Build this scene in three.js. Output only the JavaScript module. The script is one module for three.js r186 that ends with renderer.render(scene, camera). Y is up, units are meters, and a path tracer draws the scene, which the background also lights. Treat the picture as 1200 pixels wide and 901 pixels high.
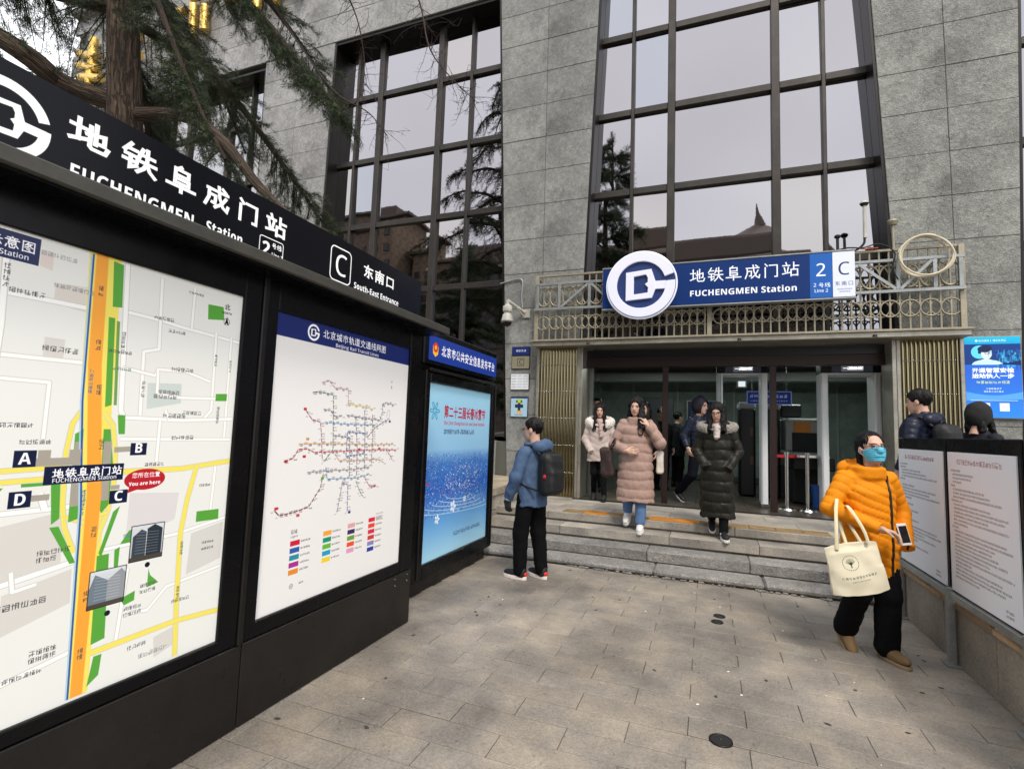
import * as THREE from 'three';
import { mergeGeometries } from 'three/addons/utils/BufferGeometryUtils.js';
import { ImprovedNoise } from 'three/addons/math/ImprovedNoise.js';

// ---------------------------------------------------------------- camera, sky, sun, exposure
const scene = new THREE.Scene();
const camera = new THREE.PerspectiveCamera(73.68, 1024 / 768, 0.05, 900);
camera.rotation.order = 'YXZ';
camera.position.set(0, 1.6, 0);
camera.rotation.set(THREE.MathUtils.degToRad(4.95), THREE.MathUtils.degToRad(21), THREE.MathUtils.degToRad(2.03));
scene.add(camera);

const renderer = new THREE.WebGLRenderer({ antialias: true });
renderer.setSize(1024, 768);
renderer.toneMapping = THREE.LinearToneMapping;
renderer.toneMappingExposure = 1.8;
renderer.shadowMap.enabled = true;

const perlin = new ImprovedNoise();
{ // overcast sky: a bright even layer of cloud with faint softer and bluer patches
  const W = 512, H = 256, d = new Float32Array(W * H * 4);
  for (let j = 0; j < H; j++) for (let i = 0; i < W; i++) {
    const el = ((j + 0.5) / H - 0.5) * Math.PI, az = ((i + 0.5) / W) * 2 * Math.PI;
    const x = Math.cos(el) * Math.cos(az), y = Math.sin(el), z = Math.cos(el) * Math.sin(az);
    const n = perlin.noise(x * 2.1 + 5, y * 4 + 2, z * 2.1) + 0.5 * perlin.noise(x * 4.7, y * 9 + 7, z * 4.7 + 3);
    const b = (0.86 + 0.16 * Math.max(0, y)) * (1 + 0.2 * n), o = (j * W + i) * 4;
    const low = y < 0 ? 0.35 : 1;
    d[o] = b * (1.0 - 0.02 * n) * low; d[o + 1] = b * 1.01 * low; d[o + 2] = b * (1.07 - 0.05 * n) * low; d[o + 3] = 1;
  }
  const sky = new THREE.DataTexture(d, W, H, THREE.RGBAFormat, THREE.FloatType);
  sky.mapping = THREE.EquirectangularReflectionMapping; sky.magFilter = THREE.LinearFilter; sky.needsUpdate = true;
  scene.background = sky; scene.environment = sky;
}
const sun = new THREE.DirectionalLight(0xfff4e6, 1.4);
sun.position.set(13, 36, 18); sun.castShadow = true; sun.shadow.radius = 22; sun.shadow.mapSize.set(2048, 2048);
Object.assign(sun.shadow.camera, { left: -30, right: 30, top: 30, bottom: -30, near: 1, far: 120 });
sun.target.position.set(-1, 0, -6);
scene.add(sun, sun.target);

// ---------------------------------------------------------------- helpers
let seed = 1234567;
const rnd = () => { seed = (seed + 0x6d2b79f5) | 0; let t = Math.imul(seed ^ (seed >>> 15), 1 | seed); t = (t + Math.imul(t ^ (t >>> 7), 61 | t)) ^ t; return ((t ^ (t >>> 14)) >>> 0) / 4294967296; };
const rr = (a, b) => a + (b - a) * rnd();
const clamp = THREE.MathUtils.clamp, lerp = THREE.MathUtils.lerp, smooth = (x, a, b) => THREE.MathUtils.smoothstep(x, a, b);
const V = (x, y, z) => new THREE.Vector3(x, y, z);
const names = new Map();
const numbered = (n) => { const k = (names.get(n) ?? -1) + 1; names.set(n, k); return k ? n + '_' + String(k).padStart(3, '0') : n; };
function tag(o, label, category, group, kind) {
  if (label) o.userData.label = label;
  if (category) o.userData.category = category;
  if (group) o.userData.group = group;
  if (kind) o.userData.kind = kind;
  return o;
}
function thing(name, label, category, [x, y, z] = [0, 0, 0], turn = 0, group) {
  const o = new THREE.Group(); o.name = numbered(name); scene.add(o);
  o.position.set(x, y, z); o.rotation.y = turn;
  return tag(o, label, category, group);
}
function structure(name, label, category) { const o = new THREE.Group(); o.name = numbered(name); scene.add(o); return tag(o, label, category, null, 'structure'); }
function part(name, geo, mat, parent) {
  const g = Array.isArray(geo) ? merge(geo) : geo, o = new THREE.Mesh(g, mat);
  o.name = parent ? name : numbered(name); o.castShadow = o.receiveShadow = true;
  (parent ?? scene).add(o);
  return o;
}
function group(name, parent, at) { const o = new THREE.Group(); o.name = name; parent.add(o); if (at) o.position.set(...at); return o; }

// geometry: everything non-indexed with position, normal, uv (uv in metres)
function plain(g) {
  let n = g.index ? g.toNonIndexed() : g;
  for (const k of Object.keys(n.attributes)) if (!['position', 'normal', 'uv', 'color'].includes(k)) n.deleteAttribute(k);
  if (!n.attributes.uv) n.setAttribute('uv', new THREE.BufferAttribute(new Float32Array(n.attributes.position.count * 2), 2));
  n.morphAttributes = {};
  return n;
}
const merge = (list) => mergeGeometries(list.map(plain));
function metric(g, ou = 0, ov = 0) {
  g = plain(g);
  const p = g.attributes.position, n = g.attributes.normal, uv = g.attributes.uv;
  for (let i = 0; i < p.count; i++) {
    const ax = Math.abs(n.getX(i)), ay = Math.abs(n.getY(i)), az = Math.abs(n.getZ(i));
    if (ay >= ax && ay >= az) uv.setXY(i, p.getX(i) + ou, -p.getZ(i) + ov);
    else if (ax >= az) uv.setXY(i, p.getZ(i) + ou, p.getY(i) + ov);
    else uv.setXY(i, p.getX(i) + ou, p.getY(i) + ov);
  }
  return g;
}
// box with small chamfers on all twelve edges
function bx(w, h, d, x = 0, y = 0, z = 0, c = 0, at = null) {
  if (!c) return metric(new THREE.BoxGeometry(w, h, d).translate(x, y, z));
  const A = w / 2, B = h / 2, D = d / 2, pos = [], P = [];
  for (const sx of [-1, 1]) for (const sy of [-1, 1]) for (const sz of [-1, 1]) {
    P.push([[sx * A, sy * (B - c), sz * (D - c)], [sx * (A - c), sy * B, sz * (D - c)], [sx * (A - c), sy * (B - c), sz * D]]);
  }
  const id = (sx, sy, sz) => (sx > 0 ? 4 : 0) + (sy > 0 ? 2 : 0) + (sz > 0 ? 1 : 0);
  const tri = (a, b, e) => { // orient outward
    const n = V(...b).sub(V(...a)).cross(V(...e).sub(V(...a)));
    if (n.dot(V(...a).add(V(...b)).add(V(...e))) < 0) pos.push(...a, ...e, ...b); else pos.push(...a, ...b, ...e);
  };
  const quad = (a, b, e, f) => { tri(a, b, e); tri(a, e, f); };
  for (const s of [-1, 1]) {
    quad(P[id(s, -1, -1)][0], P[id(s, 1, -1)][0], P[id(s, 1, 1)][0], P[id(s, -1, 1)][0]);
    quad(P[id(-1, s, -1)][1], P[id(1, s, -1)][1], P[id(1, s, 1)][1], P[id(-1, s, 1)][1]);
    quad(P[id(-1, -1, s)][2], P[id(1, -1, s)][2], P[id(1, 1, s)][2], P[id(-1, 1, s)][2]);
    for (const t of [-1, 1]) {
      quad(P[id(s, t, -1)][0], P[id(s, t, 1)][0], P[id(s, t, 1)][1], P[id(s, t, -1)][1]);
      quad(P[id(s, -1, t)][0], P[id(s, 1, t)][0], P[id(s, 1, t)][2], P[id(s, -1, t)][2]);
      quad(P[id(-1, s, t)][1], P[id(1, s, t)][1], P[id(1, s, t)][2], P[id(-1, s, t)][2]);
      for (const u of [-1, 1]) tri(...P[id(s, t, u)]);
    }
  }
  const g = new THREE.BufferGeometry();
  g.setAttribute('position', new THREE.Float32BufferAttribute(pos, 3)); g.computeVertexNormals();
  return at ? metric(g.translate(x, y, z), at[0], at[1]) : metric(g.translate(x, y, z), rnd() * 7, rnd() * 7);
}
// a slab whose outline is a polygon in x,y (any winding), front face at z = 0, body behind it, front edge chamfered
function slab(pts, depth, c = 0.006, gap = 0.0025, at = null) {
  let area = 0; pts.forEach(([x, y], i) => { const [u, v] = pts[(i + 1) % pts.length]; area += x * v - u * y; });
  if (area < 0) pts = pts.slice().reverse();
  const inset = (k) => pts.map((p, i) => {
    const a = pts[(i + pts.length - 1) % pts.length], b = pts[(i + 1) % pts.length];
    const n1 = [-(p[1] - a[1]), p[0] - a[0]], n2 = [-(b[1] - p[1]), b[0] - p[0]], l1 = Math.hypot(...n1), l2 = Math.hypot(...n2);
    const m = [n1[0] / l1 + n2[0] / l2, n1[1] / l1 + n2[1] / l2], q = k * 2 / (m[0] * m[0] + m[1] * m[1]);
    return [p[0] + m[0] * q, p[1] + m[1] * q];
  });
  const o = inset(gap), f = inset(gap + c), pos = [], n = pts.length;
  const t = (...v) => v.forEach((p) => pos.push(...p));
  for (let i = 1; i < n - 1; i++) t([...f[0], 0], [...f[i], 0], [...f[i + 1], 0]);
  for (let i = 0; i < n; i++) {
    const j = (i + 1) % n, a = [...f[i], 0], b = [...f[j], 0], e = [...o[j], -c], d = [...o[i], -c], g = [...o[j], -depth], h = [...o[i], -depth];
    t(a, d, e); t(a, e, b); t(d, h, g); t(d, g, e);
  }
  const g = new THREE.BufferGeometry();
  g.setAttribute('position', new THREE.Float32BufferAttribute(pos, 3)); g.computeVertexNormals();
  return at ? metric(g, at[0], at[1]) : metric(g, rnd() * 9, rnd() * 9);
}
const cyl = (r0, r1, h, seg = 16, open = false) => plain(new THREE.CylinderGeometry(r0, r1, h, seg, 1, open));
function bar(a, b, r, seg = 8, r2 = r) {
  const d = b.clone().sub(a), g = new THREE.CylinderGeometry(r2, r, d.length(), seg, 1);
  g.applyQuaternion(new THREE.Quaternion().setFromUnitVectors(V(0, 1, 0), d.clone().normalize()));
  return plain(g.translate(...a.clone().add(b).multiplyScalar(0.5).toArray()));
}
// square-section bar between two points
function strut(a, b, w, t, up = V(0, 0, 1)) {
  const d = b.clone().sub(a), g = new THREE.BoxGeometry(w, d.length(), t), y = d.clone().normalize(), x = y.clone().cross(up).normalize(), z = x.clone().cross(y);
  g.applyMatrix4(new THREE.Matrix4().makeBasis(x, y, z));
  return metric(g.translate(...a.clone().add(b).multiplyScalar(0.5).toArray()));
}
function tube(pts, r, seg = 8, n = pts.length * 5, closed = false) {
  return plain(new THREE.TubeGeometry(new THREE.CatmullRomCurve3(pts.map((p) => (p.isVector3 ? p : V(...p))), closed), n, r, seg, closed));
}
// tapered tube through points [x, y, z, r]
function limb(pts, seg = 8, sub = 4) {
  const c = new THREE.CatmullRomCurve3(pts.map((p) => V(p[0], p[1], p[2]))), N = (pts.length - 1) * sub, fr = c.computeFrenetFrames(N), pos = [], uv = [], idx = [];
  let len = 0, last = null;
  for (let i = 0; i <= N; i++) {
    const t = i / N, q = c.getPoint(t), k = Math.min(pts.length - 2, Math.floor(t * (pts.length - 1))), f = t * (pts.length - 1) - k, r = lerp(pts[k][3], pts[k + 1][3], f);
    if (last) len += q.distanceTo(last); last = q;
    for (let j = 0; j <= seg; j++) {
      const a = (j / seg) * Math.PI * 2, n = fr.normals[i].clone().multiplyScalar(Math.cos(a)).addScaledVector(fr.binormals[i], Math.sin(a));
      pos.push(q.x + n.x * r, q.y + n.y * r, q.z + n.z * r); uv.push((j / seg) * 2, len);
    }
  }
  for (let i = 0; i < N; i++) for (let j = 0; j < seg; j++) { const a = i * (seg + 1) + j, b = a + seg + 1; idx.push(a, a + 1, b, b, a + 1, b + 1); }
  const g = new THREE.BufferGeometry();
  g.setAttribute('position', new THREE.Float32BufferAttribute(pos, 3)); g.setAttribute('uv', new THREE.Float32BufferAttribute(uv, 2)); g.setIndex(idx); g.computeVertexNormals();
  return plain(g);
}

// ---------------------------------------------------------------- procedural textures
function vnoise(x, y, per, s) {
  const xi = Math.floor(x), yi = Math.floor(y), fx = x - xi, fy = y - yi, u = fx * fx * (3 - 2 * fx), v = fy * fy * (3 - 2 * fy);
  const h = (i, j) => { i = ((i % per) + per) % per; j = ((j % per) + per) % per; let t = Math.imul(i + 131 * s, 374761393) ^ Math.imul(j + 57 * s, 668265263); t = Math.imul(t ^ (t >>> 13), 1274126177); return ((t ^ (t >>> 16)) >>> 0) / 4294967296; };
  return lerp(lerp(h(xi, yi), h(xi + 1, yi), u), lerp(h(xi, yi + 1), h(xi + 1, yi + 1), u), v);
}
function fbm(u, v, f, oct, s) { let a = 0.5, t = 0, n = 0; for (let i = 0; i < oct; i++) { t += a * vnoise(u * f, v * f, f, s + i); n += a; a *= 0.55; f *= 2; } return t / n; }
function dataTex(N, fn, srgb = true, repeat = 1) {
  const d = new Uint8Array(N * N * 4);
  for (let j = 0; j < N; j++) for (let i = 0; i < N; i++) {
    const c = fn(i / N, j / N), o = (j * N + i) * 4;
    if (typeof c === 'number') d[o] = d[o + 1] = d[o + 2] = clamp(c, 0, 1) * 255; else for (let k = 0; k < 3; k++) d[o + k] = clamp(c[k], 0, 1) * 255;
    d[o + 3] = 255;
  }
  const t = new THREE.DataTexture(d, N, N); t.wrapS = t.wrapT = THREE.RepeatWrapping; t.magFilter = THREE.LinearFilter; t.minFilter = THREE.LinearMipmapLinearFilter;
  if (srgb) t.colorSpace = THREE.SRGBColorSpace;
  t.repeat.set(repeat, repeat); t.needsUpdate = true;
  return t;
}
function canvasTex(w, h, draw) {
  const c = document.createElement('canvas'); c.width = w; c.height = h;
  const x = c.getContext('2d'); draw(x, w, h);
  const t = new THREE.CanvasTexture(c); t.colorSpace = THREE.SRGBColorSpace; t.magFilter = THREE.LinearFilter; t.anisotropy = 8;
  return t;
}
const T = {};
// grey granite: crystal speckle under soft weather stains
T.granite = dataTex(1024, (u, v) => {
  const sp = vnoise(u * 420, v * 420, 420, 3), sp2 = vnoise(u * 190, v * 190, 190, 9), st = fbm(u, v, 5, 5, 21), fine = fbm(u, v, 40, 3, 5);
  const st2 = smooth(fbm(u + 0.3, v, 3, 5, 77), 0.5, 0.72);
  let k = 0.575 + 0.17 * (sp - 0.5) + 0.13 * (sp2 - 0.5) + 0.23 * (st - 0.5) + 0.14 * (fine - 0.5) - 0.08 * st2;
  if (sp > 0.93) k -= 0.2;
  return [k * 0.998, k * 1.0, k * 0.992];
}, true, 0.5);
T.graniteBump = dataTex(512, (u, v) => 0.5 * vnoise(u * 200, v * 200, 200, 3) + 0.5 * fbm(u, v, 30, 3, 8), false, 0.5);
T.rough = dataTex(512, (u, v) => 0.35 * vnoise(u * 128, v * 128, 128, 3) + 0.65 * fbm(u, v * 1, 26, 4, 8), false, 1);
// paving: grey-brown stone with trodden dark patches and pale worn ones
T.pave = dataTex(1024, (u, v) => {
  const sp = vnoise(u * 380, v * 380, 380, 13), st = fbm(u, v, 4, 6, 31), st2 = fbm(u + 0.37, v, 9, 5, 47), pit = vnoise(u * 150, v * 150, 150, 71);
  let k = 0.6 + 0.13 * (sp - 0.5) + 0.3 * (st - 0.5) + 0.24 * (st2 - 0.5);
  if (pit > 0.9) k -= 0.18 * (pit - 0.9) * 10;
  const warm = smooth(st2, 0.4, 0.7);
  return [k * (1.0 + 0.012 * warm), k * 0.988, k * (0.965 - 0.025 * warm)];
}, true, 0.4);
T.paveBump = dataTex(512, (u, v) => 0.45 * vnoise(u * 170, v * 170, 170, 13) + 0.55 * fbm(u, v, 16, 5, 47), false, 0.4);
T.paveRough = dataTex(512, (u, v) => 0.62 + 0.5 * (fbm(u, v, 6, 5, 91) - 0.5), false, 0.4);
T.warp = dataTex(256, (u, v) => fbm(u, v, 3, 2, 300), false, 0.4);
T.concrete = dataTex(512, (u, v) => { const k = 0.66 + 0.4 * (fbm(u, v, 4, 6, 101) - 0.5) + 0.12 * (vnoise(u * 200, v * 200, 200, 5) - 0.5); return [k, k * 0.98, k * 0.94]; }, true, 0.5);
T.bark = dataTex(512, (u, v) => { const w = fbm(u, v, 6, 4, 7) * 0.25, r = Math.abs(fbm(u + w * 0.3, v * 0.25 + w * 0.3, 16, 4, 3) - 0.5) * 2, k = 0.34 + 0.7 * Math.pow(r, 0.6); return [k, k * 0.92, k * 0.84]; }, true, 1);
T.barkBump = dataTex(512, (u, v) => { const w = fbm(u, v, 6, 4, 7) * 0.25; return Math.pow(Math.abs(fbm(u + w * 0.3, v * 0.25 + w * 0.3, 16, 4, 3) - 0.5) * 2, 0.6); }, false, 1);
T.scuff = dataTex(512, (u, v) => 0.5 + 0.5 * (fbm(u, v, 8, 5, 61) - 0.5) + (vnoise(u * 256, v * 256, 256, 4) > 0.97 ? 0.15 : 0), false, 1);
T.grime = dataTex(512, (u, v) => { const k = 0.82 + 0.26 * (fbm(u, v, 5, 5, 161) - 0.5) + 0.1 * (fbm(u, v, 60, 2, 5) - 0.5); return [k, k, k * 0.985]; }, true, 1);
T.weave = dataTex(256, (u, v) => 0.5 + 0.25 * Math.sin(u * 256 * 1.57) * Math.sin(v * 256 * 1.57) + 0.3 * (fbm(u, v, 24, 3, 8) - 0.5), false, 6);

const std = (color, roughness = 0.7, metalness = 0, o = {}) => new THREE.MeshStandardMaterial({ color, roughness, metalness, ...o });
const M = {
  blackPaint: new THREE.MeshPhysicalMaterial({ color: 0x0b0b0d, roughness: 0.5, specularIntensity: 0.3, roughnessMap: T.scuff }),
  basePanel: new THREE.MeshPhysicalMaterial({ color: 0x2a2725, roughness: 0.7, specularIntensity: 0.4, map: T.grime, roughnessMap: T.scuff }),
  canopyEdge: std(0x514f49, 0.55, 0.2, { map: T.grime }),
  frameDark: std(0x2a2827, 0.38, 0.55, { map: T.grime }),
  bronze: std(0x4a4642, 0.42, 0.55, { map: T.grime }),
  doorBrown: std(0x2b1c18, 0.45, 0.3),
  joint: std(0x55564f, 0.95),
  cream: std(0xbbb39e, 0.45, 0.4, { map: T.grime }),
  zinc: std(0xbcc2c4, 0.42, 0.6, { map: T.grime }),
  whitePaint: std(0xd9d7cf, 0.5, 0, { map: T.grime }),
  chrome: std(0xc9c9c6, 0.22, 1),
  rubber: std(0x16171a, 0.7),
  darkPlastic: std(0x101114, 0.35),
  greyPlastic: std(0x9b9f9e, 0.5),
  blackGlass: std(0x08090b, 0.12, 0),
};
const emissive = (map, k, o = {}) => new THREE.MeshPhysicalMaterial({ specularIntensity: 0.5, map, emissiveMap: map, emissive: 0xffffff, emissiveIntensity: k, roughness: 0.3, ...o });

// ---------------------------------------------------------------- hand-drawn strokes of the characters on the signs (100 x 100 grid, y down)
const WALK = '12,8 20,18|4,36 20,36 16,72|2,92 16,76 36,90 98,92|', HEART = '14,72 8,91|32,72 35,94 66,94 70,82|47,68 54,80|79,72 92,88';
const GLYPH = {
  地: '4,34 38,34|21,8 21,76|3,82 40,68|42,48 86,34 86,66 76,66|64,6 64,72|50,18 50,86 56,92 90,92 96,74',
  铁: '24,4 6,34|18,24 40,24|10,46 40,46|6,66 42,66|24,46 24,90 42,78|58,8 48,40|52,28 92,28|44,54 98,54|72,4 72,54 64,76 46,96|72,56 82,80 98,95',
  阜: '46,2 34,12|28,12 28,66|28,14 72,14 72,36|28,36 72,36|28,50 74,50 74,66|28,66 74,66|4,80 96,80|50,68 50,99',
  成: '14,24 92,24|20,24 20,60 8,94|20,46 46,46 44,80 34,78|56,4 62,50 76,84 92,94 96,74|86,42 70,72 46,94|72,6 84,16',
  门: '14,4 26,18|14,28 14,96|40,14 86,14 86,92 72,92',
  站: '22,4 26,16|4,24 44,24|12,38 18,66|36,36 30,66|2,80 46,72|68,4 68,50|68,28 96,28|52,52 90,52 90,94|52,52 52,96|52,90 90,90',
  东: '10,22 90,22|44,4 26,50 82,50|54,34 54,92 42,88|34,62 16,86|72,62 90,84',
  南: '8,18 92,18|50,2 50,34|14,36 14,96|14,36 86,36 86,92 74,92|36,42 42,52|64,42 58,52|28,58 72,58|26,74 74,74|50,58 50,94',
  口: '16,16 16,90|16,18 84,18 84,90|16,82 84,82',
  号: '28,6 28,32|28,8 72,8 72,32|28,32 72,32|6,46 94,46|34,46 28,64 76,64 72,94 54,90',
  线: '26,4 8,30 28,30 8,56 34,54|4,82 36,72|46,28 90,22|44,52 96,46|60,4 68,60 82,88 92,92 96,76|90,60 70,82 44,96|76,4 86,14',
  北: '34,6 34,94|6,38 34,38|4,82 34,70|62,6 62,86 68,90 92,90 95,70|90,24 62,46',
  京: '50,2 54,14|8,18 92,18|26,34 26,58|26,34 74,34 74,58|26,58 74,58|50,58 50,94 38,90|30,68 14,90|70,68 88,88',
  城: '2,34 34,34|18,8 18,76|2,82 36,70|40,24 96,24|44,24 44,64 34,94|44,48 62,48 60,76 52,74|68,4 72,50 82,84 93,92 97,74|92,42 78,72 58,92|82,6 90,16',
  市: '50,2 54,12|6,20 94,20|18,38 18,82|18,38 82,38 82,78 72,78|50,20 50,98',
  轨: '4,22 44,22|22,4 10,46 42,46|26,32 26,96|2,70 46,66|50,30 82,30 82,88 94,88 97,72|64,6 62,60 46,94',
  道: WALK + '44,4 50,12|78,2 70,14|34,18 96,18|62,18 56,30|44,32 44,78|44,32 84,32 84,78|44,48 84,48|44,62 84,62|44,78 84,78',
  交: '50,2 54,14|6,22 94,22|34,32 16,48|66,32 86,46|70,46 48,76 8,96|30,46 54,76 94,96',
  通: WALK + '42,8 84,8 66,20|52,14 62,22|42,28 42,82|42,28 88,28 88,80 78,80|42,44 88,44|42,60 88,60|65,28 65,82',
  网: '12,10 12,96|12,10 88,10 88,92 76,92|40,26 22,72|22,30 44,66|74,26 54,72|54,30 78,66',
  图: '10,8 10,96|10,8 90,8 90,96|10,92 90,92|46,16 24,42|40,26 70,26 52,44 24,60|36,32 60,46 78,56|44,58 58,66|36,70 60,82',
  公: '34,8 8,50|62,6 92,48|48,46 22,84 78,80|66,64 86,92',
  共: '32,4 32,64|68,4 68,64|8,28 92,28|4,64 96,64|36,72 12,94|64,72 90,94',
  安: '50,2 52,12|10,32 10,18 90,18 86,34|4,52 96,52|44,28 24,68 82,96|72,54 52,80 12,96',
  全: '50,4 6,44|50,4 94,44|24,46 76,46|26,66 74,66|8,92 92,92|50,46 50,92',
  信: '26,4 6,46|18,34 18,98|58,2 64,12|34,20 98,20|44,36 88,36|44,52 88,52|44,66 44,96|44,68 88,68 88,96|44,92 88,92',
  息: '48,2 38,12|26,12 26,60|26,12 74,12 74,60|26,28 74,28|26,44 74,44|26,60 74,60|' + HEART,
  发: '28,6 20,32 92,32|42,4 30,60 6,92|34,52 78,52 54,82 20,97|42,60 60,84 94,97|66,6 78,18',
  布: '6,20 94,20|44,2 28,44 6,66|26,46 26,84|26,46 80,46 80,80 70,80|54,32 54,98',
  平: '10,12 90,12|26,24 34,44|74,22 64,44|4,54 96,54|50,12 50,98',
  台: '46,4 18,40 80,36|64,18 88,44|20,56 20,96|20,58 80,58 80,96|20,90 80,90',
  第: '22,2 10,20|16,12 46,12|30,12 34,24|62,2 52,18|58,12 94,12|74,12 78,22|14,32 82,32 82,48|18,48 82,48|18,48 14,66 86,66 82,86 70,86|50,32 50,98|48,68 10,94',
  二: '16,22 84,22|4,82 96,82', 十: '6,44 94,44|50,6 50,96', 三: '12,14 88,14|20,50 80,50|4,88 96,88', 一: '4,50 96,50', 人: '48,6 44,46 6,94|50,34 66,70 96,94',
  届: '16,8 84,8 84,30|16,30 84,30|16,8 16,56 4,96|32,46 32,96|32,48 86,48 86,96|32,70 86,70|32,92 86,92|59,34 59,92',
  长: '28,4 28,90 48,78|80,6 34,38|4,48 96,48|44,48 62,76 96,94',
  春: '12,12 88,12|18,28 82,28|4,44 96,44|46,2 34,48 6,68|58,44 94,66|30,58 30,98|30,60 70,60 70,98|30,77 70,77|30,94 70,94',
  冰: '8,14 20,28|4,80 22,52|66,4 66,90 54,86|30,36 52,36 30,80|92,22 70,42|68,36 80,66 98,82',
  雪: '16,8 84,8|8,34 8,20 92,20 88,34|50,8 50,48|24,30 40,32|24,42 40,44|60,30 76,30|60,42 76,42|18,58 80,58 80,96|24,76 80,76|14,94 80,94',
  节: '6,22 94,22|32,6 32,36|68,6 68,36|12,48 84,48 84,76 70,74|44,48 44,98',
  开: '12,12 88,12|4,48 96,48|34,12 34,56 10,96|68,12 68,98',
  智: '22,2 8,28|16,14 50,14|4,32 54,32|30,14 26,38 6,54|32,38 48,52|62,12 62,48|62,14 92,14 92,48|62,46 92,46|24,60 24,98|24,62 78,62 78,98|24,78 78,78|24,94 78,94',
  慧: '8,10 46,10|8,24 46,24|27,2 27,36|54,10 92,10|54,24 92,24|73,2 73,36|16,44 80,44 80,64|20,54 80,54|14,64 80,64|' + HEART,
  检: '2,28 38,28|20,4 20,98|20,34 4,66|22,38 36,56|66,4 40,38|66,4 96,36|54,42 80,42|48,58 54,78|66,54 68,76|90,54 80,84|42,92 97,92',
  进: WALK + '38,26 94,26|34,54 98,54|52,6 52,58 42,80|80,6 80,84',
  快: '18,4 18,98|6,26 6,50|30,22 34,38|42,26 84,26 84,54|34,54 98,54|62,4 62,54 34,96|64,56 96,95',
  步: '50,2 50,44|50,20 80,20|24,16 24,44|4,44 96,44|50,44 50,72|30,54 14,74|84,54 60,82 16,97',
  示: '20,14 80,14|4,40 96,40|50,40 50,94 38,90|28,54 10,84|72,54 92,82',
  意: '48,2 52,8|16,12 84,12|34,16 38,26|66,16 60,26|4,28 96,28|26,38 26,64|26,38 74,38 74,64|26,51 74,51|26,64 74,64|' + HEART,
  您: '26,2 8,28|18,18 18,60|46,2 34,26|42,12 92,12 86,26|64,14 64,56 54,54|48,28 40,46|78,28 90,46|' + HEART,
  所: '42,6 10,16|12,14 12,60 4,94|12,28 42,28 42,52|12,52 42,52|90,4 56,16|56,14 56,60 46,94|56,40 98,40|80,40 80,98',
  在: '6,20 94,20|42,2 26,44 4,64|24,42 24,98|40,52 90,52|64,32 64,92|34,92 96,92',
  位: '26,4 6,46|18,34 18,98|60,4 66,16|36,24 96,24|48,38 54,76|84,36 74,80|32,92 98,92',
  置: '14,6 14,26|14,6 86,6 86,26|14,26 86,26|38,6 38,26|62,6 62,26|8,36 92,36|50,28 50,46|28,46 28,92|28,46 74,46 74,92|28,58 74,58|28,70 74,70|28,81 74,81|4,94 96,94',
};
// write a run of these characters: left edge x, top y, cell size, stroke weight in percent of the cell, advance
function hanzi(c, text, x, y, size, color, weight = 10, adv = size * 1.08, squeeze = 1) {
  c.save(); c.strokeStyle = color; c.lineCap = 'square'; c.lineJoin = 'miter';
  [...text].forEach((ch, i) => {
    c.save(); c.translate(x + i * adv, y); c.scale((size / 100) * squeeze, size / 100); c.lineWidth = weight;
    for (const s of GLYPH[ch].split('|')) { c.beginPath(); s.split(' ').forEach((p, k) => { const [a, b] = p.split(',').map(Number); k ? c.lineTo(a, b) : c.moveTo(a, b); }); c.stroke(); }
    c.restore();
  });
  c.restore();
}
// print too small to be read in the photograph: rows of tiny blocks of strokes
function tinyPrint(c, n, x, y, size, color, adv = size * 1.1) {
  c.save(); c.strokeStyle = color; c.lineWidth = Math.max(0.8, size * 0.11);
  for (let i = 0; i < n; i++) {
    const X = x + i * adv; c.beginPath();
    const l = rnd() < 0.45 ? 0.42 : 0.05;
    for (let k = 0; k < 4; k++) if (rnd() < 0.75) { const a = y + size * (0.08 + k * 0.27); c.moveTo(X + size * (rnd() < 0.6 ? l : 0.3), a); c.lineTo(X + size * 0.92, a); }
    for (const v of [l + 0.08, 0.62, 0.86]) if (rnd() < 0.6) { c.moveTo(X + size * v, y + size * (rnd() < 0.5 ? 0.05 : 0.35)); c.lineTo(X + size * v, y + size * 0.95); }
    if (l > 0.2) { c.moveTo(X + size * 0.16, y + size * 0.05); c.lineTo(X + size * 0.16, y + size * 0.95); c.moveTo(X, y + size * 0.35); c.lineTo(X + size * 0.32, y + size * 0.32); } else { c.moveTo(X + size * 0.45, y + size * 0.5); c.lineTo(X + size * 0.1, y + size * 0.95); }
    c.stroke();
  }
  c.restore();
}
function latin(c, text, x, y, px, color, o = {}) {
  c.save(); c.font = `${o.bold === false ? '' : 'bold '}${px}px sans-serif`; c.fillStyle = color; c.textBaseline = 'alphabetic'; c.textAlign = o.align ?? 'left';
  c.translate(x, y); const w = c.measureText(text).width; if (o.width) c.scale(o.width / w, 1);
  c.fillText(text, 0, 0); c.restore();
}
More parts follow.
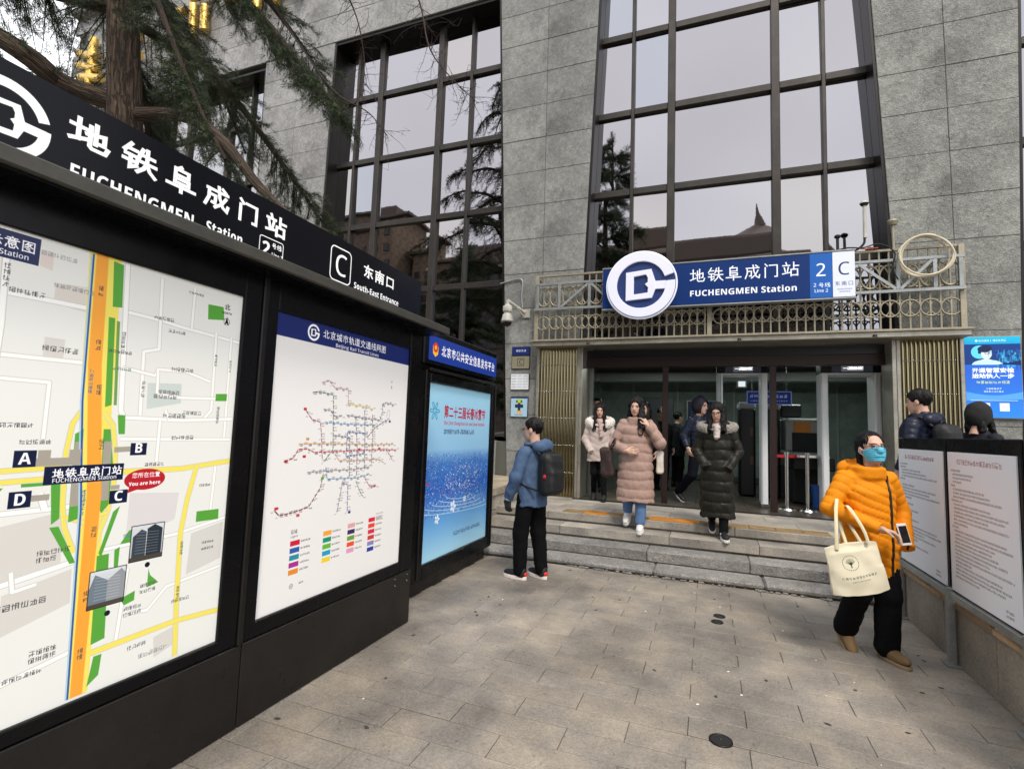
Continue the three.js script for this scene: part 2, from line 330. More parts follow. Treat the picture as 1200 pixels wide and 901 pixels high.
// the railway emblem: an open ring that runs into a letter with a notched counter (unit radius, y up)
const EMBLEM = {
  letter: [[-0.44, 0.38], [0.3, 0.45], [0.42, 0.08], [0.42, -0.16], [0.32, -0.42], [-0.44, -0.47]],
  hole: [[-0.22, 0.26], [0.15, 0.31], [0.21, 0.2], [0.21, 0.06], [0.13, 0.0], [0.22, -0.1], [0.21, -0.27], [-0.22, -0.31]],
  from: 4.6, to: 18, inner: 0.73,
};
function emblem(c, x, y, r, color) {
  c.save(); c.translate(x, y); c.scale(r, -r); c.fillStyle = color;
  const a0 = (EMBLEM.from * Math.PI) / 180, a1 = (EMBLEM.to * Math.PI) / 180;
  c.beginPath(); c.arc(0, 0, 0.98, a1, a0 + 2 * Math.PI); c.arc(0, 0, EMBLEM.inner, a0 + 2 * Math.PI, a1, true); c.closePath(); c.fill();
  c.beginPath(); EMBLEM.letter.forEach((p, i) => (i ? c.lineTo(...p) : c.moveTo(...p))); c.closePath(); EMBLEM.hole.forEach((p, i) => (i ? c.lineTo(...p) : c.moveTo(...p))); c.closePath(); c.fill('evenodd');
  c.beginPath(); c.moveTo(0.4, 0.08); c.lineTo(0.9, 0.08); c.lineTo(0.8, -0.16); c.lineTo(0.4, -0.16); c.closePath(); c.fill();
  c.restore();
}

// ---------------------------------------------------------------- ground, pavement, steps, low walls
const variants = (base, list) => list.map((k) => { const m = base.clone(); m.color.multiplyScalar(k); return m; });
const pick = (a) => a[Math.floor(rnd() * a.length)];
const paveMat = std(0xdfd7cd, 0.9, 0, { map: T.pave, bumpMap: T.paveBump, bumpScale: 0.0022, roughnessMap: T.paveRough });
const PAVE = variants(paveMat, [0.95, 1.0, 0.98, 1.02, 0.93]);
const stoneMat = std(0xefeae2, 0.85, 0, { map: T.pave, bumpMap: T.paveBump, bumpScale: 0.002 });
const STONE = variants(stoneMat, [0.95, 1.0, 1.0, 0.97]);
const roughStone = variants(std(0xe0dcd6, 0.92, 0, { map: T.granite, bumpMap: T.rough, bumpScale: 0.012 }), [0.95, 1.0, 0.97]);
{
  const g = metric(new THREE.PlaneGeometry(600, 600).rotateX(-Math.PI / 2));
  const o = part('ground', g, std(0xcfc8bc, 0.95, 0, { map: T.pave }), null); o.position.y = -0.012; tag(o, 'grey stone ground around the station forecourt', 'ground', null, 'structure');
}
const pavement = structure('pavement', 'grey brown oblong stone pavers of the forecourt', 'pavement');
{
  const PW = 0.61, PD = 0.2045, geos = [];
  for (let k = 0; k < 4; k++) geos.push((w, at) => bx(w, 0.05, PD - 0.0055, 0, 0, 0, 0.002, at));
  for (let r = 0; r < 30; r++) {
    const z = -6.137 + PD * (r + 0.5), off = r % 2 ? 0.205 : 0.511;
    for (let x = off - PW * 5; x < 1.78; x += PW) {
      const a = Math.max(x, -2.95), b = Math.min(x + PW, 1.78);
      if (b - a < 0.06) continue;
      const m = part('paver', geos[r % 4](b - a - 0.004, [(a + b) / 2 + rr(-0.02, 0.02), -z + rr(-0.02, 0.02)]), pick(PAVE), pavement);
      m.position.set((a + b) / 2, -0.026 + rr(-0.0012, 0.0012), z); m.rotation.set(rr(-1, 1) * 0.002, 0, rr(-1, 1) * 0.0015);
    }
  }
}
{ // trodden gum and specks of dirt on the paving
  const spot = (n, r0, r1, h) => { const g = []; for (let i = 0; i < n; i++) { const r = rr(r0, r1), s = new THREE.CylinderGeometry(r * 0.8, r, h, 9); const p = s.attributes.position; for (let k = 0; k < p.count; k++) { const a = Math.atan2(p.getZ(k), p.getX(k)), q = 1 + 0.3 * Math.sin(a * 2 + i) + 0.15 * Math.sin(a * 5 + i * 3); p.setX(k, p.getX(k) * q); p.setZ(k, p.getZ(k) * q); } g.push(s.translate(rr(-2.2, 1.6), 0.0015 + h / 2, rr(-6.0, -1.4))); } return g; };
  tag(part('gum_spots', spot(34, 0.006, 0.016, 0.0015), std(0x3a3733, 0.8), pavement), 'dark trodden gum spots', null, null, 'stuff');
  tag(part('paper_specks', spot(26, 0.003, 0.009, 0.002), std(0xe6e2da, 0.9), pavement), 'pale specks of paper and grit', null, null, 'stuff');
}
const LAND = 0.46;
const steps = structure('entrance_steps', 'four worn grey stone steps below the entrance', 'steps');
{
  const S = [[-6.15, 0.0, 0.07], [-6.5, 0.07, 0.2], [-6.83, 0.2, 0.335], [-7.15, 0.335, LAND]];
  const stepCore = stoneMat;
  S.forEach(([z, y0, y1], k) => {
    part('step_core', bx(5.0, y1 - 0.03, 0.5, -0.85, (y1 - 0.03) / 2, z - 0.29), stepCore, steps);
    let x = -3.3;
    while (x < 1.69) {
      const w = Math.min(rr(0.85, 1.45), 1.7 - x), last = 1.7 - x - w < 0.4, ww = last ? 1.7 - x : w, gap = k >= 2 ? 0.024 : 0.0, back = k === 3 ? 0.42 : 0.36;
      const g = [bx(ww - 0.005, y1 - y0 - gap, back, x + ww / 2, (y0 + gap + y1) / 2, z - back / 2 + rr(-0.004, 0.004), k < 2 ? 0.012 : 0.006)];
      if (k === 0) g[0] = bx(ww - 0.005, 0.068, back + 0.02, x + ww / 2, 0.036, z - back / 2, 0.022);
      part('step_slab', g, pick(k < 2 ? roughStone : STONE), steps);
      x += ww;
    }
  });
  // chips of broken stone lying along the foot of the lowest step
  const chips = [];
  for (let i = 0; i < 120; i++) { const s = rr(0.006, 0.03); chips.push(bx(s * rr(1, 2), s * 0.5, s, rr(-1.6, 1.6), 0.004 + s * 0.2, -6.135 + Math.abs(rr(-0.02, 0.04)), s * 0.1)); }
  tag(part('stone_chips', chips, roughStone[1], steps), 'small chips of broken stone at the foot of the steps', null, null, 'stuff');
}
const landing = structure('landing', 'grey stone landing in front of the doors', 'landing');
{
  part('landing_base', bx(9.4, 0.4, 9.6, 1.2, LAND - 0.036 - 0.2, -12.2), std(0x4a453e, 0.95), landing);
  let z = -7.575;
  for (let r = 0; r < 3; r++) {
    const d = 0.4; let x = -2.9 + (r % 2 ? -0.35 : 0);
    while (x < 3.9) { const a = Math.max(x, -2.88), b = Math.min(x + 0.8, 3.95); part('landing_slab', bx(b - a - 0.004, 0.04, d - 0.004, (a + b) / 2, LAND - 0.0205 + rr(-0.001, 0.001), z - d / 2, 0.003), pick(STONE), landing); x += 0.8; }
    z -= d;
  }
  const tileMat = std(0x7d766c, 0.35, 0, { map: T.pave });
  for (let r = 0; r < 9; r++) { const d = 0.6; for (let x = -2.6; x < 3.4; x += 0.8) part('floor_tile', bx(0.796, 0.03, d - 0.004, x + 0.4, LAND - 0.02, -8.795 - d * (r + 0.5), 0.002), tileMat, landing); }
  // tactile strip: worn orange guide tiles with raised bars
  const bold = variants(std(0xf0a02c, 0.75, 0, { map: T.grime, bumpMap: T.rough, bumpScale: 0.002 }), [1, 0.9]), worn = variants(std(0xf0cf98, 0.8, 0, { map: T.pave }), [1, 0.94]);
  for (let i = 0; i < 11; i++) {
    const x = -1.78 + i * 0.302, strong = i === 1 || i === 4 || i === 5, g = [bx(0.296, 0.006, 0.28, x, LAND + 0.004, -7.32, 0.002)];
    for (let k = 0; k < 4; k++) g.push(bx(0.28, 0.006, 0.024, x, LAND + 0.0095, -7.32 - 0.1 + k * 0.067, 0.0025));
    const t = part('guide_tile', g, pick(strong ? bold : worn), landing);
    if (strong) tag(t, 'bright orange guide tile');
  }
  for (const [zz, w] of [[-8.62, 0.03], [-8.7, 0.02]]) part('door_track', bx(4.7, 0.008, w, 0.2, LAND + 0.005, zz, 0.002), M.frameDark, landing);
  part('drain_plate', bx(0.09, 0.004, 0.05, 0.9, LAND + 0.002, -8.5, 0.001), M.chrome, landing);
}
{ // cheek wall left of the steps
  const t = thing('cheek_wall', 'low stone cheek wall with cream coping left of the steps', 'wall', [0, 0, 0]);
  for (let k = 0; k < 3; k++) part('coping_stone', bx(0.95, 0.12, 0.77, -3.37, 0.68, -6.95 - k * 0.775, 0.01), std(0xfff2d8, 0.8, 0, { map: T.pave, bumpMap: T.paveBump, bumpScale: 0.002 }), t);
  for (let r = 0; r < 3; r++) for (let k = 0; k < 5; k++) { const a = -6.6 - k * 0.5 + (r % 2 ? 0.22 : 0), z0 = Math.min(a, -6.6), z1 = Math.max(a - 0.5, -8.85); if (z0 - z1 > 0.08) part('wall_stone', bx(0.88, 0.198, z0 - z1 - 0.006, -3.36, 0.1 + r * 0.206, (z0 + z1) / 2, 0.008), pick(STONE), t); }
}
{ // low wall on the right that carries the notice boards, and the terrace behind it
  const t = thing('low_wall', 'low brown rendered wall with tan coping below the notice boards', 'wall', [1.7, 0, 0]);
  const render = variants(std(0xd2cbc0, 0.85, 0, { map: T.concrete, bumpMap: T.rough, bumpScale: 0.003 }), [0.9, 1.0, 0.96, 0.93]), tan = std(0xf0d0aa, 0.7, 0, { map: T.concrete });
  for (let z = 1.2, k = 0; z > -6.1; z -= 0.78, k++) {
    const e = Math.max(z - 0.78, -6.12);
    part('wall_panel', bx(0.3, 0.405, z - e - 0.006, 0.16, 0.2, (z + e) / 2, 0.006), render[k % 4], t);
    part('coping_slab', bx(0.36, 0.04, z - e - 0.004, 0.17, 0.427, (z + e) / 2, 0.005), tan, t);
  }
  part('wall_core', bx(0.26, 0.39, 7.2, 0.17, 0.195, -2.46), M.joint, t);
  const y = part('terrace', metric(bx(8, 0.42, 10.9, 6.06, 0.21, -3.4)), stoneMat, null); tag(y, 'raised stone terrace behind the low wall', 'terrace', null, 'structure');
}

// ---------------------------------------------------------------- the station building
const FZ = -8.9, GZ = -9.3, ROOF = 13.6;
const graniteMat = std(0xdde0dc, 0.82, 0, { map: T.granite, bumpMap: T.graniteBump, bumpScale: 0.0015 });
const GRAN = variants(graniteMat, [0.93, 1.02, 1.05, 0.97, 0.87]);
const graniteRough = variants(std(0xe8ebe5, 0.88, 0, { map: T.granite, bumpMap: T.rough, bumpScale: 0.012 }), [0.96, 1, 1.03]);
const graniteLight = variants(std(0xffffff, 0.8, 0, { map: T.granite, bumpMap: T.graniteBump, bumpScale: 0.001 }), [1.0, 0.94, 1.05]);
const PANE = [0x9b999c, 0xa19d9b, 0x989a9f, 0x999698, 0xa09ea0].map((color) => new THREE.MeshPhysicalMaterial({ color, metalness: 1, roughness: 0.014, bumpMap: T.warp, bumpScale: 0.0025 }));
const building = thing('station_building', 'grey granite station building with tall tapered grid windows', 'building');
// openings [x left at y=4.6, x right at y=4.6, lean of each jamb per metre of height]
const OPEN = [
  { l: -2.1, r: 2.55, kl: 0.034, kr: -0.046, y0: 3.12, y1: 10.4, bars: [[-0.63, 0.13], [1.06, 0.13], [-1.32, 0.06], [1.77, 0.06]] },
  { l: -8.2, r: -3.66, kl: 0.012, kr: -0.05, y0: 1.42, y1: 10.4, bars: [[-7.0, 0.13], [-5.46, 0.13], [-7.64, 0.06], [-4.7, 0.06]] },
  { l: -14.7, r: -10.16, kl: 0.03, kr: -0.012, y0: 1.42, y1: 10.3, bars: [[-13.2, 0.13], [-11.7, 0.13], [-13.9, 0.06], [-10.95, 0.06]] },
  { l: 4.04, r: 8.6, kl: 0.03, kr: -0.04, y0: 1.42, y1: 10.4, bars: [[5.4, 0.13], [7.1, 0.13], [4.75, 0.06], [7.9, 0.06]] },
];
const jl = (o, y) => o.l + o.kl * (y - 4.6), jr = (o, y) => o.r + o.kr * (y - 4.6);
{
  // solid wall core behind the cladding
  const core = group('wall', building, [0, 0, 0]);
  const cg = [];
  const col = (xl, xr, y0, y1) => { const n = Math.max(1, Math.round((y1 - y0) / 1.5)); for (let i = 0; i < n; i++) { const a = y0 + ((y1 - y0) * i) / n, b = y0 + ((y1 - y0) * (i + 1)) / n; cg.push(slab([[xl(a), a], [xr(a), a], [xr(b), b], [xl(b), b]], 0.62, 0.001, 0).translate(0, 0, FZ - 0.03)); } };
  const K = (v) => () => v, e = 0.02;
  col((y) => jr(OPEN[1], y) + e, (y) => jl(OPEN[0], y) - e, 0, 10.4);
  col((y) => jr(OPEN[2], y) + e, (y) => jl(OPEN[1], y) - e, 0, 10.4);
  col((y) => jr(OPEN[0], y) + e, (y) => jl(OPEN[3], y) - e, 0, 10.4);
  col(K(-18), (y) => jl(OPEN[2], y) - e, 0, 10.4);
  col((y) => jr(OPEN[3], y) + e, K(11), 0, 10.4);
  cg.push(bx(29, ROOF - 10.4 - e, 0.6, -3.5, (ROOF + 10.4 + e) / 2, FZ - 0.33));
  for (const o of OPEN.slice(1)) cg.push(bx(o.r - o.l + 0.5, 1.36, 0.6, (o.l + o.r) / 2, 0.68, FZ - 0.33));
  const wc = part('wall_core', cg, M.joint, building);
  building.remove(core);
  wc.name = 'wall_core';
  // cladding slabs
  const clad = group('cladding', building);
  const put = (pts, mats) => { const m = part('granite_slab', slab(pts, 0.05, 0.005, 0.003, [rr(-0.03, 0.03), rr(-0.03, 0.03)]), pick(mats), clad); m.position.z = FZ + rr(-0.003, 0.003); };
  const rows = []; for (let y = -0.13; y < 10.4; y += 0.665) rows.push([Math.max(0, y), Math.min(10.4, y + 0.665)]);
  const pilaster = (xl, xr, cols, mats, from = 0) => rows.forEach(([a, b], r) => {
    if (b <= from) return; a = Math.max(a, from);
    for (let c = 0; c < cols; c++) { const f0 = c / cols, f1 = (c + 1) / cols, X = (f, y) => lerp(xl(y), xr(y), f); put([[X(f0, a), a], [X(f1, a), a], [X(f1, b), b], [X(f0, b), b]], mats); }
  });
  pilaster((y) => jr(OPEN[1], y), (y) => jl(OPEN[0], y), 2, GRAN);
  pilaster((y) => jr(OPEN[2], y), (y) => jl(OPEN[1], y), 2, graniteLight);
  pilaster((y) => jr(OPEN[0], y), (y) => jl(OPEN[3], y), 2, graniteRough);
  pilaster(K(-18), (y) => jl(OPEN[2], y), 3, graniteLight);
  pilaster((y) => jr(OPEN[3], y), K(11), 3, graniteRough);
  for (let y = 10.42, r = 0; y < ROOF; y += 0.68, r++) for (let x = -18.2; x < 10.9; x += 1.3) { const s = r % 2 ? 0.65 : 0; put([[x + s, y], [x + s + 1.3, y], [x + s + 1.3, Math.min(y + 0.68, ROOF)], [x + s, Math.min(y + 0.68, ROOF)]], x < -3.2 ? graniteLight : GRAN); }
  for (const o of OPEN.slice(1)) for (let x = o.l; x < o.r - 0.1; x += 0.9) for (let k = 0; k < 2; k++) put([[x, k * 0.7], [Math.min(x + 0.9, o.r), k * 0.7], [Math.min(x + 0.9, o.r), k * 0.7 + 0.68], [x, k * 0.7 + 0.68]], GRAN);
  part('roof_coping', bx(29.2, 0.25, 1.2, -3.5, ROOF + 0.12, FZ - 0.4, 0.03), graniteMat, building);
  part('building_shell', [bx(29, 0.2, 14, -3.5, ROOF - 0.15, FZ - 7.8), bx(0.3, ROOF, 14, 10.8, ROOF / 2, FZ - 7.8), bx(0.3, ROOF, 14, -17.8, ROOF / 2, FZ - 7.8), bx(29, ROOF, 0.3, -3.5, ROOF / 2, FZ - 14.9)], M.joint, building);
  // jamb linings: thin bronze trims inside each opening
  OPEN.forEach((o) => {
    const w = group('window', building);
    const g = [];
    for (const [f, s] of [[jl, 1], [jr, -1]]) g.push(slab([[f(o, o.y0), o.y0], [f(o, o.y0) + s * 0.045, o.y0], [f(o, o.y1) + s * 0.045, o.y1], [f(o, o.y1), o.y1]], 0.37, 0.004, 0.001).translate(0, 0, FZ - 0.02));
    g.push(bx(jr(o, o.y1) - jl(o, o.y1) - 0.09, 0.05, 0.36, (jr(o, o.y1) + jl(o, o.y1)) / 2, o.y1 - 0.027, FZ - 0.22));
    part('window_surround', g, M.frameDark, w);
    const ys = [4.48, 6.02, 7.56, 9.1].filter((y) => y > o.y0 && y < o.y1 - 0.2), cut = [o.y0, ...(o.y0 < 2 ? [2.95] : []), ...ys, o.y1], xs = o.bars.map((b) => b[0]).sort((a, b) => a - b);
    for (const [x, wd] of o.bars) part('mullion', bx(wd, o.y1 - o.y0 - 0.1, 0.1, x, (o.y0 + o.y1) / 2, GZ + 0.052, 0.008), M.bronze, w);
    const edges = (y) => [jl(o, y) + 0.04, ...xs, jr(o, y) - 0.04];
    const wide = (x) => (o.bars.find((b) => b[0] === x)?.[1] ?? 0.02) / 2;
    for (const y of cut.slice(1, -1)) { const E = edges(y); for (let i = 0; i < E.length - 1; i++) { const a = E[i] + (i ? wide(E[i]) : 0), b = E[i + 1] - (i < E.length - 2 ? wide(E[i + 1]) : 0); part('transom', bx(b - a - 0.002, 0.12, 0.085, (a + b) / 2, y, GZ + 0.045, 0.006), M.bronze, w); } }
    for (let r = 0; r < cut.length - 1; r++) {
      const a = cut[r] + (r ? 0.055 : 0.02), b = cut[r + 1] - (r < cut.length - 2 ? 0.055 : 0.03);
      for (let i = 0; i <= xs.length; i++) {
        const X = (y, k) => { const E = edges(y); return E[k]; };
        const pts = [[X(a, i), a], [X(a, i + 1), a], [X(b, i + 1), b], [X(b, i), b]];
        const p = part('pane', slab(pts.map(([x, y]) => [x - (X(a, i) + X(a, i + 1)) / 2, y - (a + b) / 2]), 0.008, 0.002, 0.004), pick(PANE), w);
        p.position.set((X(a, i) + X(a, i + 1)) / 2, (a + b) / 2, GZ + 0.02);
        p.rotation.set(rr(-1, 1) * 0.011 + (o === OPEN[0] && i >= 3 ? -0.025 : 0), rr(-1, 1) * 0.011, 0);
      }
    }
  });
  // gilt lettering high on the frieze, mostly behind the tree: thick rounded strokes
  const gilt = std(0xe2be66, 0.35, 0.85);
  const strokes = [ // [x0, y0, x1, y1] of the strokes that show between the branches, one list per character
    [[-13.5, 11.9, -13.15, 11.65], [-13.45, 12.5, -13.1, 12.4], [-12.78, 12.5, -12.72, 11.6], [-12.35, 12.35, -12.3, 11.65], [-12.9, 12.75, -12.1, 12.72]],
    [[-11.5, 12.1, -11.05, 12.85], [-11.05, 12.85, -10.75, 12.15], [-11.35, 12.3, -10.9, 12.3], [-10.55, 13.0, -10.5, 11.75]],
    [[-9.95, 12.9, -9.9, 11.75], [-9.6, 12.9, -9.2, 11.85], [-9.9, 12.3, -9.3, 12.35]],
    [[-17.6, 12.3, -16.7, 12.0], [-17.5, 11.9, -16.6, 11.6], [-17.35, 11.5, -16.4, 11.25], [-16.9, 12.6, -16.95, 11.2]],
    [[-15.6, 12.6, -14.9, 12.2], [-15.3, 12.9, -15.3, 11.5], [-15.7, 11.8, -14.8, 11.6]],
  ];
  for (const list of strokes) {
    const g = list.map(([x0, y0, x1, y1], i) => bar(V(x0, y0, FZ + 0.16 + i * 0.003), V(x1, y1, FZ + 0.16 + i * 0.003), 0.12, 6));
    part('gilt_letter', g, gilt, building);
  }
}

// ---------------------------------------------------------------- the map cabinet and the information cabinet (local x runs along the cabinet, z out of its face)
const sheet = (w, h, x, y, z) => { const g = new THREE.PlaneGeometry(w, h); g.translate(x, y, z); return plain(g); };
const board = (w, h, d, x, y, z) => { // thin panel whose front carries the whole print
  const g = plain(new THREE.BoxGeometry(w, h, d)), uv = g.attributes.uv, n = g.attributes.normal;
  for (let i = 0; i < uv.count; i++) if (n.getZ(i) < 0.5) uv.setXY(i, 0.004, 0.004);
  return g.translate(x, y, z);
};
T.areaMap = canvasTex(1260, 1580, (c, W, H) => { // 1.40 m x 1.755 m, 900 pixels per metre; s from 0.58, y from 2.245 down to 0.49
  const K = 900, X = (s) => (s - 0.58) * K, Y = (y) => (2.245 - y) * K;
  const poly = (pts, fill, close = true) => { c.beginPath(); pts.forEach(([s, y], i) => (i ? c.lineTo(X(s), Y(y)) : c.moveTo(X(s), Y(y)))); if (close) c.closePath(); c.fillStyle = fill; c.fill(); };
  const road = (pts, w, col, edge) => { for (const [k, q] of edge ? [[w + 0.006, edge], [w, col]] : [[w, col]]) { c.beginPath(); pts.forEach(([s, y], i) => (i ? c.lineTo(X(s), Y(y)) : c.moveTo(X(s), Y(y)))); c.strokeStyle = q; c.lineWidth = k * K; c.lineJoin = 'round'; c.lineCap = 'butt'; c.stroke(); } };
  c.fillStyle = '#e3e4de'; c.fillRect(0, 0, W, H);
  const block = '#d2cfc8', green = '#56a03c', yel = '#ecdc62', ora = '#f0a23a', edge = '#c9c7bd', grey = '#a39c90';
  poly([[1.1, 2.2], [1.14, 2.2], [1.14, 2.13], [1.1, 2.14]], '#dcd0c8'); poly([[1.155, 2.09], [1.26, 2.1], [1.265, 2.0], [1.155, 2.01]], '#d6d0c6'); poly([[1.14, 1.88], [1.205, 1.88], [1.205, 1.79], [1.14, 1.79]], block);
  poly([[1.53, 1.745], [1.685, 1.755], [1.69, 1.665], [1.535, 1.63]], '#c6d0ca'); poly([[1.07, 1.195], [1.256, 1.225], [1.27, 1.03], [1.085, 0.985]], block); poly([[1.1, 0.955], [1.31, 1.0], [1.315, 0.87], [1.105, 0.81]], block); poly([[0.9, 0.95], [1.07, 0.98], [1.08, 0.8], [0.92, 0.78]], block);
  poly([[1.5, 1.27], [1.72, 1.25], [1.71, 1.13], [1.5, 1.06]], '#d6d2d0'); poly([[1.8, 1.05], [1.97, 1.08], [1.97, 0.9], [1.79, 0.86]], '#d0cec8'); poly([[0.62, 1.95], [0.95, 1.95], [0.95, 1.82], [0.62, 1.82]], block); poly([[0.6, 1.3], [0.9, 1.3], [0.9, 1.1], [0.6, 1.1]], block); poly([[1.66, 0.62], [1.76, 0.64], [1.77, 0.56], [1.67, 0.53]], block);
  const wr = '#f4f4f0';
  for (const [p, w] of [[[[0.58, 2.0], [0.99, 2.016], [1.28, 2.018]], 0.016], [[[1.4, 2.037], [1.56, 2.031], [1.66, 2.02], [1.98, 2.0]], 0.014], [[[0.58, 1.79], [1.28, 1.8]], 0.014], [[[0.58, 1.72], [1.17, 1.712], [1.17, 1.5]], 0.012], [[[1.0, 2.24], [1.01, 1.9], [1.0, 1.5], [1.02, 1.2]], 0.018], [[[1.4, 2.24], [1.43, 1.62], [1.45, 1.58]], 0.018], [[[1.55, 2.22], [1.565, 1.9], [1.5, 1.88], [1.51, 1.6]], 0.013], [[[1.71, 2.22], [1.71, 2.02]], 0.012], [[[1.842, 2.03], [1.85, 1.64], [1.8, 1.58]], 0.013], [[[1.93, 2.02], [1.935, 1.5]], 0.012], [[[1.42, 1.8], [1.56, 1.78], [1.57, 1.81], [1.7, 1.815], [1.83, 1.78]], 0.012], [[[1.57, 1.8], [1.575, 1.7], [1.68, 1.69], [1.93, 1.7]], 0.012], [[[1.44, 1.59], [1.7, 1.585], [1.97, 1.6]], 0.014], [[[1.44, 1.5], [1.97, 1.495]], 0.012], [[[1.62, 1.63], [1.64, 1.585]], 0.01], [[[1.6, 1.585], [1.6, 1.4]], 0.012], [[[0.58, 1.28], [1.06, 1.24], [1.3, 1.24]], 0.016], [[[1.18, 1.3], [1.2, 1.24]], 0.02], [[[0.58, 0.99], [1.06, 0.985], [1.34, 1.03]], 0.018], [[[1.12, 1.03], [1.13, 0.96], [1.2, 0.97]], 0.012], [[[1.4, 1.05], [1.72, 1.06], [1.98, 1.1]], 0.013], [[[1.52, 0.95], [1.5, 0.66]], 0.013], [[[1.55, 0.76], [1.62, 0.75], [1.7, 0.83], [1.97, 0.86]], 0.012], [[[0.58, 0.66], [1.1, 0.64], [1.33, 0.68]], 0.016], [[[1.9, 1.38], [1.89, 1.1]], 0.012]]) road(p, w, wr, edge);
  road([[0.58, 1.395], [1.05, 1.389], [1.26, 1.395]], 0.017, yel, edge); road([[0.58, 1.34], [1.05, 1.349], [1.26, 1.355]], 0.017, yel, edge); road([[1.4, 1.362], [1.72, 1.36], [1.98, 1.385]], 0.022, yel, edge);
  road([[1.8, 1.375], [1.765, 1.22], [1.745, 1.06], [1.755, 0.75], [1.77, 0.5]], 0.022, yel, edge); road([[1.39, 0.648], [1.542, 0.653], [1.76, 0.66], [1.98, 0.642]], 0.022, yel, edge);
  poly([[1.255, 2.245], [1.375, 2.245], [1.39, 1.8], [1.405, 1.3], [1.41, 0.5], [1.335, 0.5], [1.315, 1.2], [1.27, 1.8]], yel);
  poly([[1.345, 2.235], [1.385, 2.23], [1.395, 2.05], [1.358, 2.045]], green); poly([[1.348, 2.0], [1.372, 2.0], [1.392, 1.64], [1.368, 1.63]], green); poly([[1.38, 1.99], [1.392, 1.99], [1.412, 1.64], [1.4, 1.64]], '#6d9a4c');
  road([[1.285, 1.61], [1.26, 1.56], [1.248, 1.45], [1.255, 1.25], [1.27, 1.16], [1.31, 1.06]], 0.016, yel, edge); road([[1.27, 1.2], [1.34, 1.17]], 0.014, yel, edge);
  road([[1.367, 1.61], [1.405, 1.56], [1.425, 1.45], [1.432, 1.33], [1.418, 1.2], [1.385, 1.09], [1.365, 0.99]], 0.016, yel, edge); road([[1.36, 1.19], [1.42, 1.2]], 0.014, yel, edge);
  poly([[1.272, 1.52], [1.3, 1.54], [1.312, 1.19], [1.28, 1.18]], green); poly([[1.275, 1.49], [1.302, 1.49], [1.308, 1.24], [1.279, 1.24]], grey);
  poly([[1.372, 1.54], [1.398, 1.54], [1.42, 1.4], [1.418, 1.23], [1.395, 1.2], [1.384, 1.22]], green); poly([[1.376, 1.49], [1.408, 1.49], [1.416, 1.25], [1.388, 1.25]], grey);
  poly([[1.42, 1.6], [1.45, 1.6], [1.455, 1.52], [1.43, 1.52]], green); poly([[1.21, 1.34], [1.24, 1.34], [1.25, 1.2], [1.225, 1.18]], green); poly([[1.22, 1.17], [1.25, 1.17], [1.32, 1.02], [1.3, 1.02]], green); poly([[1.44, 1.2], [1.465, 1.22], [1.41, 1.02], [1.4, 1.04]], green);
  poly([[0.9, 1.335], [1.07, 1.33], [1.06, 1.315], [0.9, 1.32]], green); poly([[1.12, 1.34], [1.21, 1.34], [1.21, 1.328], [1.12, 1.328]], green);
  poly([[1.785, 2.16], [1.87, 2.165], [1.88, 2.1], [1.79, 2.085]], green); poly([[1.868, 1.722], [1.932, 1.727], [1.932, 1.69], [1.868, 1.686]], green); poly([[1.818, 1.15], [1.938, 1.147], [1.94, 1.097], [1.818, 1.1]], green); poly([[1.395, 1.03], [1.44, 1.03], [1.455, 0.69], [1.405, 0.68]], green); poly([[1.46, 1.04], [1.48, 1.05], [1.48, 0.95], [1.465, 0.95]], green); poly([[1.5, 0.83], [1.56, 0.85], [1.56, 0.81], [1.52, 0.8]], green); poly([[1.61, 0.93], [1.62, 0.9], [1.66, 0.86], [1.61, 0.85]], green); poly([[1.42, 0.63], [1.45, 0.63], [1.445, 0.55], [1.405, 0.52]], green); poly([[1.51, 1.11], [1.54, 1.12], [1.54, 1.06], [1.48, 1.06]], green);
  poly([[1.28, 2.245], [1.325, 2.245], [1.34, 1.8], [1.388, 1.28], [1.392, 0.5], [1.35, 0.5], [1.335, 1.28], [1.29, 1.8]], ora);
  road([[1.27, 2.24], [1.285, 1.65], [1.32, 1.22], [1.342, 0.5]], 0.007, '#2b56a8'); road([[1.263, 2.24], [1.278, 1.65], [1.313, 1.22], [1.335, 0.5]], 0.005, '#a9cbe0');
  for (const [s, y] of [[1.1, 1.46], [1.2, 1.46]]) poly([[s + 0.06, y], [s + 0.1, y], [s + 0.1, y - 0.06], [s - 0.01, y - 0.06], [s - 0.01, y - 0.03], [s + 0.06, y - 0.03]], grey);
  road([[1.42, 1.455], [1.5, 1.458]], 0.022, grey); road([[1.15, 1.285], [1.21, 1.285]], 0.022, grey); road([[1.42, 1.3], [1.455, 1.3]], 0.018, grey);
  const small = (n, s, y, h = 0.02, col = '#4a4a4a', vert = 0) => { if (!vert) tinyPrint(c, n, X(s), Y(y), h * K, col); else for (let i = 0; i < n; i++) tinyPrint(c, 1, X(s), Y(y - i * h * 1.1), h * K, col); };
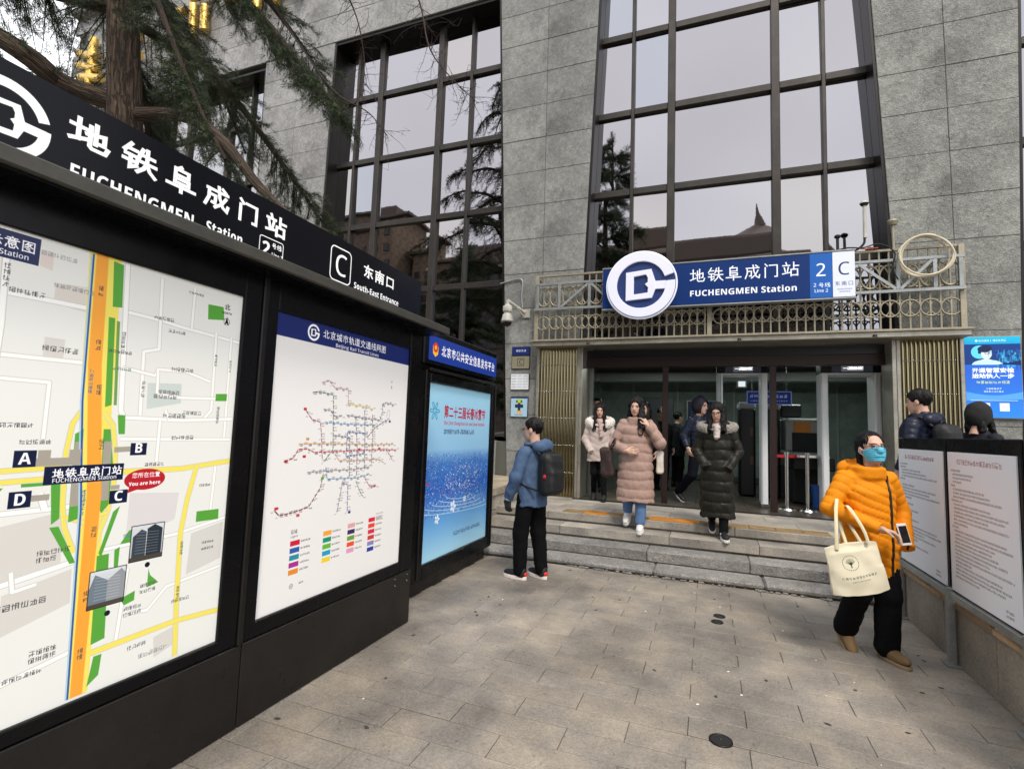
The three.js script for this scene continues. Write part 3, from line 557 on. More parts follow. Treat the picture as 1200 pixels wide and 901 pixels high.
  for (const a of [[5, 1.02, 2.04], [7, 1.15, 2.09, 0.018, '#8a8a8a'], [5, 1.135, 1.85, 0.022], [6, 1.1, 2.2, 0.018, '#9a9a9a'], [6, 1.02, 1.56, 0.018], [5, 1.1, 1.5, 0.018], [5, 1.53, 2.05, 0.017], [5, 1.6, 2.0, 0.015], [5, 1.63, 1.83], [5, 1.58, 1.72, 0.018], [5, 1.7, 1.63, 0.018], [5, 1.61, 1.615], [5, 1.66, 1.515], [5, 1.56, 1.7, 0.02], [6, 1.68, 2.2, 0.012], [6, 1.08, 0.92, 0.024], [4, 1.2, 0.73], [4, 1.2, 0.705], [5, 1.19, 1.09, 0.02], [3, 1.19, 1.065, 0.02], [7, 1.49, 1.1, 0.018, '#5a7a9a'], [4, 1.52, 0.79, 0.017], [4, 1.52, 0.765, 0.017], [5, 1.73, 0.76, 0.016], [4, 1.55, 0.62, 0.018], [6, 1.6, 0.57, 0.02, '#8a8a8a'], [6, 1.13, 0.66, 0.018], [4, 1.58, 0.87, 0.016], [4, 1.58, 0.845, 0.016], [5, 1.86, 1.0, 0.012], [5, 1.86, 0.97, 0.012], [4, 1.82, 1.28, 0.014], [5, 1.55, 1.395, 0.016], [6, 1.36, 1.87, 0.014], [5, 1.38, 1.8, 0.014, '#56796a']]) small(...a);
  for (const a of [[2, 1.3, 2.12], [2, 1.31, 1.9], [2, 1.33, 1.72], [2, 1.36, 1.5], [2, 1.365, 1.15], [2, 1.36, 0.9], [2, 1.36, 0.68], [4, 1.0, 2.12], [5, 1.405, 1.95, 0.016], [4, 1.505, 1.75, 0.016], [5, 1.88, 1.66, 0.016], [4, 1.845, 1.92, 0.014], [4, 1.93, 1.9, 0.014], [4, 1.75, 1.02, 0.014], [4, 1.75, 0.82, 0.014], [6, 1.3, 1.78, 0.015, '#3b6ca0', 1], [6, 1.318, 1.3, 0.015, '#3b6ca0', 1]]) small(a[0], a[1], a[2], a[3] ?? 0.02, a[4] ?? '#4a4a4a', 1);
  // two small pictures of office blocks with pins
  const photo = (s0, y0, w, h, tone) => {
    const g = c.createLinearGradient(0, Y(y0), 0, Y(y0 - h)); g.addColorStop(0, '#d4d8dc'); g.addColorStop(1, '#a0a4a6'); c.fillStyle = g; c.fillRect(X(s0), Y(y0), w * K, h * K);
    for (const [a, b, t] of tone) { c.fillStyle = t; c.beginPath(); c.moveTo(X(s0 + w * a[0]), Y(y0 - h)); for (const [p, q] of b) c.lineTo(X(s0 + w * p), Y(y0 - h * q)); c.lineTo(X(s0 + w * a[1]), Y(y0 - h)); c.fill(); }
    c.strokeStyle = 'rgba(230,235,240,.35)'; c.lineWidth = 2; for (let i = 1; i < 9; i++) { c.beginPath(); c.moveTo(X(s0 + w * 0.15), Y(y0 - h * (0.1 + i * 0.085))); c.lineTo(X(s0 + w * 0.85), Y(y0 - h * (0.16 + i * 0.08))); c.stroke(); }
    c.fillStyle = '#4a443c'; c.fillRect(X(s0), Y(y0 - h * 0.88), w * K, h * 0.12 * K); c.strokeStyle = '#222'; c.lineWidth = 3; c.strokeRect(X(s0), Y(y0), w * K, h * K);
  };
  photo(1.522, 1.125, 0.142, 0.152, [[[0.06, 0.46], [[0.06, 0.3], [0.3, 0.12], [0.46, 0.2]], '#3b444d'], [[0.48, 0.95], [[0.48, 0.12], [0.7, 0.02], [0.95, 0.16]], '#2e363e']]);
  photo(1.377, 0.968, 0.138, 0.148, [[[0.0, 0.5], [[0, 0.5], [0.14, 0.1], [0.5, 0.3]], '#6d7a84'], [[0.5, 1], [[0.5, 0.3], [0.86, 0.05], [1, 0.2]], '#8f9498']]);
  for (const [s, y] of [[1.603, 0.949], [1.456, 0.788]]) { c.fillStyle = '#151a28'; c.beginPath(); c.arc(X(s), Y(y), 10, 0, 7); c.fill(); }
  // lettered exit boxes, the station plaque, the balloon, the title and the north arrow
  const navy = '#121a3a';
  for (const [t, s0, s1, y0, y1] of [['A', 1.089, 1.156, 1.46, 1.4], ['B', 1.484, 1.552, 1.482, 1.43], ['D', 1.088, 1.154, 1.314, 1.255], ['C', 1.419, 1.49, 1.287, 1.233]]) { c.fillStyle = navy; c.fillRect(X(s0), Y(y0), (s1 - s0) * K, (y0 - y1) * K); latin(c, t, X((s0 + s1) / 2), Y(y1 + 0.01), 52, '#fff', { align: 'center' }); }
  c.fillStyle = navy; c.fillRect(X(1.185), Y(1.398), 0.279 * K, 0.068 * K); hanzi(c, '地铁阜成门站', X(1.212), Y(1.389), 33, '#fff', 11, 37.5); latin(c, 'FUCHENGMEN Station', X(1.212), Y(1.337), 20, '#fff', { width: 205, bold: false });
  c.fillStyle = '#b3202c'; c.beginPath(); c.ellipse(X(1.559), Y(1.324), 79, 41, 0, 0, 7); c.fill(); c.beginPath(); c.moveTo(X(1.5), Y(1.31)); c.lineTo(X(1.487), Y(1.27)); c.lineTo(X(1.54), Y(1.285)); c.fill();
  hanzi(c, '您所在位置', X(1.502), Y(1.354), 20, '#fff', 10, 22); latin(c, 'You are here', X(1.559), Y(1.3), 20, '#fff', { align: 'center' });
  c.fillStyle = '#1b2450'; c.fillRect(0, Y(2.235), X(1.096), 0.1 * K); hanzi(c, '地铁阜成门站', X(0.66), Y(2.216), 38, '#fff', 10, 43); hanzi(c, '示意图', X(0.945), Y(2.216), 38, '#fff', 10, 43); latin(c, 'Map of FUCHENGMEN Station', X(0.7), Y(2.146), 23, '#fff', { width: 330, bold: false });
  hanzi(c, '北', X(1.878), Y(2.185), 27, '#222', 12); latin(c, 'NORTH', X(1.893), Y(2.133), 15, '#222', { align: 'center' });
  c.strokeStyle = '#222'; c.lineWidth = 2; c.beginPath(); c.arc(X(1.895), Y(2.094), 15, 0, 7); c.stroke(); c.fillStyle = '#111'; c.beginPath(); c.moveTo(X(1.895), Y(2.12)); c.lineTo(X(1.908), Y(2.076)); c.lineTo(X(1.895), Y(2.086)); c.lineTo(X(1.882), Y(2.076)); c.fill();
});
T.railMap = canvasTex(1260, 1540, (c, W, H) => { // 1.40 m x 1.71 m; s from 2.21, y from 2.225
  const K = 900, X = (s) => (s - 2.21) * K, Y = (y) => (2.225 - y) * K;
  c.fillStyle = '#e6e4e1'; c.fillRect(0, 0, W, H); c.fillStyle = '#1d2a68'; c.fillRect(0, 0, W, 0.135 * K);
  emblem(c, X(2.514), Y(2.157), 48, '#fff'); hanzi(c, '北京城市轨道交通线网图', X(2.6), Y(2.194), 50, '#fff', 9, 56.5, 1.0); latin(c, 'Beijing Rail Transit Lines', X(2.72), Y(2.1), 28, '#fff', { width: 430, bold: false });
  const fit = ([s, y, ...r]) => [2.3 + (s - 2.2) * 0.96, 0.99 + (y - 0.73) * 0.762, ...r];
  const line = (raw, col, w = 7) => { const pts = raw.map(fit); c.strokeStyle = col; c.lineWidth = w; c.lineJoin = 'round'; c.beginPath(); pts.forEach(([s, y], i) => (i ? c.lineTo(X(s), Y(y)) : c.moveTo(X(s), Y(y)))); c.stroke();
    for (let i = 0; i < pts.length - 1; i++) { const L = Math.hypot(pts[i + 1][0] - pts[i][0], pts[i + 1][1] - pts[i][1]), n = Math.max(1, Math.round(L / 0.036)); for (let k = 0; k <= n; k++) { const s = lerp(pts[i][0], pts[i + 1][0], k / n), y = lerp(pts[i][1], pts[i + 1][1], k / n); c.fillStyle = '#fff'; c.strokeStyle = '#444'; c.lineWidth = 1.2; c.beginPath(); c.arc(X(s), Y(y), 4, 0, 7); c.fill(); c.stroke(); tinyPrint(c, 3, X(s) + 6, Y(y) - (k % 2 ? 12 : -4), 7.5, '#5a565a'); if (k % 2) tinyPrint(c, 2, X(s) - 22, Y(y) + 6, 7, '#77727a'); } } };
  line([[2.53, 1.86], [2.6, 1.885], [2.66, 1.83], [2.8, 1.83], [2.81, 1.7]], '#c08a9a'); line([[2.45, 1.77], [2.5, 1.78], [2.65, 1.77], [2.66, 1.6], [2.68, 1.3], [2.6, 1.2]], '#5d6d57'); line([[2.4, 1.62], [2.46, 1.55], [2.54, 1.53], [2.56, 1.4], [2.58, 1.22]], '#a3607a');
  line([[2.56, 1.64], [2.63, 1.63], [2.68, 1.58], [2.75, 1.59]], '#7d7d93'); line([[2.8, 1.7], [3.0, 1.69], [3.1, 1.67]], '#d8bb35'); line([[2.8, 1.6], [3.0, 1.58], [3.2, 1.57], [3.23, 1.66], [3.22, 1.73], [3.28, 1.745], [3.38, 1.73]], '#6b6f86'); line([[3.05, 1.4], [3.15, 1.5], [3.26, 1.56], [3.3, 1.57]], '#7b7b8c');
  c.strokeStyle = '#7b7b8c'; c.lineWidth = 3; c.beginPath(); c.ellipse(X(3.365), Y(1.676), 16, 32, 0.2, 0, 7); c.stroke();
  line([[2.58, 1.53], [2.8, 1.52], [3.14, 1.52]], '#2f88b8', 6); line([[2.68, 1.42], [2.85, 1.4], [2.86, 1.2], [2.87, 1.05]], '#667'); line([[2.82, 1.45], [3.02, 1.44], [3.03, 1.25], [2.82, 1.23], [2.82, 1.45]], '#3a5a9c'); line([[2.36, 1.35], [2.44, 1.35], [2.6, 1.35], [2.9, 1.34], [3.1, 1.33], [3.4, 1.33]], '#c2924a');
  line([[2.25, 1.22], [2.32, 1.24], [2.36, 1.31], [2.44, 1.31], [2.5, 1.28], [2.7, 1.28], [3.0, 1.28], [3.25, 1.28], [3.45, 1.27]], '#b23a3a'); line([[3.3, 1.28], [3.36, 1.22], [3.4, 1.17]], '#b04a5a'); line([[2.7, 1.26], [2.75, 1.2], [3.0, 1.19], [3.2, 1.19], [3.28, 1.15]], '#c79a72'); line([[2.9, 1.6], [2.94, 1.3], [2.95, 1.05]], '#7a6a86'); line([[3.0, 1.66], [3.02, 1.45], [3.04, 1.1]], '#68778a'); line([[3.1, 1.62], [3.12, 1.4], [3.12, 1.15]], '#8a6a5a');
  line([[2.45, 1.12], [2.55, 1.12], [2.66, 1.12], [2.9, 1.11], [3.1, 1.12]], '#8a8488'); line([[2.62, 1.15], [2.64, 1.05], [2.8, 1.04], [2.95, 1.03], [3.1, 1.05]], '#2f86b4', 6); line([[2.6, 1.1], [2.58, 0.98], [2.48, 0.84], [2.35, 0.82], [2.24, 0.815], [2.2, 0.86]], '#7c3b3b'); line([[2.8, 1.0], [2.86, 0.98], [2.87, 0.74]], '#5e6f9a'); line([[2.8, 1.02], [2.78, 0.88], [2.76, 0.75]], '#7a7a86'); line([[2.95, 1.0], [3.0, 0.9], [3.04, 0.85]], '#667a72'); line([[3.05, 1.02], [3.12, 0.93], [3.2, 0.93]], '#b04a6a');
  for (const [s, y, col] of [[2.38, 1.63, '#c0283a'], [2.25, 1.22, '#a0283a'], [2.4, 1.25, '#c0283a'], [2.2, 0.87, '#c0283a'], [2.38, 0.79, '#c0404a'], [3.32, 1.56, '#3a4a8a'], [2.88, 0.73, '#2a3a8a'], [2.95, 1.29, '#c02a3a'], [3.2, 1.29, '#c02a3a'], [2.42, 1.39, '#c2924a'], [2.58, 1.06, '#5a9a4a'], [3.16, 0.93, '#b04a6a']].map(fit)) { c.fillStyle = col; c.fillRect(X(s), Y(y) - 8, 24, 15); }
  for (let i = 0; i < 3; i++) tinyPrint(c, 8, X(3.28), Y(0.94 - i * 0.022), 9, '#666');
  hanzi(c, '北', X(3.38), Y(1.94), 14, '#444', 12); c.fillStyle = '#333'; c.fillRect(X(3.385), Y(1.9), 6, 20);
  tinyPrint(c, 2, X(2.44), Y(0.955), 22, '#333'); latin(c, 'Legend', X(2.44), Y(0.91), 16, '#333', { bold: false });
  const cols = [[2.44, ['#c8203a', '#2a5ba8', '#2b8c9c', '#a82c8c', '#e08a2c'], 0.89], [2.72, ['#eda03a', '#12906a', '#62b23c', '#1c9cc0', '#e8cc2c'], 0.9], [2.96, ['#dba0a4', '#3a2a5c', '#6a9c3c', '#e8502c', '#d89abc'], 0.91], [3.19, ['#d8203c', '#e04a34', '#d8284a', '#c83c3a', '#8a80b0', '#2a3c98'], 0.915]];
  for (const [s, list, y] of cols) list.forEach((col, i) => { c.fillStyle = col; c.fillRect(X(s), Y(y - i * 0.042), 70, 27); tinyPrint(c, 6, X(s) + 78, Y(y - i * 0.042) + 6, 11, '#444'); });
  c.strokeStyle = '#333'; c.lineWidth = 2; c.beginPath(); c.arc(X(2.47), Y(0.625), 12, 0, 7); c.moveTo(X(2.47) - 12, Y(0.625)); c.lineTo(X(2.47) + 12, Y(0.625)); c.moveTo(X(2.47), Y(0.625) - 12); c.lineTo(X(2.47), Y(0.625) + 12); c.stroke(); tinyPrint(c, 3, X(2.53), Y(0.635), 11, '#555');
});
T.header = canvasTex(2000, 224, (c, W, H) => { // s 0.40 .. 3.72, y 2.82 .. 2.448, 602.4 pixels per metre
  const K = W / 3.32, X = (s) => (s - 0.4) * K, Y = (y) => (2.82 - y) * K;
  c.fillStyle = '#0c0d12'; c.fillRect(0, 0, W, H);
  const w = '#f4f6f4';
  emblem(c, X(0.94), Y(2.62), 0.142 * K, w);
  [1.133, 1.322, 1.512, 1.695, 1.885, 2.075].forEach((s, i) => hanzi(c, '地铁阜成门站'[i], X(s), Y(2.755), 0.118 * K, w, 13, 0, 1.2));
  latin(c, 'FUCHENGMEN', X(1.143), Y(2.497), 50, w, { width: 0.52 * K }); latin(c, 'Station', X(1.72), Y(2.507), 46, w, { width: 0.215 * K });
  c.strokeStyle = w; c.lineWidth = 3; c.beginPath(); c.roundRect(X(2.04), Y(2.61), 0.165 * K, 0.13 * K, 8); c.stroke(); latin(c, '2', X(2.055), Y(2.508), 66, w); hanzi(c, '号线', X(2.125), Y(2.593), 19, w, 13, 22); latin(c, 'Line 2', X(2.125), Y(2.516), 17, w);
  c.lineWidth = 5; c.beginPath(); c.roundRect(X(2.6), Y(2.756), 0.2 * K, 0.225 * K, 20); c.stroke(); latin(c, 'C', X(2.7), Y(2.575), 118, w, { align: 'center', bold: false, width: 74 });
  hanzi(c, '东南口', X(2.935), Y(2.735), 0.095 * K, w, 12, 0.135 * K, 1.25); latin(c, 'South-East Entrance', X(2.842), Y(2.53), 36, w, { width: 0.55 * K });
});
{
  const t = thing('map_cabinet', 'long black map cabinet with a canopy and a white lettered header', 'map cabinet', [-2.29, 0, 0], Math.PI / 2);
  const S0 = 0.4, S1 = 3.78;
  part('cabinet_body', bx(S1 - S0 - 0.02, 2.4, 0.33, (S0 + S1) / 2, 1.2, -0.2), M.blackPaint, t);
  for (const [a, b] of [[S0, 2.128], [2.134, S1]]) {
    const p = part('base_panel', bx(b - a, 0.42, 0.035, (a + b) / 2, 0.214, -0.013, 0.004), M.basePanel, t);
    if (a > 2) { for (const [x, y] of [[3.55, 0.345], [3.72, 0.345], [3.55, 0.395], [3.72, 0.395]]) part('screw', cyl(0.006, 0.006, 0.004, 8).rotateX(Math.PI / 2).translate(x, y, 0.0065), M.chrome, p); }
  }
  for (const [name, a, b, tex, x0, x1, y0, y1, label] of [['area_map', S0, 2.09, T.areaMap, 0.58, 1.98, 0.49, 2.245, 'printed street map of the station area'], ['rail_map', 2.13, S1, T.railMap, 2.21, 3.61, 0.515, 2.225, 'white rail network map under a blue title band']]) {
    const w = b - a, cx = (a + b) / 2, f = part('display_door', [bx(x0 - a, 1.96, 0.04, (a + x0) / 2, 1.41, -0.016, 0.005), bx(b - x1, 1.96, 0.04, (b + x1) / 2, 1.41, -0.016, 0.005), bx(x1 - x0, 2.39 - y1, 0.04, (x0 + x1) / 2, (2.39 + y1) / 2, -0.016, 0.005), bx(x1 - x0, y0 - 0.43, 0.04, (x0 + x1) / 2, (y0 + 0.43) / 2, -0.016, 0.005)], M.blackPaint, t);
    tag(part(name, board(x1 - x0, y1 - y0, 0.01, (x0 + x1) / 2, (y0 + y1) / 2, -0.02), emissive(tex, 0.06, { roughness: 0.22 }), f), label);
  }
  part('divider', bx(0.036, 1.97, 0.05, 2.11, 1.412, -0.01, 0.006), M.frameDark, t);
  part('canopy', [bx(3.52, 0.06, 0.55, 2.16, 2.423, -0.085, 0.006)], M.canopyEdge, t);
  part('canopy_soffit', bx(3.46, 0.008, 0.5, 2.16, 2.388, -0.085, 0.002), M.blackPaint, t);
  const h = part('header', bx(3.32, 0.372, 0.3, 2.06, 2.634, -0.154, 0.003), M.blackPaint, t);
  tag(part('header_sign', board(3.318, 0.37, 0.006, 2.06, 2.634, 0.0), emissive(T.header, 0.16, { roughness: 0.2, specularIntensity: 0.3 }), h), 'black sign band with white station name and exit letter');
  part('handrail', tube([[3.78, 2.62, -0.2], [3.86, 2.6, -0.15], [3.95, 2.5, -0.12], [3.97, 2.42, -0.12]], 0.012, 8), M.zinc, t);
}
T.festival = canvasTex(1000, 1140, (c, W, H) => { // 1.55 m x 1.77 m
  const g = c.createLinearGradient(0, 0, 0, H); g.addColorStop(0, '#9fd0e6'); g.addColorStop(0.38, '#8fc0df'); g.addColorStop(0.46, '#4a7dc2'); g.addColorStop(0.62, '#2f62b8'); g.addColorStop(0.78, '#5b9cd6'); g.addColorStop(1, '#a8d8ec'); c.fillStyle = g; c.fillRect(0, 0, W, H);
  for (let i = 0; i < 2600; i++) { const y = lerp(0.4, 0.76, rnd()), x = rnd(), s = rr(2, 9) * (0.5 + y), k = Math.hypot((x - 0.55) / 0.28, (y - 0.56) / 0.08); c.fillStyle = k < 1 && rnd() < 0.7 ? ['#d9e4ee', '#e8d8cc', '#c8b4b8', '#f0f0f2'][i % 4] : ['#1d4aa2', '#3a78cc', '#7fb2e2', '#c2dcf0', '#12357e', '#8a6ea8'][Math.floor(rnd() * 6)]; c.globalAlpha = rr(0.4, 0.9); c.fillRect(x * W, y * H, s * rr(0.5, 2), s); }
  c.globalAlpha = 0.8; c.strokeStyle = '#bfe0f2'; c.lineWidth = 5; for (let k = 0; k < 5; k++) { c.beginPath(); c.ellipse(W * 0.5, H * (0.66 + k * 0.02), W * (0.2 + k * 0.09), H * 0.03, 0.05, 0.1, 3); c.stroke(); } c.globalAlpha = 1;
  for (const [x, y, r] of [[0.42, 0.73, 26], [0.2, 0.78, 20], [0.6, 0.7, 14]]) for (let k = 0; k < 5; k++) { c.fillStyle = '#dfeefa'; c.beginPath(); c.ellipse(x * W + Math.cos(k * 1.257) * r, y * H + Math.sin(k * 1.257) * r, r * 0.7, r * 0.5, k * 1.257, 0, 7); c.fill(); }
  c.fillStyle = '#c8323a'; c.beginPath(); c.arc(0.06 * W, 0.57 * H, 12, 0, 7); c.fill();
  c.strokeStyle = '#4aa0c4'; c.lineWidth = 9; for (let k = 0; k < 6; k++) { const a = k * 1.047; c.beginPath(); c.ellipse(105 + Math.cos(a) * 38, 178 + Math.sin(a) * 38, 24, 9, a, 0, 7); c.stroke(); }
  hanzi(c, '第二十三届长春冰雪节', 232, 136, 82, '#b01e3c', 13, 68, 0.78); latin(c, 'The 23rd Changchun Ice and Snow Festival', 232, 266, 34, '#c03048', { width: 670 }); latin(c, '2019', 236, 328, 42, '#1c2c58', { width: 80 }); tinyPrint(c, 1, 318, 296, 34, '#1c2c58'); latin(c, '11', 356, 328, 42, '#1c2c58', { width: 36 }); tinyPrint(c, 2, 394, 296, 34, '#1c2c58', 36); latin(c, '-2020', 470, 328, 42, '#1c2c58', { width: 110 }); tinyPrint(c, 1, 582, 296, 34, '#1c2c58'); latin(c, '2', 620, 328, 42, '#1c2c58', { width: 18 }); tinyPrint(c, 2, 642, 296, 34, '#1c2c58', 36);
  tinyPrint(c, 14, 440, 1010, 30, '#24406a', 32);
});
T.safety = canvasTex(1024, 148, (c, W, H) => {
  c.fillStyle = '#1f3a8e'; c.fillRect(0, 0, W, H);
  c.fillStyle = '#e8b23a'; c.beginPath(); c.moveTo(66, 50); for (const [x, y] of [[40, 60], [44, 104], [74, 124], [106, 104], [110, 60], [84, 48]]) c.lineTo(x, y); c.fill(); c.fillStyle = '#cc3a2a'; c.beginPath(); c.arc(75, 66, 30, 0, 7); c.fill(); c.fillStyle = '#e8b23a'; c.beginPath(); c.arc(75, 66, 13, 0, 7); c.fill();
  hanzi(c, '北京市公共安全信息发布平台', 150, 42, 66, '#fff', 10, 65, 0.88);
});
{
  const t = thing('information_cabinet', 'black information cabinet with blue header and a festival poster', 'display cabinet', [-2.55, 0, 0], Math.PI / 2);
  part('base', bx(1.74, 0.15, 0.36, 5.11, 0.075, -0.22, 0.006), M.basePanel, t);
  part('cabinet_body', bx(1.9, 2.3, 0.34, 5.11, 1.29, -0.22, 0.01), M.blackPaint, t);
  const x0 = 4.4, x1 = 5.96, y0 = 0.27, y1 = 2.03, a = 4.17, b = 6.07;
  const f = part('display_frame', [bx(x0 - a, 2.0, 0.06, (a + x0) / 2, 1.13, -0.02, 0.012), bx(b - x1, 2.0, 0.06, (b + x1) / 2, 1.13, -0.02, 0.012), bx(x1 - x0, 2.13 - y1, 0.06, (x0 + x1) / 2, (2.13 + y1) / 2, -0.02, 0.012), bx(x1 - x0, y0 - 0.13, 0.06, (x0 + x1) / 2, (y0 + 0.13) / 2, -0.02, 0.012)], M.blackPaint, t);
  tag(part('festival_poster', board(x1 - x0, y1 - y0, 0.01, (x0 + x1) / 2, (y0 + y1) / 2, -0.03), emissive(T.festival, 0.06, { roughness: 0.15 }), f), 'pale blue festival poster with a crowd below red lettering');
  part('inner_lip', [bx(1.64, 0.025, 0.02, 5.18, 2.155, 0.012, 0.004), bx(0.025, 1.98, 0.02, 6.03, 1.15, 0.012, 0.004), bx(0.025, 1.98, 0.02, 4.3, 1.15, 0.012, 0.004)], M.frameDark, t);
  const h = part('header', bx(1.8, 0.36, 0.36, 5.16, 2.38, -0.18, 0.012), M.blackPaint, t);
  tag(part('header_sign', board(1.7, 0.245, 0.008, 5.19, 2.37, 0.003), emissive(T.safety, 0.1, { roughness: 0.25 }), h), 'blue sign band with gold and red emblem and white characters');
}

// ---------------------------------------------------------------- entrance portal, grille, sign, fittings on the facade
const steel = std(0xb0a480, 0.2, 1.0, { map: T.grime, roughnessMap: T.scuff }), steelDull = std(0xcac6ba, 0.42, 0.7, { map: T.grime });
{
  const t = thing('entrance_portal', 'wide entrance portal with ribbed steel side panels and a long lintel', 'entrance');
  const Z = -8.75, top = 3.06;
  for (const [x0, x1, label] of [[-2.88, -2.1, 'ribbed steel panel beside the wall plaques'], [2.52, 3.29, 'ribbed steel panel beside the blue poster']]) {
    const n = 13, w = (x1 - x0 - 0.09) / n, g = [bx(x1 - x0, top - LAND, 0.1, (x0 + x1) / 2, (top + LAND) / 2, Z - 0.06)];
    for (let i = 0; i < n; i++) { const c = plain(new THREE.CylinderGeometry(w * 0.5, w * 0.5, top - LAND - 0.02, 8, 1, true, -Math.PI / 2, Math.PI)); c.scale(1, 1, 0.7); g.push(c.translate(x0 + 0.045 + (i + 0.5) * w, (top + LAND) / 2, Z - 0.008)); }
    const p = tag(part('ribbed_panel', g, steel, t), label);
    for (const x of [x0 + 0.02, x1 - 0.02]) part('edge_strip', bx(0.045, top - LAND, 0.05, x, (top + LAND) / 2, Z + 0.002, 0.005), steelDull, p);
    const riv = [];
    for (let k = 0; k < 5; k++) for (let i = 0; i < n * 2; i++) riv.push(new THREE.SphereGeometry(0.008, 5, 4).translate(x0 + 0.06 + ((i + 0.5) / (n * 2)) * (x1 - x0 - 0.12), LAND + 0.42 + k * 0.47, Z + 0.014));
    tag(part('rivets', riv, M.chrome, p), 'rows of small rivets', null, null, 'stuff');
  }
  part('lintel', bx(6.2, 0.085, 0.5, 0.2, 3.105, -8.74, 0.012), steelDull, t);
  part('lintel_lip', bx(6.24, 0.03, 0.04, 0.2, 3.155, -8.475, 0.006), M.cream, t);
  for (const x of [-1.9, 0.45, 2.2]) part('lamp', [cyl(0.022, 0.03, 0.03, 10).translate(x, 3.09, -8.478)], M.frameDark, t);
  // sliding door frame
  part('door_head', bx(4.6, 0.16, 0.14, 0.2, 2.83, -9.1, 0.006), M.doorBrown, t);
  part('door_head_cover', bx(4.6, 0.14, 0.06, 0.2, 2.985, -9.08, 0.004), M.darkPlastic, t);
  for (const x of [-0.68, 0.97]) part('door_post', bx(0.09, 2.3, 0.1, x, LAND + 1.145, -9.1, 0.006), M.doorBrown, t);
  part('jamb_lining', [bx(0.05, 2.6, 0.5, -2.07, LAND + 1.3, -8.98, 0.004), bx(0.05, 2.6, 0.5, 2.49, LAND + 1.3, -8.98, 0.004)], steelDull, t);
  for (const x of [-2.02, 0.2]) part('glass_leaf', bx(0.012, 2.2, 0.9, x, LAND + 1.15, -9.65), new THREE.MeshPhysicalMaterial({ color: 0xcfd8d4, transmission: 1, thickness: 0, roughness: 0.03 }), t);
}
{ // grille over the entrance
  const t = thing('ornamental_grille', 'cream metal grille of bars and interlaced rings over the entrance', 'grille', [0, 0, -8.65]);
  const x0 = -2.88, x1 = 3.26, dx = 0.1185, n = Math.round((x1 - x0) / dx);
  const vbar = bx(0.024, 1.2, 0.02, 0, 0, 0, 0.003), ring = plain(new THREE.TorusGeometry(0.1185, 0.0125, 5, 24)), big = plain(new THREE.TorusGeometry(0.1185, 0.0125, 5, 24).scale(1, 1.4, 1));
  for (const [y, h, d] of [[4.36, 0.035, 0.04], [3.19, 0.035, 0.04]]) part('rail', bx(x1 - x0 + 0.06, h, d, (x0 + x1) / 2, y, 0, 0.004), M.cream, t);
  for (const x of [x0 - 0.01, 0.02, x1 + 0.01]) part('post', bx(0.07, 1.2, 0.06, x, 3.775, 0, 0.005), M.cream, t);
  for (let i = 1; i < n; i++) {
    const x = x0 + i * ((x1 - x0) / n); if (Math.abs(x - 0.02) < 0.06) continue;
    const b = part('grille_bar', vbar, M.cream, t); b.position.set(x, 3.775, 0);
    if (i % 1 === 0) for (const y of [3.5, 3.97]) { const r = part('grille_ring', y > 3.6 ? big : ring, M.cream, t); r.position.set(x, y, (i % 2 ? 1 : -1) * 0.009); }
  }
  // end returns back to the wall
  for (const x of [x0 - 0.03, x1 + 0.03]) for (const y of [4.36, 3.19]) part('return_rail', bx(0.03, 0.035, 0.27, x, y, -0.16, 0.003), M.cream, t);
}
{ // zinc frame that carries the station sign
  const t = thing('sign_support_frame', 'zinc angle frame with diagonal braces in front of the grille', 'frame', [0, 0, -8.585]);
  for (const y of [4.19, 3.74]) part('frame_rail', bx(6.2, 0.045, 0.035, 0.19, y, 0, 0.004), M.zinc, t);
  for (const x of [-2.86, -2.46, -1.92, 2.52, 2.95, 3.24]) part('frame_upright', bx(0.05, 0.41, 0.03, x, 3.965, 0.001, 0.004), M.zinc, t);
  for (const [a, b] of [[-2.42, -1.95], [-1.89, -1.5], [2.05, 2.49], [2.55, 2.92]]) { const up = a === -2.42 || a === 2.55; part('brace', strut(V(a, up ? 3.77 : 4.16, 0.004), V(b, up ? 4.16 : 3.77, 0.004), 0.04, 0.02), M.zinc, t); }
}
T.sign = canvasTex(2048, 376, (c, W, H) => { // x -1.66 .. 1.97, y 4.33 .. 3.665: 564 pixels per metre
  const K = W / 3.63, X = (x) => (x + 1.66) * K, Y = (y) => (4.33 - y) * K;
  c.fillStyle = '#14316a'; c.fillRect(0, 0, W, H); c.fillStyle = '#275fb0'; c.fillRect(X(1.4), 0, 0.29 * K, H); c.fillStyle = '#dbe2f0'; c.fillRect(X(1.69), 0, W, H);
  const w = '#f2f6fc';
  hanzi(c, '地铁阜成门站', X(-0.27), Y(4.235), 0.225 * K, w, 8, 0.262 * K); latin(c, 'FUCHENGMEN Station', X(-0.28), Y(3.79), 74, w, { width: 1.52 * K });
  latin(c, '2', X(1.545), Y(3.985), 150, w, { align: 'center', bold: false }); latin(c, '2', X(1.445), Y(3.83), 42, w, { bold: false }); hanzi(c, '号线', X(1.51), Y(3.885), 0.07 * K, w, 9, 0.08 * K); latin(c, 'Line 2', X(1.545), Y(3.745), 38, w, { align: 'center', bold: false });
  latin(c, 'C', X(1.83), Y(3.985), 150, '#2b3a66', { align: 'center', bold: false }); hanzi(c, '东南口', X(1.715), Y(3.895), 0.07 * K, '#3a4770', 8, 0.083 * K); tinyPrint(c, 8, X(1.745), Y(3.785), 12, '#5a6690'); tinyPrint(c, 6, X(1.77), Y(3.75), 12, '#5a6690');
  c.strokeStyle = '#12305f'; c.lineWidth = 3; for (const x of [-0.395, 1.4, 1.69]) { c.beginPath(); c.moveTo(X(x), 0); c.lineTo(X(x), H); c.stroke(); }
});
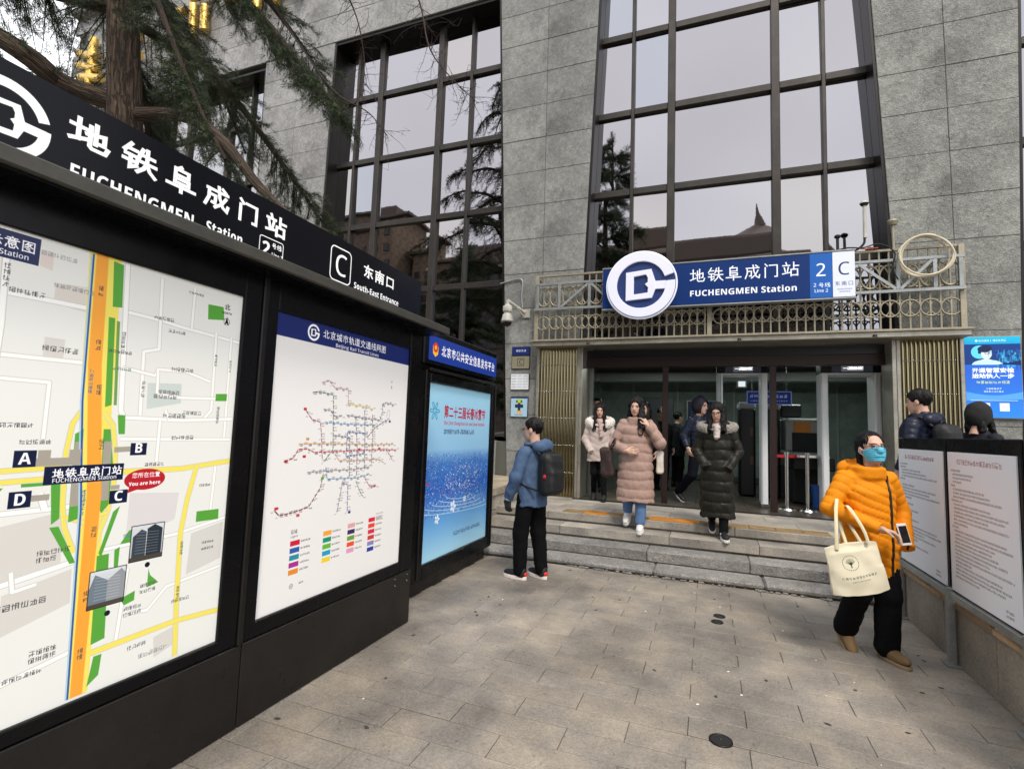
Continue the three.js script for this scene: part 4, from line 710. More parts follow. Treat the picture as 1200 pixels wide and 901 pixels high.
{
  const t = thing('station_sign', 'long blue illuminated station sign above the entrance', 'sign', [0, 0, -8.45]);
  part('sign_box', bx(3.64, 0.68, 0.11, 0.155, 3.997, -0.06, 0.006), std(0x1b2c52, 0.4, 0.3), t);
  part('sign_trim', [bx(3.66, 0.022, 0.13, 0.155, 4.349, -0.055, 0.004), bx(3.66, 0.022, 0.13, 0.155, 3.646, -0.055, 0.004)], M.zinc, t);
  tag(part('sign_face', board(3.63, 0.665, 0.008, 0.155, 3.9975, 0.0), emissive(T.sign, 0.05, { roughness: 0.28 }), t), 'blue face with white characters, line number and white exit letter');
  const R = 0.555, e = thing('emblem_disc', 'round white rail emblem disc on blue at the end of the sign', 'emblem', [-1.02, 4.005, -8.36]);
  part('disc', cyl(R, R, 0.05, 64).rotateX(Math.PI / 2).translate(0, 0, -0.026), std(0x22386e, 0.35), e);
  part('rim', new THREE.TorusGeometry(R, 0.014, 8, 80), std(0xdfe3ee, 0.35, 0, { emissive: 0xdfe3ee, emissiveIntensity: 0.12 }), e);
  const white = std(0xdadcec, 0.35, 0, { emissive: 0xdadcec, emissiveIntensity: 0.1 }), ext = { depth: 0.035, bevelEnabled: true, bevelSize: 0.004, bevelThickness: 0.004, bevelSegments: 2, curveSegments: 64 };
  const r = R * 0.965, a0 = (EMBLEM.from * Math.PI) / 180, a1 = (EMBLEM.to * Math.PI) / 180, ri = EMBLEM.inner * r, sh = new THREE.Shape();
  for (let i = 0; i <= 120; i++) { const a = lerp(a1, a0 + 2 * Math.PI, i / 120); sh[i ? 'lineTo' : 'moveTo'](Math.cos(a) * r * 0.99, Math.sin(a) * r * 0.99); }
  for (let i = 120; i >= 0; i--) { const a = lerp(a1, a0 + 2 * Math.PI, i / 120); sh.lineTo(Math.cos(a) * ri, Math.sin(a) * ri); }
  part('emblem_ring', new THREE.ExtrudeGeometry(sh, ext).translate(0, 0, 0.003), white, e);
  const d = new THREE.Shape(EMBLEM.letter.map(([x, y]) => new THREE.Vector2(x * r, y * r))); d.holes.push(new THREE.Path(EMBLEM.hole.slice().reverse().map(([x, y]) => new THREE.Vector2(x * r, y * r))));
  part('emblem_letter', new THREE.ExtrudeGeometry(d, ext).translate(0, 0, 0.0035), white, e);
  const k = [[0.428, 0.08], [0.722, 0.08], [0.71, -0.16], [0.428, -0.16]].map(([x, y]) => new THREE.Vector2(x * r, y * r));
  part('emblem_link', new THREE.ExtrudeGeometry(new THREE.Shape(k), { ...ext, bevelEnabled: false, depth: 0.034 }).translate(0, 0, 0.004), white, e);
}
{ // aerials and a coil of cable on the grille
  const a = thing('antenna', 'tall white rod aerial with a domed cap on a bent bracket', 'antenna', [2.12, 4.38, -8.68]);
  part('bracket', tube([[-0.2, 0.0, 0], [-0.06, 0.04, 0.01], [0.02, 0.12, 0.02], [0.03, 0.22, 0.02]], 0.016, 8), M.rubber, a);
  part('rod', cyl(0.022, 0.026, 0.5, 12).translate(0.035, 0.45, 0.02), M.whitePaint, a); part('cap', new THREE.SphereGeometry(0.06, 16, 8, 0, 7, 0, Math.PI / 2).scale(1, 0.8, 1).translate(0.035, 0.72, 0.02), M.whitePaint, a); part('cap_base', cyl(0.06, 0.04, 0.03, 16).translate(0.035, 0.706, 0.02), M.rubber, a);
  const b = thing('antenna', 'short black stub aerial beside the white letter panel', 'antenna', [1.81, 4.37, -8.68]);
  part('rod', cyl(0.02, 0.02, 0.24, 10).translate(0, 0.12, 0), M.rubber, b); part('cap', new THREE.SphereGeometry(0.045, 12, 8).scale(1, 0.7, 1).translate(0, 0.27, 0), M.rubber, b);
  const d = thing('antenna', 'beige mushroom aerial on a thin mast over the cable coil', 'antenna', [2.51, 4.37, -8.7]);
  part('mast', cyl(0.018, 0.018, 0.4, 10).translate(0, 0.2, 0), M.cream, d); part('cap', [new THREE.SphereGeometry(0.07, 14, 8, 0, 7, 0, Math.PI / 2).scale(1, 0.6, 1).translate(0, 0.43, 0), cyl(0.07, 0.05, 0.05, 14).translate(0, 0.405, 0)], M.cream, d);
  const pts = [], N = 90; for (let i = 0; i < N; i++) { const q = (i / N) * Math.PI * 2 * 3.3 + 1.2; pts.push(V(2.83 + Math.cos(q) * (0.3 + 0.025 * Math.sin(i * 0.3)), 4.19 + Math.sin(q) * (0.29 + 0.02 * Math.cos(i * 0.21)), -8.5 + 0.03 * Math.sin(i * 0.14) - i * 0.0004)); }
  const coil = part('cable_coil', tube(pts, 0.0135, 8, 220), std(0xc9c0a8, 0.6), null); tag(coil, 'thick cream cable coiled over the corner of the grille', 'cable');
  const w = part('loose_wire', tube([[1.7, 4.38, -8.6], [1.9, 4.42, -8.57], [2.1, 4.4, -8.56], [2.3, 4.44, -8.57], [2.48, 4.3, -8.56], [2.45, 4.05, -8.56], [2.52, 3.9, -8.57]], 0.01, 6, 60), M.rubber, null); tag(w, 'black wires trailing over the top of the grille', 'wire');
  const o = part('orange_wire', tube([[1.75, 4.4, -8.62], [1.95, 4.43, -8.6], [2.15, 4.395, -8.61], [2.3, 4.4, -8.62]], 0.009, 6, 40), std(0xb8481f, 0.6), null); tag(o, 'orange wire lying on the top rail of the grille', 'wire');
}
{ // surveillance camera
  const t = thing('security_camera', 'white dome security camera on a wall arm above the plaques', 'camera', [-3.2, 3.75, -8.88]);
  const w = M.whitePaint;
  part('mount_plate', bx(0.16, 0.16, 0.02, 0.02, 0.0, 0, 0.004), w, t); part('arm', [bar(V(0.0, 0.02, 0.01), V(-0.24, 0.2, 0.28), 0.026, 10), bar(V(-0.02, -0.05, 0.01), V(-0.12, 0.1, 0.16), 0.014, 8), bar(V(-0.24, 0.2, 0.28), V(-0.24, 0.1, 0.28), 0.03, 10)], w, t);
  part('housing', new THREE.LatheGeometry([[0, 0.12], [0.05, 0.12], [0.052, 0.1], [0.085, 0.09], [0.088, -0.01], [0.06, -0.02], [0.06, -0.04], [0.085, -0.07], [0.11, -0.18], [0.112, -0.21], [0, -0.21]].map((p) => new THREE.Vector2(...p)), 24).translate(-0.24, 0, 0.28), w, t);
  part('dome', new THREE.SphereGeometry(0.085, 18, 10, 0, 7, Math.PI / 2, Math.PI / 2).translate(-0.24, -0.205, 0.28), M.blackGlass, t);
  const c = part('conduit', tube([[-3.72, 4.36, -8.88], [-3.4, 4.42, -8.87], [-3.31, 4.42, -8.87], [-3.27, 4.38, -8.87], [-3.27, 4.1, -8.87], [-3.25, 3.86, -8.87]], 0.014, 8, 40), M.zinc, null); tag(c, 'thin grey conduit bent down the granite to the camera', 'conduit');
}
{ // plaques on the left pilaster
  const plq = (name, label, x0, x1, y0, y1, tex, k = 0, frame = M.frameDark) => { const t = thing(name, label, 'plaque', [(x0 + x1) / 2, (y0 + y1) / 2, FZ + 0.02], 0, 'plaques on the granite beside the entrance'); part('backing', bx(x1 - x0 + 0.02, y1 - y0 + 0.02, 0.024, 0, 0, -0.006, 0.004), frame, t); part('face', board(x1 - x0, y1 - y0, 0.006, 0, 0, 0.009), k ? emissive(tex, k) : std(0xffffff, 0.35, 0.1, { map: tex }), t); };
  plq('wall_plaque', 'small dark blue plaque, topmost on the granite beside the entrance', -3.42, -3.08, 2.97, 3.12, canvasTex(256, 112, (c) => { c.fillStyle = '#1a2f6e'; c.fillRect(0, 0, 256, 112); tinyPrint(c, 4, 56, 34, 32, '#e8eefc', 38); }));
  plq('wall_plaque', 'square bronze plaque with a framed letter C', -3.42, -3.08, 2.72, 2.95, canvasTex(256, 176, (c) => { c.fillStyle = '#8a8672'; c.fillRect(0, 0, 256, 176); c.strokeStyle = '#222'; c.lineWidth = 7; c.strokeRect(84, 34, 92, 100); latin(c, 'C', 130, 116, 92, '#222', { align: 'center', bold: false }); }));
  plq('wall_plaque', 'white timetable plaque in a black frame', -3.43, -3.08, 2.33, 2.62, canvasTex(320, 264, (c) => { c.fillStyle = '#dfe4ea'; c.fillRect(0, 0, 320, 264); for (let i = 0; i < 5; i++) for (let k = 0; k < 3; k++) tinyPrint(c, 5, 18 + k * 100, 26 + i * 48, 14, k ? '#7a8088' : '#444'); c.strokeStyle = '#8a92a0'; c.strokeRect(8, 8, 304, 248); }));
  plq('wall_plaque', 'light blue plaque with a green figure, lowest beside the entrance', -3.41, -3.09, 1.83, 2.19, canvasTex(280, 320, (c) => { c.fillStyle = '#a9cbe0'; c.fillRect(0, 0, 280, 320); c.fillStyle = '#1f5a3a'; c.fillRect(88, 52, 104, 44); c.fillStyle = '#b8cc2e'; c.fillRect(112, 30, 56, 90); c.fillStyle = '#20354e'; c.fillRect(70, 120, 140, 56); c.fillRect(118, 96, 44, 130); c.fillStyle = '#e8b04a'; c.fillRect(100, 222, 80, 46); c.fillStyle = '#2c3f6e'; c.fillRect(0, 0, 280, 24); tinyPrint(c, 7, 60, 282, 18, '#334'); }));
}
T.advert = canvasTex(560, 1010, (c, W, H) => { // 0.61 m x 1.11 m
  const g = c.createLinearGradient(0, 0, 0, H); g.addColorStop(0, '#19b6d8'); g.addColorStop(0.1, '#1c9ad2'); g.addColorStop(0.4, '#2a62d0'); g.addColorStop(1, '#2f84e0'); c.fillStyle = g; c.fillRect(0, 0, W, H);
  c.fillStyle = '#123a80'; c.fillRect(0, 90, W, 260);
  for (let i = 0; i < 150; i++) { c.fillStyle = ['#2ab0e0', '#1c62b0', '#0c2454', '#62d0f0'][i % 4]; c.globalAlpha = rr(0.2, 0.6); c.fillRect(rr(300, W), rr(150, 340), rr(4, 26), rr(10, 90)); } c.globalAlpha = 1;
  c.fillStyle = '#5fd0ec'; c.beginPath(); c.arc(150, 190, 84, 0, 7); c.fill();
  c.fillStyle = '#bfe6f2'; c.beginPath(); c.moveTo(70, 350); c.bezierCurveTo(90, 290, 170, 300, 180, 280); c.lineTo(250, 280); c.bezierCurveTo(270, 300, 350, 290, 390, 350); c.fill();
  c.fillStyle = '#cfe4ea'; c.beginPath(); c.ellipse(222, 210, 54, 74, 0.1, 0, 7); c.fill(); c.fillStyle = '#10264e'; c.beginPath(); c.ellipse(206, 150, 74, 44, -0.1, 0, 7); c.fill(); c.fillRect(138, 150, 30, 60);
  c.strokeStyle = '#10264e'; c.lineWidth = 5; c.strokeRect(206, 192, 36, 20); c.strokeRect(250, 190, 34, 20); c.fillStyle = '#8fb4c4'; c.fillRect(236, 214, 12, 26); c.fillRect(226, 254, 34, 5);
  c.fillStyle = '#0d2a5e'; c.beginPath(); c.moveTo(330, 350); c.lineTo(W, 300); c.lineTo(W, 360); c.fill();
  const w = '#f0f8ff'; c.fillStyle = w; c.beginPath(); c.arc(124, 46, 13, 0, 7); c.fill(); tinyPrint(c, 4, 146, 34, 24, w, 27); c.fillRect(266, 34, 3, 26); tinyPrint(c, 5, 290, 34, 24, w, 27);
  hanzi(c, '开通智慧安检', 70, 392, 58, w, 15, 70, 1.1); hanzi(c, '进站快人一步', 70, 462, 58, w, 15, 70, 1.1); tinyPrint(c, 8, 110, 552, 36, '#e2ee5a', 42); tinyPrint(c, 6, 200, 640, 22, w, 27); tinyPrint(c, 8, 180, 676, 20, w, 25);
  c.fillStyle = 'rgba(120,200,250,.5)'; c.beginPath(); c.moveTo(0, 690); c.bezierCurveTo(200, 740, 300, 760, W, 690); c.lineTo(W, 780); c.lineTo(0, 800); c.fill(); c.fillStyle = w; c.fillRect(40, 796, 470, 4); c.fillStyle = '#dfe8f4'; c.fillRect(330, 830, 96, 100); c.fillRect(140, 830, 96, 100);
});
{
  const t = thing('wall_poster', 'bright blue advertising poster with a face on the granite right of the entrance', 'poster', [3.65, 2.54, FZ + 0.03]);
  part('poster_frame', bx(0.63, 1.14, 0.03, 0, 0, -0.01, 0.004), M.zinc, t); tag(part('poster_sheet', board(0.61, 1.11, 0.006, 0, 0, 0.009), emissive(T.advert, 0.15), t), 'blue printed sheet');
}
{ // notice boards along the low wall (they face the steps; local x runs towards the street)
  const print = (seedLines, title) => canvasTex(760, 800, (c, W, H) => {
    c.fillStyle = '#ebf0f7'; c.fillRect(0, 0, W, H); tinyPrint(c, title, W / 2 - title * 17, 40, 30, '#8e3a44', 34);
    let y = 100; for (const [ind, n] of seedLines) { if (n) tinyPrint(c, n, 36 + ind * 26, y, 12.5, '#3e4046', 14.5); y += 21.5; }
    tinyPrint(c, 5, W - 150, 738, 13, '#333'); tinyPrint(c, 5, W - 150, 760, 13, '#333');
  });
  const A = [[0, 10], [0, 8], [1, 24], [1, 30], [1, 42], [0, 6], [0, 0], [1, 16], [1, 40], [1, 34], [1, 44], [1, 12], [0, 0], [1, 14], [0, 0], [1, 20], [0, 9], [0, 0], [0, 22], [0, 0], [1, 40], [1, 44], [1, 26], [1, 38], [1, 18], [0, 0], [1, 30]];
  const B = [[0, 9], [1, 18], [1, 16], [1, 8], [0, 4], [1, 26], [1, 30], [1, 38], [0, 10], [1, 30], [1, 42], [1, 40], [1, 28], [1, 42], [1, 12], [0, 6], [1, 40], [1, 44], [1, 32], [1, 30], [1, 34], [1, 40], [1, 28], [1, 44], [1, 14], [1, 36], [1, 42], [1, 38], [1, 20]];
  const made = [['white notice board with short paragraphs beside the top of the steps', -5.86, -4.87, print(A, 15)], ['white notice board densely printed under a red title', -4.8, -3.86, print(B, 15)], ['white notice board at the street end of the low wall', -3.79, -2.85, print(A, 12)]];
  for (const [label, z0, z1, tex] of made) {
    const w = z1 - z0, t = thing('notice_board', label, 'notice board', [1.68, 0, (z0 + z1) / 2], -Math.PI / 2, 'notice boards on the low wall');
    part('frame', bx(w + 0.05, 1.17, 0.05, 0, 1.06, -0.035, 0.006), M.blackPaint, t);
    part('notice_sheet', board(w - 0.02, 1.0, 0.008, 0, 1.045, -0.004), std(0xffffff, 0.5, 0, { map: tex }), t);
    part('bottom_rail', bx(w + 0.05, 0.05, 0.06, 0, 0.505, -0.01, 0.005), M.zinc, t);
    const p = part('post', bx(0.05, 0.56, 0.045, -w / 2 - 0.01, 0.25, 0.01, 0.004), M.zinc, t); p.position.y = 0.02; part('post_foot', bx(0.12, 0.012, 0.1, -w / 2 - 0.01, -0.013, 0.01, 0.002), M.zinc, p);
    part('stem', cyl(0.02, 0.02, 0.1, 10).translate(w / 2 - 0.42, 0.47, -0.08), M.chrome, t); part('disc_foot', cyl(0.05, 0.06, 0.025, 20).translate(w / 2 - 0.42, 0.459, -0.08), M.chrome, t);
  }
}
{ // small dark discs set in the pavement
  for (const [x, z, r, label] of [[0.068, -3.086, 0.055, 'round dark stud in the paving with a pale worn rim'], [0.1, -5.11, 0.045, 'small round black stud in the paving, closer to the steps of a pair'], [0.08, -4.95, 0.045, 'small round black stud in the paving, farther from the steps of a pair']]) {
    const t = thing('ground_stud', label, 'stud', [x, 0.002, z], 0, 'round studs set in the pavement');
    part('rim', plain(new THREE.TorusGeometry(r, 0.006, 6, 24).rotateX(Math.PI / 2)), M.frameDark, t); part('cap', cyl(r, r, 0.006, 24), M.rubber, t); part('bolt', cyl(0.006, 0.006, 0.006, 8).translate(0, 0.005, 0), M.chrome, t);
  }
}

// ---------------------------------------------------------------- entrance hall behind the doors
{
  const t = thing('entrance_hall', 'dim entrance hall with pale green walls behind the doors', 'hall');
  const green = std(0xa2b0aa, 0.7, 0, { map: T.grime }), y0 = LAND, y1 = 3.25;
  part('back_wall', bx(6.4, 3, 0.1, 0.4, y0 + 1.5, -14.3), green, t); part('side_wall', bx(0.1, 3, 5.4, -2.75, y0 + 1.5, -11.75), green, t); part('side_wall', bx(0.1, 3, 5.4, 3.6, y0 + 1.5, -11.75), green, t);
  for (const x of [-1.9, -0.75, 0.62, 1.75, 2.9]) part('wall_seam', bx(0.05, 2.7, 0.03, x, y0 + 1.4, -14.24, 0.008), M.greyPlastic, t);
  part('skirting', bx(6.2, 0.14, 0.03, 0.4, y0 + 0.07, -14.235, 0.006), std(0x4a4d4c, 0.5), t); part('passage_door', bx(1.0, 2.1, 0.05, -1.35, y0 + 1.05, -14.23, 0.01), std(0x5a5f62, 0.4, 0.4), t); part('duct', bx(6.2, 0.22, 0.35, 0.4, 3.0, -13.2, 0.02), M.greyPlastic, t);
  part('ceiling', bx(6.5, 0.1, 5.6, 0.4, y1, -11.9), std(0x77746e, 0.9), t);
  for (const x of [-2.42, 3.05]) part('return_wall', bx(0.9, 2.9, 0.1, x, y0 + 1.44, -9.28), std(0x77746e, 0.8), t);
  for (const [x, z, label] of [[-0.9, -11.4, 'white tube lamp on the hall ceiling above the people in dark clothes'], [1.9, -11.4, 'white tube lamp on the hall ceiling above the baggage scanner']]) {
    const l = thing('ceiling_lamp', label, 'lamp', [x, y1 - 0.08, z], 0, 'tube lamps in the entrance hall');
    part('fitting', bx(1.2, 0.04, 0.12, 0, 0, 0, 0.006), M.whitePaint, l); part('tube', cyl(0.018, 0.018, 1.15, 10).rotateZ(Math.PI / 2).translate(0, -0.035, 0), std(0xffffff, 0.4, 0, { emissive: 0xf2fff8, emissiveIntensity: 1.2 }), l);
    const r = new THREE.RectAreaLight(0xf0fff8, 44, 1.15, 0.08); r.position.set(0, -0.06, 0); r.rotation.x = -Math.PI / 2; l.add(r); r.name = 'tube_light';
  }
  for (const [x, w, label] of [[2.05, 0.8, 'lit white strip lamp behind the door head beside the ribbed panel'], [-1.3, 1.2, 'unlit strip lamp behind the door head over the pale coat']]) { const l = thing('door_lamp', label, 'lamp', [x, 3.06, -9.25], 0, 'strip lamps behind the door head'); part('strip', bx(w, 0.03, 0.04, 0, 0, 0, 0.004), std(0xffffff, 0.4, 0, { emissive: 0xffffff, emissiveIntensity: w < 1 ? 0.35 : 0.05 }), l); }
}
T.screen = canvasTex(256, 64, (c) => { c.fillStyle = '#14161a'; c.fillRect(0, 0, 256, 64); c.fillStyle = '#3a3d42'; c.fillRect(60, 6, 136, 52); hanzi(c, '一', 72, 20, 24, '#fff', 14); tinyPrint(c, 7, 98, 20, 24, '#ffffff', 13); });
for (const [x0, x1, z, label] of [[0.14, 0.93, -9.5, 'silver walk-through metal detector behind the dark coated woman'], [1.72, 2.55, -9.55, 'silver walk-through metal detector with an open passage beside the door post']]) {
  const t = thing('metal_detector', label, 'metal detector', [(x0 + x1) / 2, LAND, z], 0, 'walk-through metal detectors'), w = x1 - x0, m = std(0xdde1e3, 0.4, 0.0);
  for (const s of [-1, 1]) part('upright', bx(0.1, 2.22, 0.42, s * (w / 2 - 0.05), 1.11, -0.2, 0.02), m, t);
  for (const s of [-1, 1]) part('foot', bx(0.13, 0.06, 0.46, s * (w / 2 - 0.05), 0.03, -0.2, 0.01), M.chrome, t);
  part('head', bx(w, 0.15, 0.4, 0, 2.3, -0.2, 0.01), M.darkPlastic, t); part('head_trim', [bx(w, 0.03, 0.42, 0, 2.21, -0.2, 0.005), bx(w, 0.025, 0.42, 0, 2.385, -0.2, 0.005)], m, t);
  part('display', board(0.56, 0.13, 0.01, 0.02, 2.3, 0.005), emissive(T.screen, 1.1), t); part('sensor', bx(0.1, 0.05, 0.06, 0, 2.43, -0.05, 0.006), M.whitePaint, t);
}
for (const [x, label] of [[1.2, 'chrome barrier post with red belt near the door post'], [1.49, 'chrome barrier post without a belt between door post and detector']]) {
  const t = thing('barrier_post', label, 'barrier post', [x, LAND, -9.45], 0, 'chrome barrier posts inside the doors');
  part('post', cyl(0.028, 0.028, 0.9, 14).translate(0, 0.45, 0), M.chrome, t); part('base', cyl(0.12, 0.14, 0.03, 24).translate(0, 0.015, 0), M.chrome, t); part('knob', cyl(0.036, 0.036, 0.05, 14).translate(0, 0.9, 0), M.chrome, t);
  if (x < 1.3) part('belt', bx(0.5, 0.05, 0.006, 0.16, 0.85, -0.18, 0.002).rotateY(0.5), std(0xc0202c, 0.6), t);
}
{
  const x = thing('baggage_scanner', 'grey and black baggage scanner with an orange plate in the hall', 'scanner', [1.62, LAND, -11.2]);
  part('cabinet', bx(0.7, 0.62, 1.5, 0.1, 1.22, -0.4, 0.03), M.greyPlastic, x); part('belt_bed', bx(0.62, 0.22, 2.4, 0.08, 0.72, -0.1, 0.02), M.darkPlastic, x); part('underframe', bx(0.55, 0.6, 1.9, 0.08, 0.31, -0.2, 0.02), M.rubber, x);
  part('curtain', bx(0.5, 0.36, 0.02, 0.1, 1.08, 0.36), M.rubber, x); part('warning_plate', bx(0.28, 0.2, 0.01, 0.02, 1.36, 0.357, 0.003), std(0xc07a1c, 0.5), x); part('monitor', bx(0.36, 0.26, 0.2, -0.1, 1.68, -0.2, 0.02), M.darkPlastic, x);
  part('roller_table', bx(0.5, 0.05, 0.9, -0.3, 0.86, 1.05, 0.01).rotateY(0.2), M.chrome, x);
  for (const [gx, label] of [[0.72, 'black ticket gate tower, closer to the pale blue panel'], [1.15, 'black ticket gate tower beside the scanner']]) { const t = thing('ticket_gate', label, 'gate', [gx, LAND, -11.3], 0, 'black gate towers in the hall'); part('tower', bx(0.3, 1.72, 0.5, 0, 0.86, 0, 0.04), M.darkPlastic, t); part('gate_cap', bx(0.32, 0.14, 0.52, 0, 1.76, 0, 0.03), M.greyPlastic, t); for (const y of [0.7, 1.25]) part('signal_plate', bx(0.06, 0.16, 0.01, 0.08, y, 0.255, 0.002), std(0x5a3a34, 0.4), t); }
  const b = thing('blue_bin', 'blue plastic bin on the floor beside the scanner', 'bin', [1.75, LAND, -9.95]); part('bin_body', cyl(0.13, 0.11, 0.38, 20).translate(0, 0.19, 0), std(0x14468c, 0.45), b); part('bin_rim', new THREE.TorusGeometry(0.13, 0.01, 6, 24).rotateX(Math.PI / 2).translate(0, 0.38, 0), std(0x14468c, 0.45), b);
  const s = thing('hanging_sign', 'dark blue direction sign hanging in the hall', 'sign', [1.1, 2.37, -11.0]); part('panel', board(0.78, 0.26, 0.03, 0, 0, 0), emissive(canvasTex(384, 128, (c) => { c.fillStyle = '#1c2c66'; c.fillRect(0, 0, 384, 128); c.strokeStyle = '#8a96c0'; c.lineWidth = 5; c.strokeRect(4, 4, 376, 120); tinyPrint(c, 9, 30, 32, 30, '#aab4e0', 36); tinyPrint(c, 16, 34, 84, 16, '#8a96c8', 20); }), 0.2), s); part('hanger', [bar(V(-0.3, 0.13, 0), V(-0.3, 0.84, 0), 0.006), bar(V(0.3, 0.13, 0), V(0.3, 0.84, 0), 0.006)], M.zinc, s);
  const e = thing('exit_lamp', 'small lit white box sign under the ceiling of the hall', 'sign', [0.6, 2.6, -10.6]); part('box', bx(0.18, 0.14, 0.06, 0, 0, 0, 0.008), M.whitePaint, e); part('lit_face', bx(0.12, 0.1, 0.004, 0, 0, 0.033), std(0xe8f2f4, 0.4, 0, { emissive: 0xdcecf0, emissiveIntensity: 0.5 }), e); part('hanger', bar(V(0, 0.07, 0), V(0, 0.6, 0), 0.006), M.zinc, e);
  const p = thing('wall_panel_poster', 'dark blue information panel on the back wall of the hall', 'panel', [-0.05, 2.05, -14.2]); part('frame', bx(0.96, 0.94, 0.05, 0, 0, 0, 0.01), M.zinc, p); part('sheet', board(0.88, 0.86, 0.01, 0, 0, 0.026), std(0xffffff, 0.4, 0, { map: canvasTex(256, 256, (c) => { c.fillStyle = '#1a3560'; c.fillRect(0, 0, 256, 256); for (let i = 0; i < 9; i++) tinyPrint(c, 10, 24, 30 + i * 22, 12, '#9ab0d4', 20); }) }), p);
}

// ---------------------------------------------------------------- people: distance fields meshed with surface nets
function nets(f, lo, hi, cell, color) {
  const n = [0, 1, 2].map((k) => Math.ceil((hi[k] - lo[k]) / cell) + 1), [nx, ny, nz] = n, F = new Float32Array(nx * ny * nz), id = new Int32Array(nx * ny * nz).fill(-1), pos = [], idx = [], col = [];
  const at = (i, j, k) => (k * ny + j) * nx + i;
  const bs = 5, skip = bs * cell * 1.3 + 0.02; // blocks far from the surface take one value
  for (let K = 0; K < nz; K += bs) for (let Jj = 0; Jj < ny; Jj += bs) for (let I = 0; I < nx; I += bs) {
    const c = f(lo[0] + (I + bs / 2) * cell, lo[1] + (Jj + bs / 2) * cell, lo[2] + (K + bs / 2) * cell), far = Math.abs(c) > skip;
    for (let k = K; k < Math.min(nz, K + bs); k++) for (let j = Jj; j < Math.min(ny, Jj + bs); j++) for (let i = I; i < Math.min(nx, I + bs); i++) F[at(i, j, k)] = far ? c : f(lo[0] + i * cell, lo[1] + j * cell, lo[2] + k * cell);
  }
  const v = new Float64Array(8), E = [[0, 1], [0, 2], [0, 4], [1, 3], [1, 5], [2, 3], [2, 6], [3, 7], [4, 5], [4, 6], [5, 7], [6, 7]];
  for (let k = 0; k < nz - 1; k++) for (let j = 0; j < ny - 1; j++) for (let i = 0; i < nx - 1; i++) {
    let m = 0; const o = at(i, j, k); for (let c = 0; c < 8; c++) if (F[o + (c & 1) + ((c >> 1) & 1) * nx + (c >> 2) * nx * ny] < 0) m |= 1 << c;
    if (m === 0 || m === 255) continue;
    for (let c = 0; c < 8; c++) v[c] = F[o + (c & 1) + ((c >> 1) & 1) * nx + (c >> 2) * nx * ny];
    let x = 0, y = 0, z = 0, q = 0;
    for (const [a, b] of E) if (v[a] < 0 !== v[b] < 0) { const t = v[a] / (v[a] - v[b]); x += lerp(a & 1, b & 1, t); y += lerp((a >> 1) & 1, (b >> 1) & 1, t); z += lerp(a >> 2, b >> 2, t); q++; }
    id[at(i, j, k)] = pos.length / 3; pos.push(lo[0] + (i + x / q) * cell, lo[1] + (j + y / q) * cell, lo[2] + (k + z / q) * cell);
  }
  const st = [1, nx, nx * ny];
  for (let k = 1; k < nz - 1; k++) for (let j = 1; j < ny - 1; j++) for (let i = 1; i < nx - 1; i++) {
    const o = at(i, j, k), s = F[o] < 0;
    for (let ax = 0; ax < 3; ax++) {
      if (s === F[o + st[ax]] < 0) continue;
      const u = st[(ax + 1) % 3], w = st[(ax + 2) % 3], a = id[o], b = id[o - u], c = id[o - u - w], d = id[o - w];
      if (a < 0 || b < 0 || c < 0 || d < 0) continue;
      if (s) idx.push(a, b, c, a, c, d); else idx.push(a, c, b, a, d, c);
    }
  }
  const g = new THREE.BufferGeometry(), uv = new Float32Array((pos.length / 3) * 2);
  for (let i = 0; i < pos.length / 3; i++) { uv[2 * i] = pos[3 * i] + pos[3 * i + 2] * 0.7; uv[2 * i + 1] = pos[3 * i + 1]; if (color) col.push(...color(pos[3 * i], pos[3 * i + 1], pos[3 * i + 2])); }
  g.setAttribute('position', new THREE.Float32BufferAttribute(pos, 3)); g.setAttribute('uv', new THREE.BufferAttribute(uv, 2)); if (color) g.setAttribute('color', new THREE.Float32BufferAttribute(col, 3));
  g.setIndex(idx); g.computeVertexNormals();
  return g;
}
const smin = (a, b, k) => { const h = Math.max(k - Math.abs(a - b), 0) / k; return Math.min(a, b) - h * h * k * 0.25; };
const cap = (a, b, ra, rb = ra) => { const dx = b[0] - a[0], dy = b[1] - a[1], dz = b[2] - a[2], q = dx * dx + dy * dy + dz * dz; return (x, y, z) => { const px = x - a[0], py = y - a[1], pz = z - a[2], t = clamp((px * dx + py * dy + pz * dz) / q, 0, 1), ux = px - dx * t, uy = py - dy * t, uz = pz - dz * t; return Math.sqrt(ux * ux + uy * uy + uz * uz) - (ra + (rb - ra) * t); }; };
const ell = (c, r) => (x, y, z) => { const a = (x - c[0]) / r[0], b = (y - c[1]) / r[1], d = (z - c[2]) / r[2], k0 = Math.sqrt(a * a + b * b + d * d), k1 = Math.sqrt((a / r[0]) ** 2 + (b / r[1]) ** 2 + (d / r[2]) ** 2); return k1 > 0 ? (k0 * (k0 - 1)) / k1 : -1; };
const len3 = (a, b, c) => Math.sqrt(a * a + b * b + c * c), len2 = (a, b) => Math.sqrt(a * a + b * b);
const rbox = (c, h, r) => (x, y, z) => { const a = Math.abs(x - c[0]) - h[0] + r, b = Math.abs(y - c[1]) - h[1] + r, d = Math.abs(z - c[2]) - h[2] + r; return len3(Math.max(a, 0), Math.max(b, 0), Math.max(d, 0)) + Math.min(Math.max(a, b, d), 0) - r; };
const uni = (list, k = 0.02) => (x, y, z) => { let d = list[0](x, y, z); for (let i = 1; i < list.length; i++) d = smin(d, list[i](x, y, z), k); return d; };
const cloth = (color, o = {}) => new THREE.MeshPhysicalMaterial({ color, roughness: o.rough ?? 0.8, specularIntensity: 0.25, bumpMap: T.weave, bumpScale: 0.0006 });
